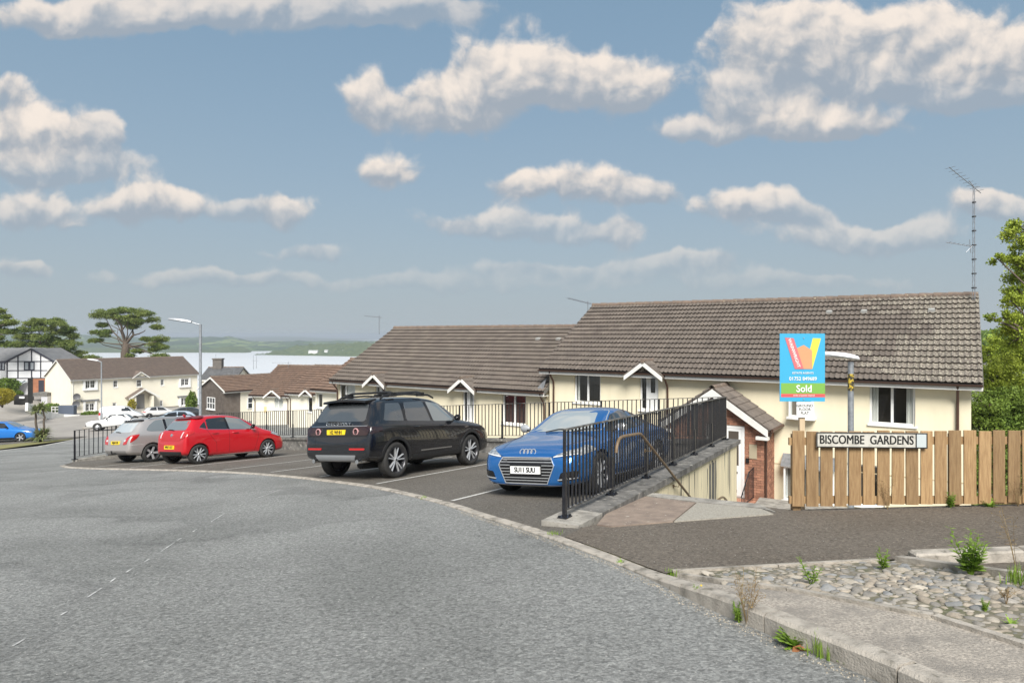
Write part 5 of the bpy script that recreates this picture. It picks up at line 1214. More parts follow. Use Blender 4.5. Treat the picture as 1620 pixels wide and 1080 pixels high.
# ================================================================== CARS
def paint(name, c, metal=.35, rough=.32):
    return mat(name, c, rough, metal=metal, coat=1.0, spec=.5)
GLASS = mat('car_glass_dark', (0.018, 0.021, 0.023), 0.03, spec=.75, coat=.6)
GLASSL = mat('car_glass_light', (0.16, 0.18, 0.185), 0.03, spec=.9, coat=1.0)
TYRE = mat('tyre_rubber', (0.018, 0.018, 0.018), 0.75, c2=(.035, .033, .03), scale=20)
PLAST = mat('black_plastic', (0.016, 0.016, 0.017), 0.5)
GLOSSB = mat('gloss_black', (0.008, 0.008, 0.009), 0.12, spec=.6)
CHROME = mat('chrome', (0.75, 0.76, 0.78), 0.12, metal=1.0)
ALLOY = mat('alloy_silver', (0.50, 0.51, 0.52), 0.30, metal=.45)
ALLOYD = mat('alloy_dark', (0.05, 0.05, 0.055), 0.3, metal=.5)
REDL = mat('tail_lamp_red', (0.45, 0.012, 0.012), 0.12, coat=1.0)
CLEARL = mat('lamp_clear', (0.62, 0.64, 0.66), 0.1, coat=1.0)
HEADL = mat('headlamp_glass', (0.10, 0.11, 0.12), 0.08, coat=1.0, c2=(.42, .44, .46), scale=16)
PLY = mat('plate_yellow', (0.86, 0.62, 0.02), 0.4); PLW = mat('plate_white', (0.80, 0.80, 0.78), 0.4)
SEAM = mat('panel_gap', (0.006, 0.006, 0.006), 0.8)
WELL = mat('wheel_well', (0.010, 0.010, 0.010), 0.9)

def fan(poly, rings=4, sub=5):
    """star-shaped outline filled with rings so that it can follow a curved surface"""
    P = []
    for i, a in enumerate(poly):
        b = poly[(i + 1) % len(poly)]
        n = max(1, min(sub, int(math.hypot(b[0] - a[0], b[1] - a[1]) / .06) + 1))
        P += [(a[0] + (b[0] - a[0]) * k / n, a[1] + (b[1] - a[1]) * k / n) for k in range(n)]
    cx = sum(p[0] for p in P) / len(P); cy = sum(p[1] for p in P) / len(P); n = len(P); V = []; Fc = []
    for r in range(rings): t = 1 - r / rings; V += [(cx + (x - cx) * t, cy + (y - cy) * t) for x, y in P]
    V.append((cx, cy))
    for r in range(rings - 1):
        for i in range(n): j = (i + 1) % n; Fc.append((r * n + i, r * n + j, (r + 1) * n + j, (r + 1) * n + i))
    for i in range(n): Fc.append(((rings - 1) * n + i, (rings - 1) * n + (i + 1) % n, len(V) - 1))
    return V, Fc, list(range(n))
def rounded(poly, r=.03, k=3):
    out = []; n = len(poly)
    for i in range(n):
        p0, p, p1 = Vector(poly[i - 1]), Vector(poly[i]), Vector(poly[(i + 1) % n])
        a, b = p0 - p, p1 - p; ra = min(r, a.length * .45, b.length * .45); a = p + a.normalized() * ra; b = p + b.normalized() * ra
        for j in range(k + 1): t = j / k; q = a * (1 - t) ** 2 + p * 2 * t * (1 - t) + b * t * t; out.append((q.x, q.y))
    return out

class Car:
    def __init__(s, label, body_mat, table, xr, xf, wr, tw, M, group='cars in the car park', name='parked_car', detail=2, arch_mat=None, arch=.045, rim=None):
        s.L = table[-1][0]; s.cx = (xr + xf) / 2; s.root = root(name, None, label, 'car' if name != 'parked_van' else 'van', M=M, group=group)
        s.pm = body_mat; s.xr, s.xf, s.wr, s.tw = xr, xf, wr, tw
        cage = []; 
        for (x, zl, zb, zt, w, wb, wt) in table:
            d = zt - zb; ed = min(.09, .38 * d); k = min(.05, d * .45)
            h = [(0, zt), (.55 * wt, zt - .18 * k), (.90 * wt, zt - .7 * k), (wt, zt - max(ed, k)), (wt + (wb - wt) * .52 + .012, zb + (zt - ed - zb) * .5), (wb, zb + .006), (w - .006, zb - min(.05, (zb - zl) * .15)), (w, zb - .42 * (zb - zl)), (w * .992, zl + min(.15, .3 * (zb - zl))), (w * .955, zl + .02), (w * .6, zl), (0, zl)]
            cage.append([(x - s.cx, y, z) for y, z in h] + [(x - s.cx, -y, z) for y, z in reversed(h[1:-1])])
        n = len(cage[0]); mb = MB()
        for ring in cage: mb.v += ring
        for i in range(len(cage) - 1):
            for k in range(n): j = (k + 1) % n; mb.f.append((i * n + k, i * n + j, (i + 1) * n + j, (i + 1) * n + k))
        h_ = n // 2
        for base, flip in ((0, False), ((len(cage) - 1) * n, True)):
            for k in range(h_):
                a, b, c, d = k, k + 1, n - k - 1, (n - k) % n
                q = (a, b, c, d) if a != d and b != c else ((a, b, c) if a == d else (a, b, d))
                q = tuple(base + i for i in q); mb.f.append(q if flip else q[::-1])
        mb.m = [0] * len(mb.f)
        me = mb.mesh('body', [body_mat, WELL]); o = bpy.data.objects.new('tmp', me); COL.objects.link(o)
        bm = bmesh.new(); bm.from_mesh(me); bmesh.ops.recalc_face_normals(bm, faces=bm.faces); bm.to_mesh(me); bm.free()
        sb_ = o.modifiers.new('s', 'SUBSURF'); sb_.levels = detail; sb_.render_levels = detail
        dg = bpy.context.evaluated_depsgraph_get(); full = bpy.data.meshes.new_from_object(o.evaluated_get(dg))
        s.bvh = BVHTree.FromPolygons([v.co.copy() for v in full.vertices], [tuple(p.vertices) for p in full.polygons])
        # wheel arches
        o.data = full; o.modifiers.clear(); cuts = []
        wmax = max(t[4] for t in table)
        for x in (xr, xf):
            for sd_ in (-1, 1):
                c = MB(); Ra = wr + arch; prof = [(0.001, 0), (Ra, 0), (Ra, .42), (0.001, .42)]
                Mx = Matrix.Translation((x - s.cx, (wmax - .30) if sd_ > 0 else (-wmax + .30 - .42), wr + .01)); c.lathe(prof, 36, Mx)
                cm = c.mesh('cut', [body_mat, WELL]); bm = bmesh.new(); bm.from_mesh(cm); bmesh.ops.remove_doubles(bm, verts=bm.verts, dist=.0012); bmesh.ops.recalc_face_normals(bm, faces=bm.faces); bm.to_mesh(cm); bm.free()
                for p in cm.polygons: p.material_index = 1
                co = bpy.data.objects.new('cut', cm); COL.objects.link(co); cuts.append(co)
                b = o.modifiers.new('b', 'BOOLEAN'); b.operation = 'DIFFERENCE'; b.object = co; b.solver = 'EXACT'
        dg = bpy.context.evaluated_depsgraph_get(); fin = bpy.data.meshes.new_from_object(o.evaluated_get(dg))
        fin.polygons.foreach_set('use_smooth', [True] * len(fin.polygons)); fin.set_sharp_from_angle(angle=R(38)); fin.name = 'body'
        fin.materials.clear(); fin.materials.append(body_mat); fin.materials.append(WELL)
        for co in cuts: bpy.data.objects.remove(co)
        bpy.data.objects.remove(o)
        s.body = link('body', fin, s.root)
        if arch_mat:
            for x in (xr, xf):
                for sd_ in (-1, 1): s.arc(x, sd_, wr + arch - .004, wr + arch + .055, arch_mat)
        for x in (xr, xf):
            for sd_ in (-1, 1): s.wheel(x, sd_, rim or 'five')
    def hit(s, ax, a, b):
        if ax == 'L': o, d = Vector((a - s.cx, 3, b)), Vector((0, -1, 0))
        elif ax == 'R': o, d = Vector((a - s.cx, -3, b)), Vector((0, 1, 0))
        elif ax == 'B': o, d = Vector((-6, a, b)), Vector((1, 0, 0))
        elif ax == 'F': o, d = Vector((6, a, b)), Vector((-1, 0, 0))
        else: o, d = Vector((a - s.cx, b, 4)), Vector((0, 0, -1))
        h, nn, _, _ = s.bvh.ray_cast(o, d)
        if h is None:
            h, nn, _, _ = s.bvh.find_nearest(o + d * 2.2)
        if nn.dot(d) > 0: nn = -nn
        return h, nn, d
    def grid(s, name, ax, V, Fc, bound, m_, eps=.004, thick=.015, parent=None, smooth=50):
        vs = []; ds = None
        for a, b in V:
            h, nn, d = s.hit(ax, a, b); vs.append(h + nn * eps); ds = d
        n0 = len(vs); back = [vs[i] + ds * thick for i in bound]; vs += back; nb = len(bound)
        fs = list(Fc) + [(bound[(i + 1) % nb], bound[i], n0 + i, n0 + (i + 1) % nb) for i in range(nb)]
        mb = MB(); mb.add(vs, fs); me = mb.mesh(name, m_)
        bm = bmesh.new(); bm.from_mesh(me); bmesh.ops.recalc_face_normals(bm, faces=bm.faces); 
        c = sum((f.normal.dot(ds) * f.calc_area() for f in bm.faces), 0)
        if c > 0: bmesh.ops.reverse_faces(bm, faces=bm.faces)
        bm.to_mesh(me); bm.free()
        me.polygons.foreach_set('use_smooth', [True] * len(me.polygons)); me.set_sharp_from_angle(angle=R(smooth))
        return link(name, me, parent or s.root)
    def patch(s, name, ax, poly, m_, r=.03, eps=.004, thick=.015, rings=4, parent=None):
        V, Fc, bd = fan(rounded(poly, r) if r else poly, rings); return s.grid(name, ax, V, Fc, bd, m_, eps, thick, parent)
    def both(s, name, poly, m_, **kw):
        return [s.patch(name, a, poly, m_, **kw) for a in ('R', 'L')]
    def mirror(s, name, ax, poly, m_, **kw):
        s.patch(name, ax, poly, m_, **kw); s.patch(name, ax, [(-a, b) for a, b in reversed(poly)], m_, **kw)
    def seam(s, ax, pts, w=.007, m_=SEAM, name='panel_gap', eps=.0015, thick=.004):
        V = []; P = []
        for a, b in zip(pts[:-1], pts[1:]):
            n = max(1, int(math.hypot(b[0] - a[0], b[1] - a[1]) / .05)); P += [(a[0] + (b[0] - a[0]) * k / n, a[1] + (b[1] - a[1]) * k / n) for k in range(n)]
        P.append(pts[-1]); n = len(P); A, B_ = [], []
        for i, p in enumerate(P):
            q, r = P[max(i - 1, 0)], P[min(i + 1, n - 1)]; dx, dy = r[0] - q[0], r[1] - q[1]; l = math.hypot(dx, dy) or 1
            A.append((p[0] - dy / l * w / 2, p[1] + dx / l * w / 2)); B_.append((p[0] + dy / l * w / 2, p[1] - dx / l * w / 2))
        V = A + B_; Fc = [(i, i + 1, n + i + 1, n + i) for i in range(n - 1)]; bd = list(range(n)) + list(range(2 * n - 1, n - 1, -1))
        return s.grid(name, ax, V, Fc, bd, m_, eps, thick)
    def arc(s, x, sd_, r0, r1, m_):
        n = 26; V = []; a0 = -.22
        for r in (r0, r1):
            for i in range(n + 1): a = a0 + (math.pi - 2 * a0) * i / n; V.append((x + r * math.cos(a), max(s.wr + .01 + r * math.sin(a), .26)))
        Fc = [(i, i + 1, n + 2 + i, n + 1 + i) for i in range(n)]; bd = list(range(n + 1)) + list(range(2 * n + 1, n, -1))
        s.grid('wheel_arch', 'L' if sd_ > 0 else 'R', V, Fc, bd, m_, .012, .03)
    def wheel(s, x, sd_, style):
        key = ('wheel', round(s.wr, 3), s.tw, style)
        if key not in Car.cache:
            r, w = s.wr, s.tw; rr = r * (.735 if style != 'classic' else .6)
            t = MB(); t.lathe([(rr * .98, -.5 * w + .012), (rr * 1.03, -.5 * w), (r * .93, -.5 * w + .004), (r * .985, -.40 * w), (r, -.25 * w), (r, .25 * w), (r * .985, .40 * w), (r * .93, .5 * w - .004), (rr * 1.03, .5 * w), (rr * .98, .5 * w - .012)], 40)
            tm_ = t.mesh('tyre', TYRE, 50)
            b = MB(); b.lathe([(rr * 1.02, -.5 * w + .008), (rr * .98, -.5 * w + .004), (rr * .93, -.5 * w + .02), (rr * .90, -.2 * w), (rr * .9, .45 * w)], 40); b.lathe([(0.001, .06 * w), (rr * .9, .06 * w)], 24)
            hubr = rr * .17; n = {'five': 5, 'twin': 10, 'sport': 10, 'turbine': 7, 'classic': 0}[style]
            sp_ = MB(); yo = -.5 * w + .016
            for i in range(n):
                if style == 'twin': a = 2 * math.pi * (i // 2) / 5 + (.20 if i % 2 else -.20); a_in = 2 * math.pi * (i // 2) / 5 + (.30 if i % 2 else -.30) * .6; wi, wo = rr * .055, rr * .05
                elif style == 'sport': a = 2 * math.pi * (i // 2) / 5 + (.27 if i % 2 else -.27); a_in = 2 * math.pi * (i // 2) / 5; wi, wo = rr * .085, rr * .075
                elif style == 'turbine': a = 2 * math.pi * i / n; a_in = a + .1; wi, wo = rr * .1, rr * .16
                else: a = 2 * math.pi * i / 5; a_in = a; wi, wo = rr * .15, rr * .17
                p0 = Vector((math.cos(a_in), 0, math.sin(a_in))) * hubr * .6; p1 = Vector((math.cos(a), 0, math.sin(a))) * rr * .955
                dd = (p1 - p0).normalized(); sd2 = Vector((-dd.z, 0, dd.x)); vs = []
                for (p, ww, y0, y1) in ((p0, wi, yo + .012, yo + .05), (p0.lerp(p1, .5), (wi + wo) * .45, yo + .006, yo + .045), (p1, wo, yo, yo + .04)):
                    vs += [p - sd2 * ww + Vector((0, y0 + .008, 0)), p + Vector((0, y0, 0)), p + sd2 * ww + Vector((0, y0 + .008, 0)), p + sd2 * ww + Vector((0, y1, 0)), p - sd2 * ww + Vector((0, y1, 0))]
                fs = []
                for q in (0, 5):
                    for e in range(5): g = (e + 1) % 5; fs.append((q + e, q + g, q + 5 + g, q + 5 + e))
                sp_.add(vs, fs)
            sp_.lathe([(0.001, yo + .004), (hubr * .8, yo + .004), (hubr, yo + .012), (hubr, yo + .06)], 20)
            if style == 'classic': sp_.lathe([(0.001, yo - .02), (rr * .4, yo - .01), (rr * .55, yo + .01), (rr * .95, yo + .02)], 24)
            hub = MB(); hub.lathe([(0.001, yo - .001), (hubr * .5, yo - .001), (hubr * .5, yo + .004)], 16)
            am = ALLOY if style != 'sport' else ALLOYD
            Car.cache[key] = (tm_, b.mesh('rim_barrel', ALLOYD, 40), sp_.mesh('spokes', ALLOY, 40), hub.mesh('hub_cap', ALLOYD, 40))
        tm_, bm_, sm_, hm_ = Car.cache[key]
        y = max(p[4] for p in s_tab(s)) if False else None
        off = s.track_out - s.tw / 2
        Mx = Matrix.Translation((x - s.cx, sd_ * off, s.wr)) @ Matrix.Rotation(0 if sd_ < 0 else math.pi, 4, 'Z') @ Matrix.Rotation(random.uniform(0, 1.2), 4, 'Y')
        wl = bpy.data.objects.new('wheel', None); COL.objects.link(wl); wl.parent = s.root; wl.matrix_local = Mx; wl.empty_display_size = .1
        link('tyre', tm_, wl); link('rim', bm_, wl); link('spokes', sm_, wl); link('hub_cap', hm_, wl)
    def plate(s, ax, z, y0, m_, txt, w=.52, h=.112, eps=.02, tilt=0):
        hh, nn, d = s.hit(ax, y0, z); hb, _, _ = s.hit(ax, y0, z + .05); x = hh.x + (-eps if ax == 'B' else eps)
        if ax == 'B': x = min(hh.x, hb.x) - eps
        else: x = max(hh.x, hb.x) + eps
        rz = R(-90) if ax == 'B' else R(90)
        T = Matrix.Translation((x, y0, z)) @ Matrix.Rotation(rz, 4, 'Z')
        mb = MB(); mb.box(-w / 2, w / 2, -.006, .03, -h / 2, h / 2, T); o = mb.build('number_plate', m_, s.root)
        if txt: link('lettering', text_mesh(txt, .108, BLACK, .0008, .001, T @ Matrix.Translation((0, -.0085, .001)) @ FACE, sx=.80, heavy=.0045), o)
    def mirrors(s, x, z, m_=None):
        for sd_, ax in ((1, 'L'), (-1, 'R')):
            h, _, _ = s.hit(ax, x, z - .03); y = h.y; mb = MB(); vs = []; fs = []
            prof = [(0, .3), (.35, .9), (.75, 1.0), (1.0, .65)]
            for t, k in prof:
                for a in range(10): q = 2 * math.pi * a / 10; vs.append((x - s.cx - .02 + math.cos(q) * .055 * k - .03 * t, y + sd_ * (.035 + .19 * t), z + .05 + math.sin(q) * .078 * k))
            for i in range(3):
                for a in range(10): b = (a + 1) % 10; fs.append((i * 10 + a, i * 10 + b, (i + 1) * 10 + b, (i + 1) * 10 + a))
            fs += [tuple(range(10)), tuple(range(39, 29, -1))]; mb.add(vs, fs); o = mb.build('mirror', m_ or s.pm, s.root, smooth=60)
            MB().beam((x - s.cx, y - sd_ * .03, z - .01), (x - s.cx - .01, y + sd_ * .07, z + .02), .05, .03).build('mirror_arm', PLAST, o)
    def handle(s, ax, x, z, m_=None):
        h, nn, d = s.hit(ax, x, z); sg = -1 if ax == 'R' else 1
        MB().tube([(x - .10 - s.cx, h.y - sg * .005, z), (x - .07 - s.cx, h.y + sg * .028, z), (x + .07 - s.cx, h.y + sg * .028, z + .004), (x + .10 - s.cx, h.y - sg * .005, z + .004)], .013, 8).build('door_handle', m_ or s.pm, s.root, smooth=50)
    def tube(s, name, pts, r, m_, n=8): return MB().tube([(x - s.cx, y, z) for x, y, z in pts], r, n).build(name, m_, s.root, smooth=50)
Car.cache = {}
def s_tab(s): return []
def pose(rear, heading, xr, xf, half, side):
    """stand a car on the slope: a wheel contact point on the ground, heading, which side that wheel is on"""
    f = Vector((heading[0], heading[1], 0)).normalized(); nz_ = Vector((-0.0367, 0.1076, 1)).normalized() if rear[1] < 40 else Vector((-0.0367, 0.07, 1)).normalized()
    f = (f - nz_ * f.dot(nz_)).normalized(); l = nz_.cross(f)
    wb = xf - xr; z = gp(rear[0], rear[1]) + (.02 if rear[1] < 40 else 0)
    o = Vector((rear[0], rear[1], z)) + f * (wb / 2) - l * (side * half) 
    M = Matrix(((f.x, l.x, nz_.x, o.x), (f.y, l.y, nz_.y, o.y), (f.z, l.z, nz_.z, o.z), (0, 0, 0, 1))); return M

# ---- black four by four
T = [(0.00, .50, .70, .74, .80, .78, .70), (0.03, .42, .82, .86, .89, .86, .80), (.085, .40, 1.02, 1.06, .925, .895, .82), (.13, .40, 1.10, 1.16, .937, .90, .79), (.24, .38, 1.13, 1.36, .945, .90, .755), (.36, .36, 1.135, 1.555, .947, .902, .725), (.46, .34, 1.135, 1.635, .95, .905, .71), (.80, .32, 1.13, 1.665, .95, .905, .71), (1.4, .27, 1.11, 1.685, .95, .90, .70), (2.2, .27, 1.085, 1.665, .95, .895, .69), (2.62, .27, 1.07, 1.60, .95, .89, .69), (3.0, .27, 1.05, 1.40, .95, .885, .71), (3.36, .27, 1.035, 1.16, .95, .88, .76), (3.5, .27, 1.03, 1.11, .95, .88, .79), (3.75, .27, 1.0, 1.075, .945, .875, .78), (4.12, .27, .96, 1.03, .94, .865, .74), (4.38, .28, .88, .94, .91, .83, .70), (4.52, .30, .74, .80, .85, .78, .66), (4.59, .36, .60, .66, .76, .72, .62)]
BLK = paint('car_paint_black', (0.006, 0.0065, 0.009), .0, .18)
Car.track_out = .945
T = [(t[0] * .985, t[1], t[2] * 1.015, t[3] * 1.02) + t[4:] for t in T]
suv = Car('black four by four with roof bars seen from behind, plate H2 WHH', BLK, T, .83, 3.57, .372, .24, pose((-2.43, 13.62), (.512, .859), .83, 3.57, .90, -1), arch_mat=PLAST, rim='twin', arch=.05)
GLASSM = mat('car_glass_grey', (0.055, 0.060, 0.064), 0.03, spec=.85, coat=1.0)
suv.patch('rear_window', 'B', [(-.70, 1.20), (.70, 1.20), (.63, 1.55), (-.63, 1.55)], GLASSM, r=.06)
for nm, pl, g in (('rear_quarter_window', [(.50, 1.20), (1.13, 1.17), (1.16, 1.56), (.72, 1.56)], GLASSM), ('rear_door_window', [(1.22, 1.165), (2.06, 1.13), (1.98, 1.585), (1.30, 1.57)], GLASSM), ('front_door_window', [(2.15, 1.13), (3.03, 1.10), (2.55, 1.52), (2.09, 1.575)], GLASSL)): suv.both(nm, pl, g, r=.05)
suv.patch('windscreen', 'F', [(-.76, 1.19), (.76, 1.19), (.64, 1.55), (-.64, 1.55)], GLASSM, r=.05)
sp_ = MB(); n = 9; vs = []
for i in range(n):
    y = -.61 + 1.22 * i / (n - 1); c = .035 * (1 - (y / .61) ** 2); x = .25 - c; zc = 1.60 + .035 * (1 - (y / .61) ** 2)
    vs += [(x - suv.cx, y, zc - .02), (x - suv.cx + .01, y, zc + .025), (.60 - suv.cx, y * .98, zc + .055), (.60 - suv.cx, y * .98, zc - .04)]
fs = [(4 * i + a, 4 * i + (a + 1) % 4, 4 * i + 4 + (a + 1) % 4, 4 * i + 4 + a) for i in range(n - 1) for a in range(4)] + [(0, 1, 2, 3), tuple(4 * n - 4 + a for a in (3, 2, 1, 0))]
sp_.add(vs, fs).build('spoiler', GLOSSB, suv.root, smooth=40)
suv.patch('tailgate_trim', 'B', [(-.84, .90), (.84, .90), (.84, 1.08), (-.84, 1.08)], GLOSSB, r=.02, eps=.006)
suv.plate('B', .985, .02, PLY, 'H2 WHH', eps=.012)
for sd_ in (-1, 1):
    suv.patch('tail_lamp', 'B', [(sd_ * .44, .92), (sd_ * .86, .92), (sd_ * .90, 1.10), (sd_ * .46, 1.085)][::sd_], mat('tail_lamp_smoked', (.018, .004, .005), .08, coat=1), r=.05, eps=.012)
    for (yy, rr) in ((.54, .072),):
        hh, nn, d = suv.hit('B', sd_ * yy, 1.0); mb = MB(); Tm = Matrix.Translation((hh.x - .014, sd_ * yy, 1.0)) @ Matrix.Rotation(R(90), 4, 'Z'); mb.lathe([(rr, -.004), (rr, .012), (rr * .78, .016), (rr * .76, -.004)], 24, Tm); mb.build('lamp_ring', mat('lamp_ring_pink', (.55, .30, .30), .2), suv.root, smooth=40)
    suv.patch('side_lamp', 'L' if sd_ > 0 else 'R', [(.08, .94), (.42, 1.0), (.40, 1.09), (.07, 1.09)], MATS['tail_lamp_smoked'], r=.03, eps=.006)
    suv.patch('reflector', 'B', [(sd_ * .40, .63), (sd_ * .80, .63), (sd_ * .80, .67), (sd_ * .40, .67)][::sd_], REDL, r=.01, eps=.012)
suv.patch('bumper_insert', 'B', [(-.84, .43), (.84, .43), (.84, .575), (-.84, .575)], PLAST, r=.02, eps=.006)
suv.patch('skid_plate', 'B', [(-.50, .40), (.50, .40), (.58, .53), (-.58, .53)], mat('satin_silver', (.33, .34, .35), .4, metal=.5), r=.03, eps=.016)
for sd_ in (-1, 1): suv.tube('exhaust', [(.35, sd_ * .62, .40), (-.015, sd_ * .62, .40)], .045, CHROME, 12)
suv.tube('wiper', [(.13, -.08, 1.18), (.10, .05, 1.20), (.12, .32, 1.205)], .014, PLAST)
suv.seam('B', [(-.80, 1.11), (.80, 1.11)], .012, CHROME, 'tailgate_strip', .006); suv.seam('B', [(-.84, .69), (.84, .69)]); suv.seam('B', [(-.60, .64), (-.60, .84)]); suv.seam('B', [(.60, .64), (.60, .84)])
mz = Matrix.Translation((suv.hit('B', 0, 1.13)[0].x - .014, 0, 1.155)) @ Matrix.Rotation(R(-90), 4, 'Z') @ FACE
link('lettering', text_mesh('DISCOVERY', .085, CHROME, .002, .001, mz, sx=1.25, spacing=1.35), suv.root)
for ax in ('R', 'L'):
    suv.seam(ax, [(1.165, 1.13), (1.24, .98), (1.33, .70), (1.36, .33)]); suv.seam(ax, [(2.12, 1.10), (2.12, .33)]); suv.seam(ax, [(3.08, 1.10), (3.12, .85), (3.05, .33)]); suv.seam(ax, [(.25, 1.085), (3.9, 1.02)], .010, mat('crease_highlight', (.02, .021, .024), .25), 'crease')  # last strip is lighter than the body: highlight of the fold put into colour
    suv.patch('sill_trim', ax, [(1.36, .33), (3.14, .33), (3.14, .44), (1.36, .44)], PLAST, r=.01, eps=.01); suv.patch('door_trim', ax, [(1.62, .50), (2.75, .50), (2.75, .525), (1.62, .525)], CHROME, r=0, eps=.012)
    suv.handle(ax, 1.50, 1.03); suv.handle(ax, 2.42, 1.02); suv.patch('vent', ax, [(3.32, .92), (3.48, .94), (3.46, .97), (3.30, .95)], CHROME, r=0, eps=.008)
    suv.patch('roof_pillar', ax, [(2.02, 1.17), (2.15, 1.16), (2.10, 1.56), (2.0, 1.57)], GLOSSB, r=0, eps=.003); suv.patch('roof_pillar', ax, [(1.10, 1.185), (1.25, 1.175), (1.33, 1.56), (1.13, 1.55)], GLOSSB, r=0, eps=.0025)
suv.mirrors(2.95, 1.13, GLOSSB)
for y in (-.62, .62): suv.tube('roof_rail', [(.70, y, 1.66), (.80, y, 1.715), (1.5, y, 1.75), (2.3, y, 1.73), (2.5, y, 1.66)], .022, PLAST)
for x in (1.05, 2.0):
    suv.tube('roof_bar', [(x, -.70, 1.76), (x, -.55, 1.80), (x, .55, 1.80), (x, .70, 1.76)], .026, PLAST)
    for y in (-.64, .64): MB().box(x - .09 - suv.cx, x + .09 - suv.cx, y - .05, y + .05, 1.70, 1.79).build('bar_foot', PLAST, suv.root)
suv.tube('underbody', [(.25, -.45, .33), (.9, -.5, .30), (3.2, 0, .28)], .10, WELL); suv.tube('axle', [(.9, -.8, .372), (.9, .8, .372)], .06, WELL)

# ---- red hatchback
T = [(0, .38, .58, .62, .66, .64, .58), (.03, .30, .78, .82, .745, .72, .64), (.08, .27, .92, .96, .775, .745, .62), (.16, .25, .975, 1.06, .787, .75, .60), (.30, .24, .985, 1.30, .793, .755, .57), (.42, .22, .985, 1.405, .798, .755, .56), (.62, .20, .98, 1.44, .80, .755, .56), (1.1, .19, .965, 1.475, .80, .75, .56), (1.6, .18, .945, 1.465, .80, .75, .56), (2.02, .18, .93, 1.39, .80, .745, .57), (2.4, .18, .915, 1.19, .80, .745, .60), (2.68, .18, .895, 1.02, .80, .745, .65), (2.85, .18, .875, .965, .80, .74, .64), (3.15, .18, .82, .89, .79, .725, .60), (3.42, .19, .71, .77, .74, .67, .55), (3.55, .21, .58, .63, .67, .61, .52), (3.60, .26, .50, .54, .60, .56, .5)]
REDP = paint('car_paint_red', (0.52, 0.004, 0.012), .15, .3); Car.track_out = .79
red = Car('small bright red hatchback parked between the silver estate and the black car', REDP, T, .48, 2.88, .295, .20, pose((-9.42, 19.62), (.545, .838), .48, 2.88, .78, -1), rim='sport', arch=.035)
red.patch('rear_window', 'B', [(-.58, 1.03), (.58, 1.03), (.50, 1.32), (-.50, 1.32)], GLASSL, r=.07)
for nm, pl, g in (('rear_quarter_window', [(.50, 1.10), (.72, 1.045), (.72, 1.27)], GLASS), ('rear_door_window', [(.76, 1.035), (1.42, 1.005), (1.36, 1.385), (.82, 1.345), (.76, 1.30)], GLASS), ('front_door_window', [(1.50, 1.0), (2.42, .965), (1.98, 1.31), (1.44, 1.385)], GLASSL)): red.both(nm, pl, g, r=.04)
red.patch('windscreen', 'F', [(-.64, 1.04), (.64, 1.04), (.50, 1.36), (-.50, 1.36)], GLASS, r=.05)
red.patch('spoiler', 'B', [(-.56, 1.335), (.56, 1.335), (.50, 1.40), (-.50, 1.40)], mat('dark_red', (.13, .003, .006), .2, coat=1), r=.03, eps=.05, thick=.08)
red.mirror('tail_lamp', 'B', [(.48, .74), (.70, .80), (.76, .98), (.62, 1.0), (.55, .9)], REDL, r=.03, eps=.012)
red.mirror('reversing_lamp', 'B', [(.53, .80), (.575, .80), (.60, .97), (.56, .97)], CLEARL, r=.01, eps=.018)
for ax in ('R', 'L'): red.patch('side_lamp', ax, [(.05, .83), (.30, .92), (.34, .99), (.07, .98)], REDL, r=.03, eps=.008)
red.patch('tailgate_panel', 'B', [(-.52, .70), (.52, .70), (.56, .98), (-.56, .98)], mat('dusty_red', (.40, .02, .025), .5), r=.04, eps=.003)
red.plate('B', .53, .03, PLY, 'WP67 OXT', eps=.012); red.patch('diffuser', 'B', [(-.56, .285), (.56, .285), (.60, .40), (-.60, .40)], PLAST, r=.03, eps=.012)
hh = red.hit('B', 0, .88)[0]; mb = MB(); mb.lathe([(0.001, -.012), (.05, -.01), (.055, .01)], 18, Matrix.Translation((hh.x - .004, 0, .88)) @ Matrix.Rotation(R(-90), 4, 'Z')); mb.build('badge', CHROME, red.root, smooth=50)
red.tube('wiper', [(.12, 0, 1.03), (.12, .12, 1.05), (.14, .34, 1.05)], .012, PLAST)
for ax in ('R', 'L'):
    red.seam(ax, [(.84, 1.34), (.70, 1.05), (.86, .80), (1.02, .62), (1.05, .26)]); red.seam(ax, [(1.40, 1.39), (1.46, 1.0), (1.47, .26)]); red.seam(ax, [(2.52, .96), (2.50, .70), (2.36, .26)])
    red.patch('side_skirt', ax, [(.98, .215), (2.55, .215), (2.55, .245), (.98, .245)], mat('skirt_bright', (.72, .62, .62), .25, metal=.3), r=0, eps=.014); red.handle(ax, .98, .90); red.handle(ax, 1.68, .885)
    red.patch('pillar_trim', ax, [(1.40, 1.01), (1.51, 1.0), (1.45, 1.37), (1.37, 1.37)], GLOSSB, r=0, eps=.003); red.seam(ax, [(.50, 1.075), (.76, 1.02), (2.45, .95)], .012, CHROME, 'window_strip', .005)
    red.patch('headlamp', ax, [(2.98, .78), (3.38, .66), (3.36, .74), (3.08, .86)], HEADL, r=.03, eps=.008)
red.mirrors(2.28, 1.0, GLOSSB); red.tube('aerial', [(.48, 0, 1.43), (.40, 0, 1.49)], .03, REDP); red.tube('axle', [(.48, -.7, .295), (.48, .7, .295)], .06, WELL)

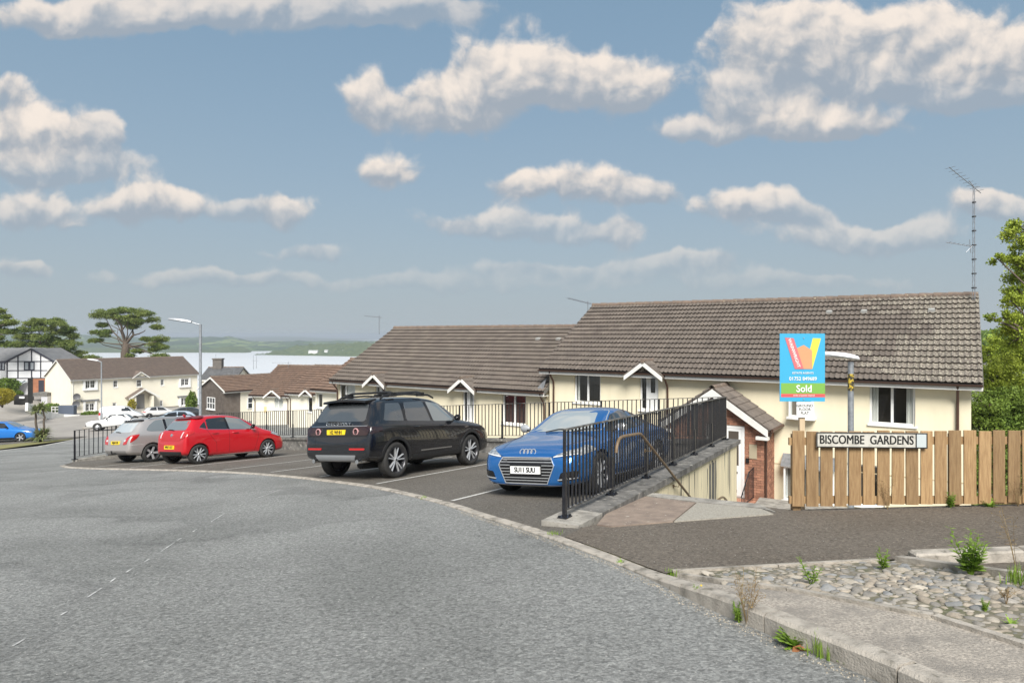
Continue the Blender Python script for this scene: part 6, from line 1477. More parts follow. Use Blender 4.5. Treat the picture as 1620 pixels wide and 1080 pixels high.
# ---- silver estate
T = [(0, .40, .60, .64, .68, .66, .60), (.03, .32, .73, .77, .76, .74, .67), (.10, .28, .87, .91, .79, .77, .65), (.18, .26, .93, 1.0, .80, .77, .62), (.36, .24, .95, 1.22, .808, .77, .585), (.52, .22, .955, 1.395, .815, .77, .56), (.70, .20, .955, 1.44, .82, .77, .56), (1.2, .18, .945, 1.475, .82, .77, .56), (2.0, .18, .93, 1.475, .82, .77, .56), (2.45, .18, .92, 1.41, .82, .765, .57), (2.9, .18, .905, 1.17, .82, .765, .61), (3.15, .18, .885, 1.02, .82, .765, .65), (3.35, .18, .865, .955, .82, .76, .65), (3.75, .18, .81, .875, .805, .735, .60), (4.06, .20, .70, .755, .745, .68, .55), (4.19, .22, .58, .62, .67, .62, .52), (4.24, .28, .5, .54, .6, .57, .5)]
SILV = paint('car_paint_warm_silver', (0.47, 0.44, 0.42), .45, .3); Car.track_out = .81
est = Car('silver estate car at the left end of the car park', SILV, T, .77, 3.235, .30, .20, pose((-11.80, 21.35), (.53, .848), .77, 3.235, .80, -1), rim='five', arch=.04)
est.patch('rear_window', 'B', [(-.56, .99), (.56, .99), (.48, 1.31), (-.48, 1.31)], mat('car_glass_bright', (.42, .45, .46), .04, spec=.9, coat=1), r=.06)
for nm, pl, g in (('rear_quarter_window', [(.58, 1.04), (.70, 1.0), (1.20, .99), (1.20, 1.38), (.95, 1.35), (.72, 1.20)], GLASSL), ('rear_door_window', [(1.30, .985), (2.0, .975), (1.96, 1.405), (1.30, 1.39)], GLASSL), ('front_door_window', [(2.10, .97), (2.92, .95), (2.42, 1.31), (2.05, 1.40)], GLASSL)): est.both(nm, pl, g, r=.06)
est.patch('windscreen', 'F', [(-.66, 1.04), (.66, 1.04), (.50, 1.36), (-.50, 1.36)], GLASS, r=.05)
est.patch('spoiler', 'B', [(-.54, 1.315), (.54, 1.315), (.50, 1.36), (-.50, 1.36)], GLOSSB, r=.02, eps=.04, thick=.06)
est.mirror('tail_lamp', 'B', [(.47, .60), (.66, .62), (.74, .90), (.60, .84), (.50, .72)], REDL, r=.03, eps=.012)
est.mirror('reversing_lamp', 'B', [(.50, .70), (.58, .71), (.60, .76), (.52, .755)], CLEARL, r=.01, eps=.018)
for ax in ('R', 'L'): est.patch('side_lamp', ax, [(.06, .66), (.26, .80), (.36, .93), (.12, .90)], REDL, r=.03, eps=.008)
est.plate('B', .67, .0, PLY, 'WJ60 KVR', eps=.012); est.patch('plate_recess', 'B', [(-.36, .60), (.36, .60), (.36, .76), (-.36, .76)], mat('silver_shadow_panel', (.30, .28, .26), .4), r=.02, eps=.004)  # flat patch around the plate; the recess's shade is painted as darker silver
est.patch('bumper_lower', 'B', [(-.62, .31), (.62, .31), (.62, .42), (-.62, .42)], mat('bumper_grey', (.20, .19, .18), .5), r=.02, eps=.006)
est.tube('wiper', [(.16, 0, .99), (.16, .12, 1.01), (.18, .34, 1.01)], .012, PLAST); est.tube('exhaust', [(.3, .45, .28), (-.02, .45, .28)], .03, CHROME, 10); est.tube('exhaust', [(.3, .52, .28), (-.02, .52, .28)], .03, CHROME, 10); est.tube('tow_bar', [(.1, 0, .32), (-.10, 0, .33), (-.12, 0, .42)], .025, PLAST)
for y in (-.55, .55): est.tube('roof_rail', [(.75, y, 1.43), (.90, y, 1.495), (1.6, y, 1.52), (2.2, y, 1.50), (2.35, y, 1.43)], .02, PLAST)
for ax in ('R', 'L'):
    est.seam(ax, [(1.28, 1.40), (1.22, .99), (1.32, .75), (1.38, .28)]); est.seam(ax, [(2.03, 1.41), (2.05, .96), (2.05, .28)]); est.seam(ax, [(2.98, .95), (2.98, .65), (2.86, .28)]); est.handle(ax, 1.50, .885); est.handle(ax, 2.28, .875)
    est.patch('pillar_trim', ax, [(1.21, .99), (1.30, .99), (1.30, 1.385), (1.21, 1.38)], GLOSSB, r=0, eps=.003); est.patch('pillar_trim', ax, [(2.0, .98), (2.10, .975), (2.06, 1.39), (1.97, 1.39)], GLOSSB, r=0, eps=.003)
    est.patch('bumper_crease', ax, [(.04, .58), (.50, .59), (.50, .605), (.05, .60)], mat('silver_highlight', (.7, .68, .66), .25, metal=.4), r=0, eps=.004)  # brighter silver strip paints the highlight along the bumper edge
est.mirrors(2.72, .98); est.tube('axle', [(.77, -.7, .30), (.77, .7, .30)], .06, WELL)

# ---- blue coupe
T = [(0, .40, .60, .64, .70, .66, .60), (.06, .32, .76, .80, .84, .80, .66), (.18, .26, .85, .91, .885, .845, .62), (.5, .22, .89, 1.04, .91, .86, .60), (1.0, .20, .895, 1.215, .915, .855, .585), (1.5, .18, .885, 1.315, .916, .85, .58), (1.95, .18, .87, 1.345, .916, .85, .58), (2.3, .18, .86, 1.305, .916, .85, .59), (2.62, .18, .85, 1.17, .916, .85, .62), (2.95, .18, .84, .985, .916, .85, .68), (3.1, .18, .83, .92, .916, .85, .71), (3.45, .18, .795, .865, .914, .845, .71), (3.8, .18, .74, .81, .90, .825, .67), (4.02, .19, .68, .745, .84, .77, .62), (4.12, .19, .61, .68, .765, .70, .57), (4.165, .20, .52, .60, .70, .65, .54), (4.18, .23, .44, .52, .65, .61, .52)]
BLU = paint('car_paint_blue', (0.018, 0.15, 0.44), .60, .24); Car.track_out = .905
tt_f = on_ground(951, 783); th_ = Vector((-.535, -.845))
tM = pose((tt_f.x, tt_f.y), (-th_.x, -th_.y), .8, 3.305, .86, 1)
fwd = Vector((th_.x, th_.y, 0)); nz_ = Vector((-0.0367, 0.1076, 1)).normalized(); fwd = (fwd - nz_ * fwd.dot(nz_)).normalized(); lft = nz_.cross(fwd)
oo = Vector((tt_f.x, tt_f.y, gp(tt_f.x, tt_f.y) + .02)) - fwd * 1.2525 - lft * .86
tM = Matrix(((fwd.x, lft.x, nz_.x, oo.x), (fwd.y, lft.y, nz_.y, oo.y), (fwd.z, lft.z, nz_.z, oo.z), (0, 0, 0, 1)))
tt = Car('metallic blue coupe facing the road behind the black railing, plate SU11 SUU', BLU, T, .87, 3.375, .325, .245, tM, rim='sport', arch=.035)
tt.patch('windscreen', 'F', [(-.70, .945), (.70, .945), (.54, 1.275), (-.54, 1.275)], mat('windscreen_glass', (.30, .33, .335), .03, spec=1.0, coat=1.0), r=.06)
tt.both('door_window', [(1.62, .95), (2.82, .93), (2.30, 1.20), (1.85, 1.265), (1.58, 1.25)], GLASS, r=.05); tt.both('quarter_window', [(1.02, 1.02), (1.52, .955), (1.50, 1.24), (1.25, 1.18)], GLASS, r=.04)
tt.patch('rear_window', 'B', [(-.55, .98), (.55, .98), (.48, 1.22), (-.48, 1.22)], GLASS, r=.05)
gr = tt.patch('grille', 'F', [(-.37, .235), (.37, .235), (.49, .50), (.43, .605), (-.43, .605), (-.49, .50)], GLOSSB, r=.03, eps=.006)
tt.seam('F', [(-.37, .232), (.37, .232), (.492, .50), (.432, .61), (-.432, .61), (-.492, .50), (-.37, .232)], .011, ALLOY, 'grille_frame', .012, .02)
for z in (.275, .315, .36, .405, .45, .50, .545, .585):
    hw = .36 + (z - .235) * .46 if z < .50 else .485 - (z - .5) * .55
    if .355 < z < .51:
        for sd_ in (-1, 1): tt.seam('F', [(sd_ * hw, z), (sd_ * .285, z)], .009, ALLOY, 'grille_bar', .018, .015)
    else: tt.seam('F', [(-hw, z), (hw, z)], .009, ALLOY, 'grille_bar', .018, .015)
tt.plate('F', .43, .0, PLW, 'SU11 SUU', eps=.03)
tt.mirror('headlamp', 'F', [(.46, .615), (.80, .655), (.84, .73), (.70, .72), (.52, .655)], HEADL, r=.025, eps=.008)
tt.mirror('lamp_strip', 'F', [(.47, .612), (.80, .650), (.80, .662), (.48, .628)], CLEARL, r=0, eps=.014)
for ax in ('R', 'L'): tt.patch('side_headlamp', ax, [(3.52, .70), (3.98, .635), (3.95, .715), (3.66, .775)], HEADL, r=.03, eps=.008)
tt.mirror('air_intake', 'F', [(.55, .265), (.80, .30), (.82, .43), (.60, .40)], GLOSSB, r=.03, eps=.006); tt.mirror('intake_blade', 'F', [(.55, .285), (.82, .315), (.82, .33), (.55, .302)], ALLOY, r=0, eps=.014)
tt.seam('F', [(-.72, .205), (.72, .205)], .02, ALLOY, 'splitter_edge', .012, .02); tt.seam('F', [(-.5, .645), (-.43, .618), (.43, .618), (.5, .645)], .008)
for k in range(4):
    yy = -.0975 + k * .065; hh, nn, d = tt.hit('F', yy, .695); mb = MB(); Tm = Matrix.Translation((hh.x + .012, yy, .695)) @ Matrix.Rotation(R(-20), 4, 'Y')
    a = []; 
    for q in range(19): an = 2 * math.pi * q / 18; a.append(Tm @ Vector((0, .043 * math.cos(an), .043 * math.sin(an))))
    MB().tube(a, .008, 6, cap=False).build('badge_ring', ALLOY, tt.root, smooth=60)
link('lettering', text_mesh('TTS', .04, CHROME, .001, .001, Matrix.Translation((tt.hit('F', -.36, .555)[0].x + .03, -.36, .565)) @ Matrix.Rotation(R(90), 4, 'Z') @ FACE), tt.root)
for ax in ('R', 'L'):
    tt.seam(ax, [(1.60, 1.26), (1.55, .95), (1.58, .30)]); tt.seam(ax, [(2.86, .92), (2.86, .6), (2.74, .28)]); tt.handle(ax, 1.78, .80); tt.patch('side_skirt', ax, [(1.25, .235), (2.85, .235), (2.85, .255), (1.25, .255)], ALLOY, r=0, eps=.012)
    tt.seam(ax, [(.6, .79), (3.6, .70)], .008, mat('crease_shade_blue', (.02, .10, .34), .25, coat=1), 'crease')  # darker blue strip on a smooth side: shade of the fold put into colour
tt.mirrors(2.66, .94, ALLOY)
for y in (-.25, .25): tt.tube('wiper', [(3.08, y, .945), (3.0, y + .2, .985), (2.98, y + .45, .995)], .010, PLAST)
tt.seam('T', [(3.98, -.52), (3.3, -.70), (3.1, -.72)], .007); tt.seam('T', [(3.98, .52), (3.3, .70), (3.1, .72)], .007)

# ---- cars further off: same care, fewer small parts
def simple_car(label, T, col, xr, xf, wr, heading, p, glass_side, rear_g, front_g, lamps=True, name='parked_car', rim='five', half=None, side=-1, detail=1):
    Car.track_out = max(t[4] for t in T) - .01; hw = Car.track_out - .1
    c = Car(label, col, T, xr, xf, wr, .19, pose(p, heading, xr, xf, hw, side), group='cars on the far forecourt', name=name, rim=rim, arch=.04, detail=detail)
    for pl in glass_side: c.both('side_window', pl, GLASS, r=.05)
    if rear_g: c.patch('rear_window', 'B', rear_g, GLASS, r=.05)
    if front_g: c.patch('windscreen', 'F', front_g, GLASSL, r=.05)
    return c
GEN = [(0, .38, .60, .64, .70, .68, .62), (.04, .30, .80, .84, .80, .78, .68), (.12, .26, .93, .98, .85, .82, .66), (.30, .23, .96, 1.20, .865, .82, .62), (.55, .20, .96, 1.38, .875, .82, .60), (1.1, .18, .95, 1.455, .88, .815, .60), (1.8, .18, .935, 1.46, .88, .81, .60), (2.25, .18, .92, 1.40, .88, .81, .61), (2.75, .18, .90, 1.12, .88, .81, .66), (3.05, .18, .885, .98, .88, .81, .69), (3.3, .18, .86, .93, .88, .80, .68), (3.75, .18, .80, .86, .86, .77, .64), (4.1, .20, .68, .73, .78, .70, .56), (4.22, .23, .56, .60, .68, .64, .52), (4.26, .28, .48, .52, .60, .58, .5)]
gs = [[(.72, 1.06), (1.02, 1.02), (1.52, 1.0), (1.50, 1.37), (.95, 1.33)], [(1.60, 1.0), (2.62, .96), (2.20, 1.31), (1.58, 1.375)]]
BLU2 = paint('car_paint_azure', (0.010, 0.17, 0.56), .2, .28)
bc = simple_car('bright blue car cut off by the left edge beside the spiky palm', GEN, BLU2, .72, 3.38, .32, (1, .10), (-36.2, 44.2), gs, None, [(-.68, 1.02), (.68, 1.02), (.55, 1.35), (-.55, 1.35)])
for ax in ('R', 'L'): bc.patch('sill_trim', ax, [(1.1, .20), (3.0, .20), (3.0, .34), (1.1, .34)], PLAST, r=0, eps=.01); bc.handle(ax, 1.75, .88); bc.patch('headlamp', ax, [(3.55, .70), (4.05, .62), (4.02, .70), (3.7, .79)], HEADL, r=.02, eps=.008); bc.seam(ax, [(1.55, 1.38), (1.56, .3)], .012)
bc.mirrors(2.55, 1.0, GLOSSB)
WHT = paint('car_paint_white', (0.60, 0.60, 0.59), .0, .35)
VAN = [(0, .40, .70, .74, .74, .72, .68), (.03, .34, 1.0, 1.04, .84, .82, .76), (.08, .30, 1.15, 1.62, .87, .85, .74), (.14, .28, 1.18, 1.80, .88, .86, .72), (.6, .24, 1.16, 1.84, .88, .86, .72), (1.8, .22, 1.14, 1.84, .88, .86, .72), (2.5, .22, 1.12, 1.80, .88, .85, .70), (2.85, .22, 1.10, 1.62, .88, .84, .68), (3.3, .22, 1.06, 1.22, .88, .83, .70), (3.5, .22, 1.0, 1.10, .88, .82, .70), (3.9, .22, .88, .98, .86, .78, .64), (4.15, .24, .70, .78, .78, .70, .56), (4.22, .30, .55, .62, .66, .62, .5)]
p_ = at(155, 668, 70)
van = simple_car('white panel van behind the slim street lamp on the forecourt', VAN, WHT, .75, 3.45, .31, (.93, .36), (p_.x + .9, 70), [[(2.15, 1.22), (3.15, 1.16), (2.75, 1.60), (2.15, 1.66)]], [(-.6, 1.2), (.6, 1.2), (.55, 1.6), (-.55, 1.6)], [(-.68, 1.2), (.68, 1.2), (.6, 1.62), (-.6, 1.62)], name='parked_van')
van.mirror('tail_lamp', 'B', [(.66, .85), (.78, .85), (.80, 1.15), (.68, 1.15)], REDL, r=.02, eps=.012)
for ax in ('R', 'L'): van.patch('side_lamp', ax, [(.04, .85), (.22, .87), (.20, 1.15), (.07, 1.15)], REDL, r=.02, eps=.008)
van.patch('bumper', 'B', [(-.80, .36), (.80, .36), (.80, .60), (-.80, .60)], PLAST, r=.03, eps=.03, thick=.05)
CLS = [(0, .42, .62, .66, .62, .60, .56), (.05, .36, .76, .80, .70, .68, .60), (.2, .30, .82, .87, .77, .74, .62), (.75, .26, .84, .90, .79, .76, .62), (.95, .24, .85, 1.0, .795, .765, .60), (1.25, .22, .86, 1.30, .80, .765, .56), (1.6, .22, .86, 1.38, .80, .765, .56), (2.3, .22, .86, 1.39, .80, .765, .56), (2.6, .22, .86, 1.33, .80, .765, .57), (2.95, .22, .86, .97, .80, .765, .64), (3.15, .22, .86, .92, .80, .765, .66), (3.7, .22, .84, .89, .79, .75, .64), (4.1, .24, .80, .85, .77, .73, .62), (4.25, .30, .70, .76, .72, .69, .58), (4.30, .38, .60, .66, .66, .64, .54)]
p_ = at(206, 676.5, 56)
cls = simple_car('white classic saloon with round headlamps facing left by the slim lamp post', CLS, WHT, .95, 3.40, .31, (-.95, -.32), (p_.x, 56), [[(1.22, .93), (1.95, .93), (1.95, 1.28), (1.50, 1.28)], [(2.03, .93), (2.78, .93), (2.52, 1.27), (2.03, 1.28)]], [(-.55, .95), (.55, .95), (.48, 1.25), (-.48, 1.25)], [(-.60, .96), (.60, .96), (.52, 1.27), (-.52, 1.27)], rim='classic', side=1)
cls.patch('grille', 'F', [(-.62, .60), (.62, .60), (.62, .74), (-.62, .74)], PLAST, r=.02, eps=.01)
for y in (-.52, .52):
    hh = cls.hit('F', y, .67)[0]; mb = MB(); mb.lathe([(.001, -.03), (.09, -.02), (.105, .02)], 16, Matrix.Translation((hh.x, y, .67)) @ Matrix.Rotation(R(90), 4, 'Z')); mb.build('headlamp', CLEARL, cls.root, smooth=50)
cls.patch('bumper', 'F', [(-.70, .42), (.70, .42), (.70, .50), (-.70, .50)], PLAST, r=.02, eps=.05, thick=.07); cls.mirrors(2.72, .92, PLAST)
p_ = at(236, 661, 76)
ws_ = simple_car('white crossover with red tail lamps in front of the far porch', GEN, WHT, .72, 3.38, .34, (.80, .60), (p_.x, 76), gs, [(-.6, 1.0), (.6, 1.0), (.5, 1.3), (-.5, 1.3)], None)
ws_.mirror('tail_lamp', 'B', [(.36, .84), (.72, .82), (.76, .95), (.40, .93)], REDL, r=.03, eps=.012)
for ax in ('R', 'L'): ws_.patch('side_lamp', ax, [(.05, .83), (.34, .85), (.34, .95), (.08, .95)], REDL, r=.02, eps=.008); ws_.patch('roof_trim', ax, [(.6, 1.36), (2.3, 1.38), (2.2, 1.41), (.7, 1.40)], GLOSSB, r=0, eps=.01)
PBL = paint('car_paint_pale_blue', (0.42, 0.50, 0.58), .2, .3); DGR = paint('car_paint_dark_grey', (0.05, 0.055, 0.06), .3, .3)
p_ = at(268, 668, 55)
simple_car('pale blue hatchback half hidden behind the silver estate roof', GEN, PBL, .72, 3.38, .32, (-.85, -.52), (p_.x + 1.6, 55), gs, [(-.6, 1.0), (.6, 1.0), (.5, 1.3), (-.5, 1.3)], [(-.68, 1.02), (.68, 1.02), (.55, 1.35), (-.55, 1.35)], side=1)
p_ = at(286, 664, 68)
simple_car('dark grey car parked furthest right on the far forecourt', GEN, DGR, .72, 3.38, .32, (-.8, -.6), (p_.x + 1.5, 68), gs, [(-.6, 1.0), (.6, 1.0), (.5, 1.3), (-.5, 1.3)], [(-.68, 1.02), (.68, 1.02), (.55, 1.35), (-.55, 1.35)], side=1)
# ================================================================== VEGETATION
def leafmat(name, c, c2, scale=2.0, isl=.35):
    M = mat(name, c, .6, c2=c2, scale=scale, isl=isl, spec=.3)
    nt = M.node_tree; b = nt.nodes['Principled BSDF']; o = nt.nodes['Material Output']
    tr = nt.nodes.new('ShaderNodeBsdfTranslucent'); mx = nt.nodes.new('ShaderNodeMixShader'); mx.inputs[0].default_value = .32
    src = b.inputs['Base Color'].links[0].from_socket; nt.links.new(src, tr.inputs[0])
    nt.links.new(b.outputs[0], mx.inputs[1]); nt.links.new(tr.outputs[0], mx.inputs[2]); nt.links.new(mx.outputs[0], o.inputs[0]); return M
PINE = leafmat('pine_needles', (.14, .20, .05), (.24, .28, .075), .5, .45)
LEAF = leafmat('sycamore_leaf', (.23, .31, .035), (.38, .44, .06), .8, .4)
LEAFD = leafmat('dark_leaf', (.11, .18, .03), (.20, .28, .05), .8, .4)
YELB = leafmat('golden_leaf', (.33, .29, .03), (.42, .36, .05), 1.5, .25)
HEDGE = leafmat('hedge_leaf', (.12, .19, .03), (.18, .25, .05), 1.0, .35)
WEED = leafmat('weed_leaf', (.17, .30, .035), (.26, .38, .06), 6, .3)
DRY = leafmat('dry_stem', (.36, .27, .13), (.25, .17, .09), 6, .3)
CORD = leafmat('palm_leaf', (.15, .19, .07), (.24, .26, .11), 2, .35)
BARK = mat('bark', (.14, .105, .08), .9, c2=(.08, .065, .05), scale=4, bump=.5, bscale=14)
def leaf_quad(mb, p, s, rnd, flat=0.0, asp=.6):
    n = Vector((rnd.gauss(0, 1), rnd.gauss(0, 1), rnd.gauss(0, 1) + flat)).normalized(); t = n.orthogonal().normalized(); t.rotate(Matrix.Rotation(rnd.uniform(0, 6.28), 3, n)); b = n.cross(t)
    a = s * rnd.uniform(.7, 1.25); w = a * asp
    mb.add([p - t * a * .5, p + b * w * .5, p + t * a * .5, p - b * w * .5], [(0, 1, 2, 3)])
def clump(mb, c, rx, ry, rz, n, s, rnd, shell=.55, flat=.6, asp=.6):
    for _ in range(n):
        d = Vector((rnd.gauss(0, 1), rnd.gauss(0, 1), rnd.gauss(0, 1))).normalized() * (shell + (1 - shell) * rnd.random()) 
        d *= 1 + .22 * noise.noise(Vector((c.x * 1.7 + d.x * 2.3, c.y * 1.7 + d.y * 2.3, d.z * 2.3)))
        leaf_quad(mb, c + Vector((d.x * rx, d.y * ry, d.z * rz)), s, rnd, flat, asp)
def limb(mb, a, b, r0, r1, rnd, bend=.12, n=6, seg=7):
    a, b = Vector(a), Vector(b); L = (b - a).length; pts = []; o = Vector((rnd.uniform(-1, 1), rnd.uniform(-1, 1), rnd.uniform(-.3, .5))) * L * bend
    for i in range(n + 1): t = i / n; pts.append(a.lerp(b, t) + o * math.sin(math.pi * t) + Vector((rnd.gauss(0, 1), rnd.gauss(0, 1), 0)) * L * .012)
    mb.tube(pts, [r0 + (r1 - r0) * i / n for i in range(n + 1)], seg); return pts
def pine(label, px0, y, base_y, trunk_top_y, pads, limbs, seed, r0=.5, size=.27, dens=1.5):
    """umbrella pine: limbs to flat pads of needles; pads and limbs given as seen, depth spread round the trunk"""
    rnd = random.Random(seed); b = at(px0, base_y, y); b.z -= 7; r = root('pine_tree', b, label, 'tree', group='pines beyond the far flats'); tk = MB(); cr = MB(); s = y / F
    top_ = at(px0 + 1, trunk_top_y, y) - b; limb(tk, (0, 0, 0), top_, r0, r0 * .72, rnd, .03)
    for (x0, y0, x1, y1, ra, rb) in limbs: limb(tk, at(x0, y0, y) - b, at(x1, y1, y + rnd.uniform(-2.5, 2.5)) - b, ra, rb, rnd, .08)
    for (cx, cy, rx, ry) in pads:
        for k in range(3 if rx > 12 else 2):
            dy = rnd.uniform(-.7, .7) * rx * s; c = at(cx + rnd.uniform(-.25, .25) * rx, cy + rnd.uniform(-.2, .2) * ry, y) - b; c.y += dy
            m_ = max(4, int(rx / 5))
            for q in range(m_ * 2):
                cc = c + Vector((rnd.uniform(-.75, .75) * rx * s, rnd.uniform(-.6, .6) * rx * s, rnd.uniform(-.45, .5) * ry * s)); rr = rnd.uniform(.5, .95)
                clump(cr, cc, rr, rr, rr * .55, int(74 * dens), size, rnd, .4, .9, .42)
            if rnd.random() < .12: limb(tk, top_, c, r0 * .16, .04, rnd, .1, 5, 5)
    tk.build('trunk', BARK, r, smooth=60); cr.build('crown', PINE, r)
pine('umbrella pine with open branching trunk behind the far cream flats', 197, 122, 572, 545,
     [(160, 499, 10, 6), (172, 494, 14, 6), (190, 491, 20, 6), (212, 491, 20, 6), (228, 497, 16, 7), (240, 506, 10, 7), (182, 503, 16, 7), (205, 503, 18, 7), (222, 509, 14, 6), (246, 518, 9, 5), (160, 514, 8, 3), (155, 525, 7, 2.5), (168, 524, 7, 3), (166, 530, 6, 2.5), (150, 538, 9, 3), (195, 512, 12, 5), (210, 517, 10, 4), (228, 536, 8, 4), (251, 536, 13, 6), (243, 544, 9, 4), (256, 548, 7, 4), (219, 555, 7, 3), (207, 563, 7, 4), (256, 563, 14, 6), (243, 553, 7, 4)],
     [(197, 545, 193, 522, .34, .22), (193, 522, 182, 504, .22, .1), (193, 522, 200, 510, .16, .07), (198, 545, 211, 530, .30, .2), (211, 530, 213, 512, .2, .08), (211, 530, 230, 522, .14, .06), (200, 548, 222, 546, .24, .16), (222, 546, 248, 540, .16, .06), (195, 552, 166, 546, .10, .07), (166, 546, 150, 538, .07, .04), (194, 550, 187, 538, .12, .06), (187, 538, 186, 522, .07, .04), (196, 526, 176, 514, .09, .05)], 11, .95)
pine('broad rounded pine behind the half timbered house', 73, 118, 575, 556,
     [(75, 507, 20, 6), (95, 512, 16, 6), (55, 512, 16, 6), (108, 520, 10, 7), (40, 522, 13, 6), (70, 519, 22, 7), (92, 527, 18, 7), (113, 530, 7, 6), (30, 533, 10, 6), (52, 532, 18, 7), (75, 535, 20, 7), (40, 543, 14, 6), (62, 545, 18, 6), (88, 541, 16, 7), (105, 541, 12, 6), (114, 548, 14, 8), (122, 560, 12, 7), (100, 556, 12, 6), (140, 566, 14, 3), (30, 545, 8, 5), (112, 565, 12, 4), (84, 551, 10, 5)],
     [(73, 556, 62, 540, .3, .15), (73, 556, 80, 538, .3, .15), (74, 560, 96, 548, .25, .12), (78, 566, 112, 556, .22, .1), (70, 560, 45, 546, .2, .08)], 5, .8, dens=1.6)
pine('tiered pine cut off by the left edge of the view', -22, 100, 575, 500,
     [(0, 492, 7, 3), (8, 501, 5, 2), (22, 510, 10, 3.5), (6, 512, 7, 2.5), (2, 522, 10, 4), (18, 525, 6, 2.5), (0, 534, 10, 4), (2, 544, 10, 4), (14, 545, 9, 4), (-18, 500, 18, 10), (-20, 520, 20, 10)],
     [(-22, 520, 8, 513, .2, .06), (-22, 535, 4, 528, .2, .06), (-22, 505, 2, 497, .2, .05)], 8, .6)

def broad_tree(label, base, h, limbs, clumps, m_, seed, name='broadleaf_tree', leaf=.13, r0=.22, per=230, group='trees beside the near flats', asp=.6, ztop=None):
    rnd = random.Random(seed); r = root(name, base, label, 'tree', group=group); tk = MB(); cr = MB(); b = Vector(base)
    T0 = Vector((0, 0, h)); limb(tk, (0, 0, 0), T0, r0, r0 * .55, rnd, .05)
    for (c, rx, ry, rz, k) in clumps:
        c = Vector(c) - b; vol = rx * ry * rz
        limb(tk, T0 * rnd.uniform(.55, 1.0), c, r0 * .35, .02, rnd, .10, 6, 6)
        nsub = max(6, int(22 * (vol ** .33)))
        for q in range(nsub):
            d = Vector((rnd.uniform(-1, 1), rnd.uniform(-1, 1), rnd.uniform(-1, 1))); 
            if d.length > 1: d.normalize()
            cc = c + Vector((d.x * rx * .85, d.y * ry * .85, d.z * rz * .85)); s = rnd.uniform(.34, .62) * (vol ** .33)
            limb(tk, c, cc, .018, .006, rnd, .1, 3, 4)
            clump(cr, cc, s * 1.1, s * 1.1, s * .9, int(per * k / nsub * (vol ** .66) * 52), leaf, rnd, .05, .45, asp)
    tk.build('trunk', BARK, r, smooth=60); cr.build('crown', m_, r)
# sycamore reaching in from the right; its lower, denser neighbours behind the house corner
pc = lambda px, py, y: at(px, py, y)
broad_tree('tall light green tree with open branches at the right edge', Vector((19.4, 22.5, -6.3)), 6.5, None,
           [(pc(1610, 378, 22), .38, .6, .36, 1.0), (pc(1628, 365, 22.5), .6, .8, .5, 1), (pc(1578, 409, 21.5), .30, .4, .16, 1.0), (pc(1600, 412, 22), .38, .5, .24, 1.0), (pc(1622, 420, 22), .5, .7, .4, 1.0), (pc(1612, 458, 22), .35, .5, .2, .9), (pc(1598, 470, 21.5), .30, .4, .18, .9), (pc(1622, 480, 22), .5, .6, .4, 1.0), (pc(1588, 502, 21.5), .32, .4, .18, 1.0), (pc(1570, 503, 21.5), .25, .4, .13, .8), (pc(1612, 508, 22), .5, .6, .35, 1.0), (pc(1640, 440, 22.5), .7, .9, .9, 1.0), (pc(1612, 535, 22), .55, .8, .4, 1.0)], LEAF, 21, leaf=.09, per=150)
broad_tree('bushy yellow green tree beside the right hand corner of the near flats', Vector((19.2, 25, -6.3)), 4.2, None,
           [(pc(1575, 575, 25), .65, .8, .45, 1), (pc(1600, 565, 26), .8, .9, .5, 1), (pc(1565, 600, 24.5), .5, .7, .5, 1), (pc(1590, 610, 25), .75, .9, .55, 1.0), (pc(1620, 600, 25), .8, .9, .7, 1), (pc(1560, 560, 26), .45, .6, .3, .8), (pc(1590, 545, 27), .6, .8, .35, .8), (pc(1620, 560, 26), .8, .9, .5, 1)], LEAF, 22, leaf=.10, per=150)
broad_tree('dark green shrubby tree low behind the fence at the right', Vector((18.6, 22.5, -6.3)), 2.6, None,
           [(pc(1560, 640, 22.5), .6, .8, .45, 1), (pc(1585, 635, 23), .7, .9, .5, 1), (pc(1612, 640, 22.5), .7, .9, .6, 1), (pc(1555, 670, 22.5), .55, .7, .45, 1), (pc(1580, 672, 22.5), .7, .9, .5, 1), (pc(1612, 680, 22), .8, .9, .6, 1), (pc(1560, 715, 22), .7, .8, .6, 1), (pc(1600, 725, 22), .9, .9, .7, 1), (pc(1550, 760, 21.5), .7, .8, .6, 1), (pc(1600, 775, 21.5), .9, .9, .7, 1), (pc(1640, 740, 21.5), .9, .9, .9, 1), (pc(1545, 800, 20.5), .6, .6, .5, 1), (pc(1590, 815, 20.5), .9, .8, .6, 1)], LEAFD, 23, leaf=.10, per=150)
# far woods behind them: one mass
rnd = random.Random(31); mb = MB()
for k in range(90):
    px = rnd.uniform(1525, 1680); y = rnd.uniform(130, 260); py = 531 + rnd.uniform(-3, 4) + (260 - y) * .11
    c = at(px, py, y); clump(mb, c, 4.5, 4.5, 3.0, 70, 1.5, rnd, .6, .7, .8)
mb.build('far_wood', LEAFD, kind='stuff', label='hazy wooded hillside behind the right hand trees', cat='wood')

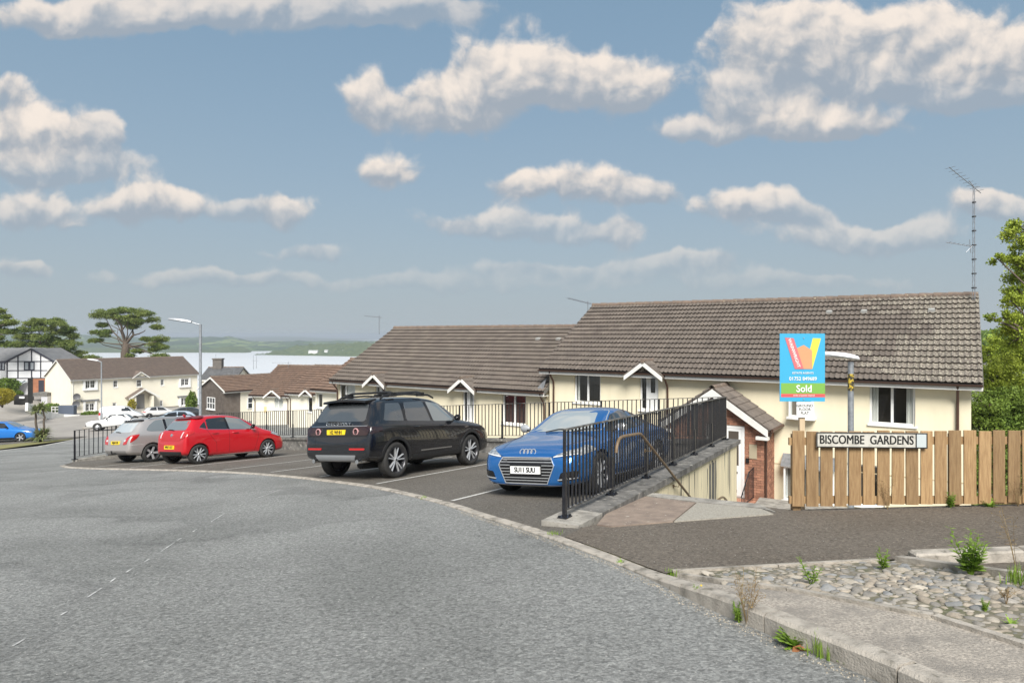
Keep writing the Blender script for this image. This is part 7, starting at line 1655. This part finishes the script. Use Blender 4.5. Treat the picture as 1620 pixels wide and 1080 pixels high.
# bushes by the half-timbered house, shrubs, ivy
def bush(name, label, c, rx, ry, rz, m_, n, s, seed, group='garden bushes', cat='bush'):
    rnd = random.Random(seed); r = root(name, Vector((c.x, c.y, c.z - rz)), label, cat, group=group); mb = MB(); st = MB()
    clump(mb, Vector((0, 0, rz)), rx, ry, rz, n, s, rnd, .82, .2, .7); clump(mb, Vector((0, 0, rz)), rx * .8, ry * .8, rz * .8, n // 2, s, rnd, .5, .2, .7)
    for k in range(5): limb(st, (0, 0, -.3), (rnd.uniform(-.6, .6) * rx, rnd.uniform(-.6, .6) * ry, rz * 1.2), .06, .02, rnd)
    mb.build('foliage', m_, r); st.build('stem', BARK, r)
bush('clipped_bush', 'round golden clipped bush beside the dark timber gate', at(4, 627, 76), 1.15, 1.15, .98, YELB, 2600, .16, 41)
bush('bush', 'light green bush behind the golden bush', at(10, 610, 82), 1.5, 1.3, .95, HEDGE, 2200, .22, 42)
bush('bush', 'low green shrub right of the golden bush', at(25, 624, 79), .75, .7, .55, HEDGE, 1000, .18, 43)
bush('bush', 'green climbing shrub at the right hand corner of the far flats', at(303, 640, 92), .75, .8, 1.9, HEDGE, 1500, .25, 44)
bush('bush', 'small flowering bush in front of the far porch', at(208.5, 641, 90), .55, .5, .85, YELB, 600, .2, 45)
bush('bush', 'low hedge shrub under the left ground floor window of the far flats', at(144, 655, 84), 1.3, .6, .4, HEDGE, 900, .2, 46)
bush('bush', 'dark shrub behind the curved white wall', at(81, 646, 85), 1.3, .8, .7, LEAFD, 1000, .2, 47)
# spiky cordyline on the verge
rnd = random.Random(51); pb_ = on_ground(62, 697.5); pb_ = Vector((-31.2, 43.0, gp(-31.2, 43) + .05)); cp = root('cordyline', pb_, 'spiky cordyline palm with two thin trunks beside the bright blue car', 'palm')
tk = MB(); t1 = limb(tk, (0, 0, 0), (-.25, 0, 2.0), .09, .06, rnd, .06); t2 = limb(tk, (.15, 0, 0), (.32, 0, 1.55), .08, .06, rnd, .1); t3 = limb(tk, (.32, 0, 1.5), (.12, 0, 2.2), .06, .05, rnd, .05)
tk.build('trunk', BARK, cp, smooth=60)
def spikes(mb, c, n, L, up, rnd, w=.045):
    for _ in range(n):
        a = rnd.uniform(0, 6.28); e = rnd.uniform(up, 1.2); d = Vector((math.cos(a) * math.cos(e), math.sin(a) * math.cos(e), math.sin(e))); l = L * rnd.uniform(.7, 1.1)
        s = d.cross(Vector((0, 0, 1))).normalized() * w; m_ = c + d * l * .55; t = c + d * l + Vector((0, 0, -.28 * l * math.cos(e)))
        mb.add([c - s * .6, c + s * .6, m_ + s, m_ - s, t], [(0, 1, 2, 3), (3, 2, 4)])
mb = MB(); spikes(mb, Vector((-.25, 0, 2.05)), 90, .62, -.5, rnd); spikes(mb, Vector((.12, 0, 2.25)), 80, .6, -.5, rnd); spikes(mb, Vector((.05, 0, .25)), 150, 1.0, -.1, rnd); spikes(mb, Vector((.3, 0, .5)), 60, .8, 0, rnd)
mb.build('leaves', CORD, cp)

# weeds along the kerb and in the cobbles
def plant(name, label, p, kind, h, n, seed, m_=None):
    rnd = random.Random(seed); r = root(name, p, label, 'weed', group='weeds along the kerb'); st = MB(); lf = MB()
    if kind == 'leafy':
        for k in range(n):
            d = Vector((rnd.uniform(-.5, .5), rnd.uniform(-.4, .4), 1)).normalized(); L = h * rnd.uniform(.6, 1); st.tube([(0, 0, -.02), d * L * .5, d * L + Vector((0, 0, .01))], [.004, .003, .0015], 5)
            for i in range(9):
                t = .15 + .85 * i / 8; c = d * L * t; s = h * .26 * (1.15 - t * .7)
                for q in range(2):
                    a = i * 1.9 + q * math.pi + rnd.uniform(-.3, .3); o = Vector((math.cos(a), math.sin(a), rnd.uniform(.1, .7))).normalized(); sd_ = o.cross(Vector((0, 0, 1))).normalized()
                    lf.add([c, c + o * s * .5 + sd_ * s * .2, c + o * s + Vector((0, 0, -.1 * s)), c + o * s * .5 - sd_ * s * .2], [(0, 1, 2), (0, 2, 3)])
    elif kind == 'rosette':
        for k in range(n):
            a = rnd.uniform(0, 6.28); e = rnd.uniform(.15, 1.1); o = Vector((math.cos(a) * math.cos(e), math.sin(a) * math.cos(e), math.sin(e))); sd_ = o.cross(Vector((0, 0, 1))).normalized(); L = h * rnd.uniform(.6, 1.1)
            prev = Vector((0, 0, 0)); 
            for i in range(4):
                c0, c1 = o * L * i / 4, o * L * (i + 1) / 4 + Vector((0, 0, -.06 * L * (i > 1))); w = L * .13 * (1 + .5 * (i % 2)) * (1 if i < 3 else .4)
                lf.add([c0 - sd_ * w * .6, c0 + sd_ * w * .6, c1 + sd_ * w, c1 - sd_ * w], [(0, 1, 2, 3)])
    elif kind == 'grass':
        for k in range(n):
            a = rnd.uniform(0, 6.28); o = Vector((math.cos(a), math.sin(a), 0)); L = h * rnd.uniform(.5, 1.1); b = Vector((rnd.gauss(0, .03), rnd.gauss(0, .03), 0)); sd_ = Vector((-o.y, o.x, 0)) * .003; ln = rnd.uniform(.05, .5)
            lf.add([b - sd_, b + sd_, b + o * L * ln * .4 + Vector((0, 0, L * .6)) + sd_ * .8, b + o * L * ln * .4 + Vector((0, 0, L * .6)) - sd_ * .8, b + o * L * ln + Vector((0, 0, L))], [(0, 1, 2, 3), (3, 2, 4)])
    elif kind == 'dry':
        for k in range(n):
            a = rnd.uniform(0, 6.28); o = Vector((math.cos(a) * .25, math.sin(a) * .25, 1)); L = h * rnd.uniform(.6, 1.1); pts = [Vector((0, 0, -.01)), o * L * .5, o * L + Vector((rnd.gauss(0, .03), 0, 0))]; st.tube(pts, [.0022, .0016, .001], 4)
            for q in range(7):
                c = pts[1].lerp(pts[2], q / 6) ; d = Vector((rnd.gauss(0, 1), rnd.gauss(0, 1), rnd.gauss(.4, .5))).normalized() * h * .12; st.tube([c, c + d], [.0012, .0008], 3)
                leaf_quad(lf, c + d, .012, rnd)
    if st.v: st.build('stem', DRY if kind == 'dry' else WEED, r)
    if lf.v: lf.build('leaves', m_ or (DRY if kind == 'dry' else WEED), r)
    return r
def gpt(px, py): p = on_ground(px, py); return p
def up_(px, py):
    p = on_ground(px, py, .06); p.z = gp(p.x, p.y) + raise_(p.y) - .015; return p
W_ = [('weed', 'green dandelion rosette with brown dead leaf at the foot of the kerb', gpt(1257, 1022), 'rosette', .14, 44, 61), ('grass_tuft', 'upright grass tuft against the kerb face right of the dandelion', gpt(1301, 1038), 'grass', .13, 60, 62), ('weed', 'tall dry seeding weed with green foot by the kerb', gpt(1182, 988), 'dry', .33, 16, 63), ('weed', 'low green leaves under the tall dry weed', gpt(1170, 984), 'leafy', .13, 12, 64), ('weed', 'small weed with yellow flowers at the low end of the kerb', gpt(1103, 950), 'leafy', .11, 10, 65),
      ('weed', 'leafy weed at the corner of the cobbles beside the entrance kerb', up_(1398, 897), 'leafy', .20, 6, 66), ('weed', 'slim upright weed at the far edge of the cobbles', up_(1284, 928), 'leafy', .20, 4, 67), ('weed', 'large bushy weed with bright leaves by the entrance kerb', up_(1536, 913), 'leafy', .36, 14, 68), ('weed', 'small bright weed among the cobbles on the right', up_(1558, 977), 'leafy', .08, 6, 69), ('weed', 'two leaf seedling at the foot of the kerb', gpt(1335, 1052), 'rosette', .05, 5, 70),
      ('grass_tuft', 'little tuft on the flush kerb beside the pavement', gpt(982, 893), 'rosette', .06, 22, 71), ('grass_tuft', 'little tuft where the kerb meets the concrete strip', gpt(1063, 911), 'grass', .07, 40, 72), ('grass_tuft', 'thin dry grass beside the entrance at the right edge', up_(1612, 928), 'dry', .5, 5, 73), ('grass_tuft', 'pale grass at the foot of the dry stems by the entrance', up_(1606, 932), 'grass', .14, 50, 74), ('weed', 'tangled weed under the fence below the name plate', Vector((3.42 + 1.1, 7.84, gp(4.5, 7.84) + .02)), 'dry', .42, 9, 75), ('weed', 'second weed under the fence below the name plate', Vector((5.25, 7.80, gp(5.25, 7.8) + .02)), 'leafy', .22, 8, 76), ('weed', 'weed growing under the fence towards the right', Vector((6.0, 7.72, gp(6.0, 7.72) + .02)), 'dry', .5, 10, 77), ('grass_tuft', 'weeds at the foot of the railing end block', gpt(877, 848), 'grass', .07, 46, 78), ('grass_tuft', 'weeds beside the coping block on the stone slab', gpt(930, 825), 'grass', .06, 46, 79), ('grass_tuft', 'tuft on the edging line in front of the blue coupe', gpt(671, 789), 'grass', .06, 40, 80), ('grass_tuft', 'green leaves at the bottom of the fence on the far right', Vector((5.7, 7.76, gp(5.7, 7.76) + .02)), 'rosette', .12, 24, 81), ('grass_tuft', 'small green rosette among the near right cobbles', up_(1600, 1000), 'rosette', .06, 14, 82), ('grass_tuft', 'rusty dry grass among the cobbles near the right edge', up_(1592, 965), 'dry', .09, 10, 83)]
for (nm, lb, p, kd, h, n, sd_) in W_: 
    r = plant(nm, lb, p, kd, h, n, sd_)
    if 'yellow' in lb:
        mb = MB(); 
        for q in ((.0, -.01, .09), (.03, 0, .11), (-.02, .01, .07)): clump(mb, Vector(q), .012, .012, .004, 16, .012, random.Random(9), .2)
        mb.build('flower', mat('yellow_petal', (.80, .62, .02), .6), r)
p = gpt(1266, 1027); mb = MB(); rnd = random.Random(90)
for k in range(5): leaf_quad(mb, Vector((p.x + rnd.uniform(-.05, .05), p.y + rnd.uniform(-.02, .02), p.z + .012)), .07, rnd, 3, .5)
mb.build('dead_leaves', mat('dead_leaf', (.22, .085, .03), .8), label='brown dead leaves under the dandelion at the kerb', cat='leaves')
# grit and crumbs in the gutter: too many to count
mb = MB(); rnd = random.Random(91); gut = resample(offset_xy(EDGE_S, -.03), .012)
for q in gut:
    if q.y > 9 or q.y < 1: continue
    for k in range(2):
        o = abs(rnd.gauss(0, .05)); s = rnd.uniform(.002, .006); x, y = q.x + rnd.gauss(0, .01) - o * .5, q.y + rnd.gauss(0, .01) - o * .8; z = gp(x, y)
        mb.add([(x - s, y - s, z), (x + s, y - s * .7, z), (x + s * .6, y + s, z), (x - s * .8, y + s * .7, z), (x, y, z + s * 1.2)], [(0, 1, 4), (1, 2, 4), (2, 3, 4), (3, 0, 4)])
mb.build('gutter_grit', mat('grit', (.30, .26, .20), .9, isl=.5), kind='stuff', label='loose grit lying along the foot of the kerb', cat='grit')

# ================================================================== ESTUARY AND HILLS
WATER = mat('estuary_water', (.72, .73, .74), .4, c2=(.66, .68, .70), scale=.004, spec=.5, bump=.06, bscale=.25)  # pale base colour stands in for the bright sky mirrored in the water
WZ = -52.0
MB().quad((-6000, 250, WZ), (6000, 250, WZ), (6000, 9000, WZ), (-6000, 9000, WZ)).build('water', WATER, kind='structure')
def fields(name):
    M = bpy.data.materials.new(name); M.use_nodes = True; nt = M.node_tree; N, Lk = nt.nodes, nt.links; b = N['Principled BSDF']; b.inputs['Roughness'].default_value = .95; b.inputs['Specular IOR Level'].default_value = .1
    g = N.new('ShaderNodeNewGeometry'); mp = N.new('ShaderNodeMapping'); Lk.new(g.outputs['Position'], mp.inputs[0]); mp.inputs['Scale'].default_value = (1, .55, 0)
    v = N.new('ShaderNodeTexVoronoi'); Lk.new(mp.outputs[0], v.inputs['Vector']); v.inputs['Scale'].default_value = .017
    e = N.new('ShaderNodeTexVoronoi'); e.feature = 'DISTANCE_TO_EDGE'; Lk.new(mp.outputs[0], e.inputs['Vector']); e.inputs['Scale'].default_value = .017
    s = N.new('ShaderNodeSeparateColor'); Lk.new(v.outputs['Color'], s.inputs[0]); r = N.new('ShaderNodeValToRGB'); Lk.new(s.outputs[0], r.inputs[0]); el = r.color_ramp.elements
    el[0].color = (.07, .12, .03, 1); el[1].color = (.36, .33, .15, 1); x = el.new(.35); x.color = (.13, .20, .05, 1); x = el.new(.6); x.color = (.20, .26, .08, 1); x = el.new(.8); x.color = (.10, .16, .04, 1); r.color_ramp.interpolation = 'CONSTANT'
    n = N.new('ShaderNodeTexNoise'); Lk.new(g.outputs['Position'], n.inputs['Vector']); n.inputs['Scale'].default_value = .004; n.inputs['Detail'].default_value = 4
    mr = N.new('ShaderNodeMapRange'); Lk.new(n.outputs[0], mr.inputs[0]); mr.inputs[1].default_value = .50; mr.inputs[2].default_value = .56
    lt = N.new('ShaderNodeMath'); lt.operation = 'LESS_THAN'; Lk.new(e.outputs['Distance'], lt.inputs[0]); lt.inputs[1].default_value = .07
    mx = N.new('ShaderNodeMath'); mx.operation = 'MAXIMUM'; Lk.new(lt.outputs[0], mx.inputs[0]); Lk.new(mr.outputs[0], mx.inputs[1])
    c = N.new('ShaderNodeMix'); c.data_type = 'RGBA'; Lk.new(mx.outputs[0], c.inputs[0]); Lk.new(r.outputs[0], c.inputs[6]); c.inputs[7].default_value = (.035, .065, .022, 1); Lk.new(c.outputs[2], b.inputs['Base Color']); return M
FIELDS = fields('patchwork_fields'); WOODM = mat('far_woodland', (.060, .090, .030), .95, c2=(.105, .13, .045), scale=.10, detail=5, lo=.42, hi=.60, spec=.1)
def hills(name, xs, ys, zf, m_):
    mb = MB(); n = len(xs)
    for y in ys:
        for x in xs: mb.v.append((x, y, zf(x, y)))
    for j in range(len(ys) - 1):
        for i in range(n - 1): mb.f.append((j * n + i, j * n + i + 1, (j + 1) * n + i + 1, (j + 1) * n + i)); mb.m.append(0)
    return mb.build(name, m_, kind='structure', smooth=80)
fr_ = lambda a, b, s: [a + s * i for i in range(int((b - a) / s) + 1)]
def prof(pts, px):
    if px <= pts[0][0]: return pts[0][1]
    for (a, za), (b, zb) in zip(pts[:-1], pts[1:]):
        if px <= b: t = (px - a) / (b - a); t = t * t * (3 - 2 * t); return za + (zb - za) * t
    return pts[-1][1]
nz3 = lambda x, y, s, k=0: noise.fractal(Vector((x * s, y * s, k)), 1.0, 2.0, 4)
# wooded point on the near shore of the far bank
PK = [(398, 566), (415, 561), (440, 556), (470, 549), (500, 545.5), (530, 544.5), (570, 543.5), (640, 543), (900, 543)]
def wood_z(x, y):
    px = HX + F * x / y; ty = prof(PK, px); zt = -(ty - HY) / F * 1760; t = sm(1560 + (560 - min(px, 560)) * .9, 1760, y)
    shore = WZ - 1.5 + (zt - WZ - 1.5) * t
    return shore + (9 * abs(nz3(x, y, .05)) + 3.2 * nz3(x, y, .13, 3)) * sm(0.02, .12, t) * (1 if px > 396 else 0)
hills('wooded_hill', fr_(-760, 60, 6), fr_(1530, 1820, 6), wood_z, WOODM)
# field country on the far bank
HK = [(-80, 529), (60, 527), (110, 528), (150, 531), (205, 534), (250, 536), (290, 534), (330, 533.5), (352, 533), (362, 532), (375, 535), (400, 540), (430, 541), (480, 541), (560, 541), (900, 541), (1700, 541)]
def field_z(x, y):
    px = HX + F * x / y; zt = -(prof(HK, px) - HY) / F * 3300; t = sm(1960, 3300, y) ** .8
    return WZ - 2 + (zt - WZ + 2) * t + 7 * nz3(x, y, .0016) * t + 9.0 * max(0, nz3(x, y, .012, 2)) * t
hills('field_hills', fr_(-3600, 1400, 16), fr_(1950, 3600, 16), field_z, FIELDS)
SK = [(-80, 544), (150, 550), (250, 551), (330, 552), (362, 547), (385, 549), (400, 556), (412, 560), (900, 562)]
def shore_z(x, y):
    px = HX + F * x / y; zt = -(prof(SK, px) - HY) / F * 2150; t = sm(1890, 2010, y) * (1 - sm(2060, 2250, y) * .6)
    return WZ - 3 + (zt - WZ + 3) * t * sm(425, 395, px) + 3 * abs(nz3(x, y, .04)) * t
hills('wooded_shore', fr_(-2200, -680, 10), fr_(1880, 2200, 10), shore_z, WOODM)
# blue distance
DK = [(-80, 533), (250, 533.5), (310, 532), (380, 533), (430, 531.5), (465, 532), (520, 535), (580, 536.5), (640, 536), (900, 537), (1500, 537)]
def dist_z(x, y):
    px = HX + F * x / y; zt = -(prof(DK, px) - HY) / F * 9000; return WZ + (zt - WZ) * sm(5200, 9000, y) + 25 * nz3(x, y, .0007) * sm(5200, 6500, y) * (1 - sm(8000, 9000, y))
hills('distant_hills', fr_(-9800, 5000, 200), fr_(5000, 10000, 200), dist_z, WOODM)
# pale sheds on the wooded point, masts on the water
for i, (px0, px1, py, lb) in enumerate(((488, 502, 557, 'long pale shed among the trees on the wooded point'), (528, 547, 557, 'longest pale shed near the tiled roof on the wooded point'), (513, 518, 556.5, 'small pale shed between two longer sheds on the wooded point'))):
    a, b = at(px0, py, 1660), at(px1, py, 1660); o = root('shed', a, lb, 'shed', group='sheds on the far bank'); L = b.x - a.x
    MB().box(0, L, 0, 12, -8, 2.5).build('wall', BWHITE, o); MB().add([(-.5, -.5, 2.5), (L + .5, -.5, 2.5), (L + .5, 6, 5), (-.5, 6, 5), (-.5, 12.5, 2.5), (L + .5, 12.5, 2.5)], [(0, 1, 2, 3), (3, 2, 5, 4)]).build('roof', mat('pale_sheet', (.6, .6, .58), .6), o)
for i, (px, y0, y1) in enumerate(((401, 562, 580), (405.5, 562, 579), (341.5, 560, 580))):
    y = 300; a, b = at(px, y1 + 4, y), at(px, y0, y); o = root('boat_mast', Vector((a.x, a.y, a.z)), ('left hand', 'right hand', 'lone')[i] + (' of two boat masts rising before the estuary' if i < 2 else ' boat mast rising above the stone chimney'), 'mast', group='boat masts')
    MB().tube([(0, 0, 0), (0, 0, b.z - a.z)], [.12, .07], 6).build('pole', GALV, o); MB().beam((-1.0, 0, (b.z - a.z) * .6), (1.0, 0, (b.z - a.z) * .6), .06, .06).build('spreader', GALV, o)
# the air between here and the far bank
mb = MB(); mb.box(-11000, 11000, -60, 10500, -62, 12); hz = mb.build('haze', None or mat('dummy_haze', (1, 1, 1)), kind='stuff')
HM = bpy.data.materials.new('haze_air'); HM.use_nodes = True; nt = HM.node_tree; nt.nodes.clear(); o_ = nt.nodes.new('ShaderNodeOutputMaterial'); v_ = nt.nodes.new('ShaderNodeVolumePrincipled')
v_.inputs['Color'].default_value = (.80, .88, .97, 1); v_.inputs['Density'].default_value = 0.00027; v_.inputs['Anisotropy'].default_value = 0.2; nt.links.new(v_.outputs[0], o_.inputs['Volume'])
hz.data.materials.clear(); hz.data.materials.append(HM)
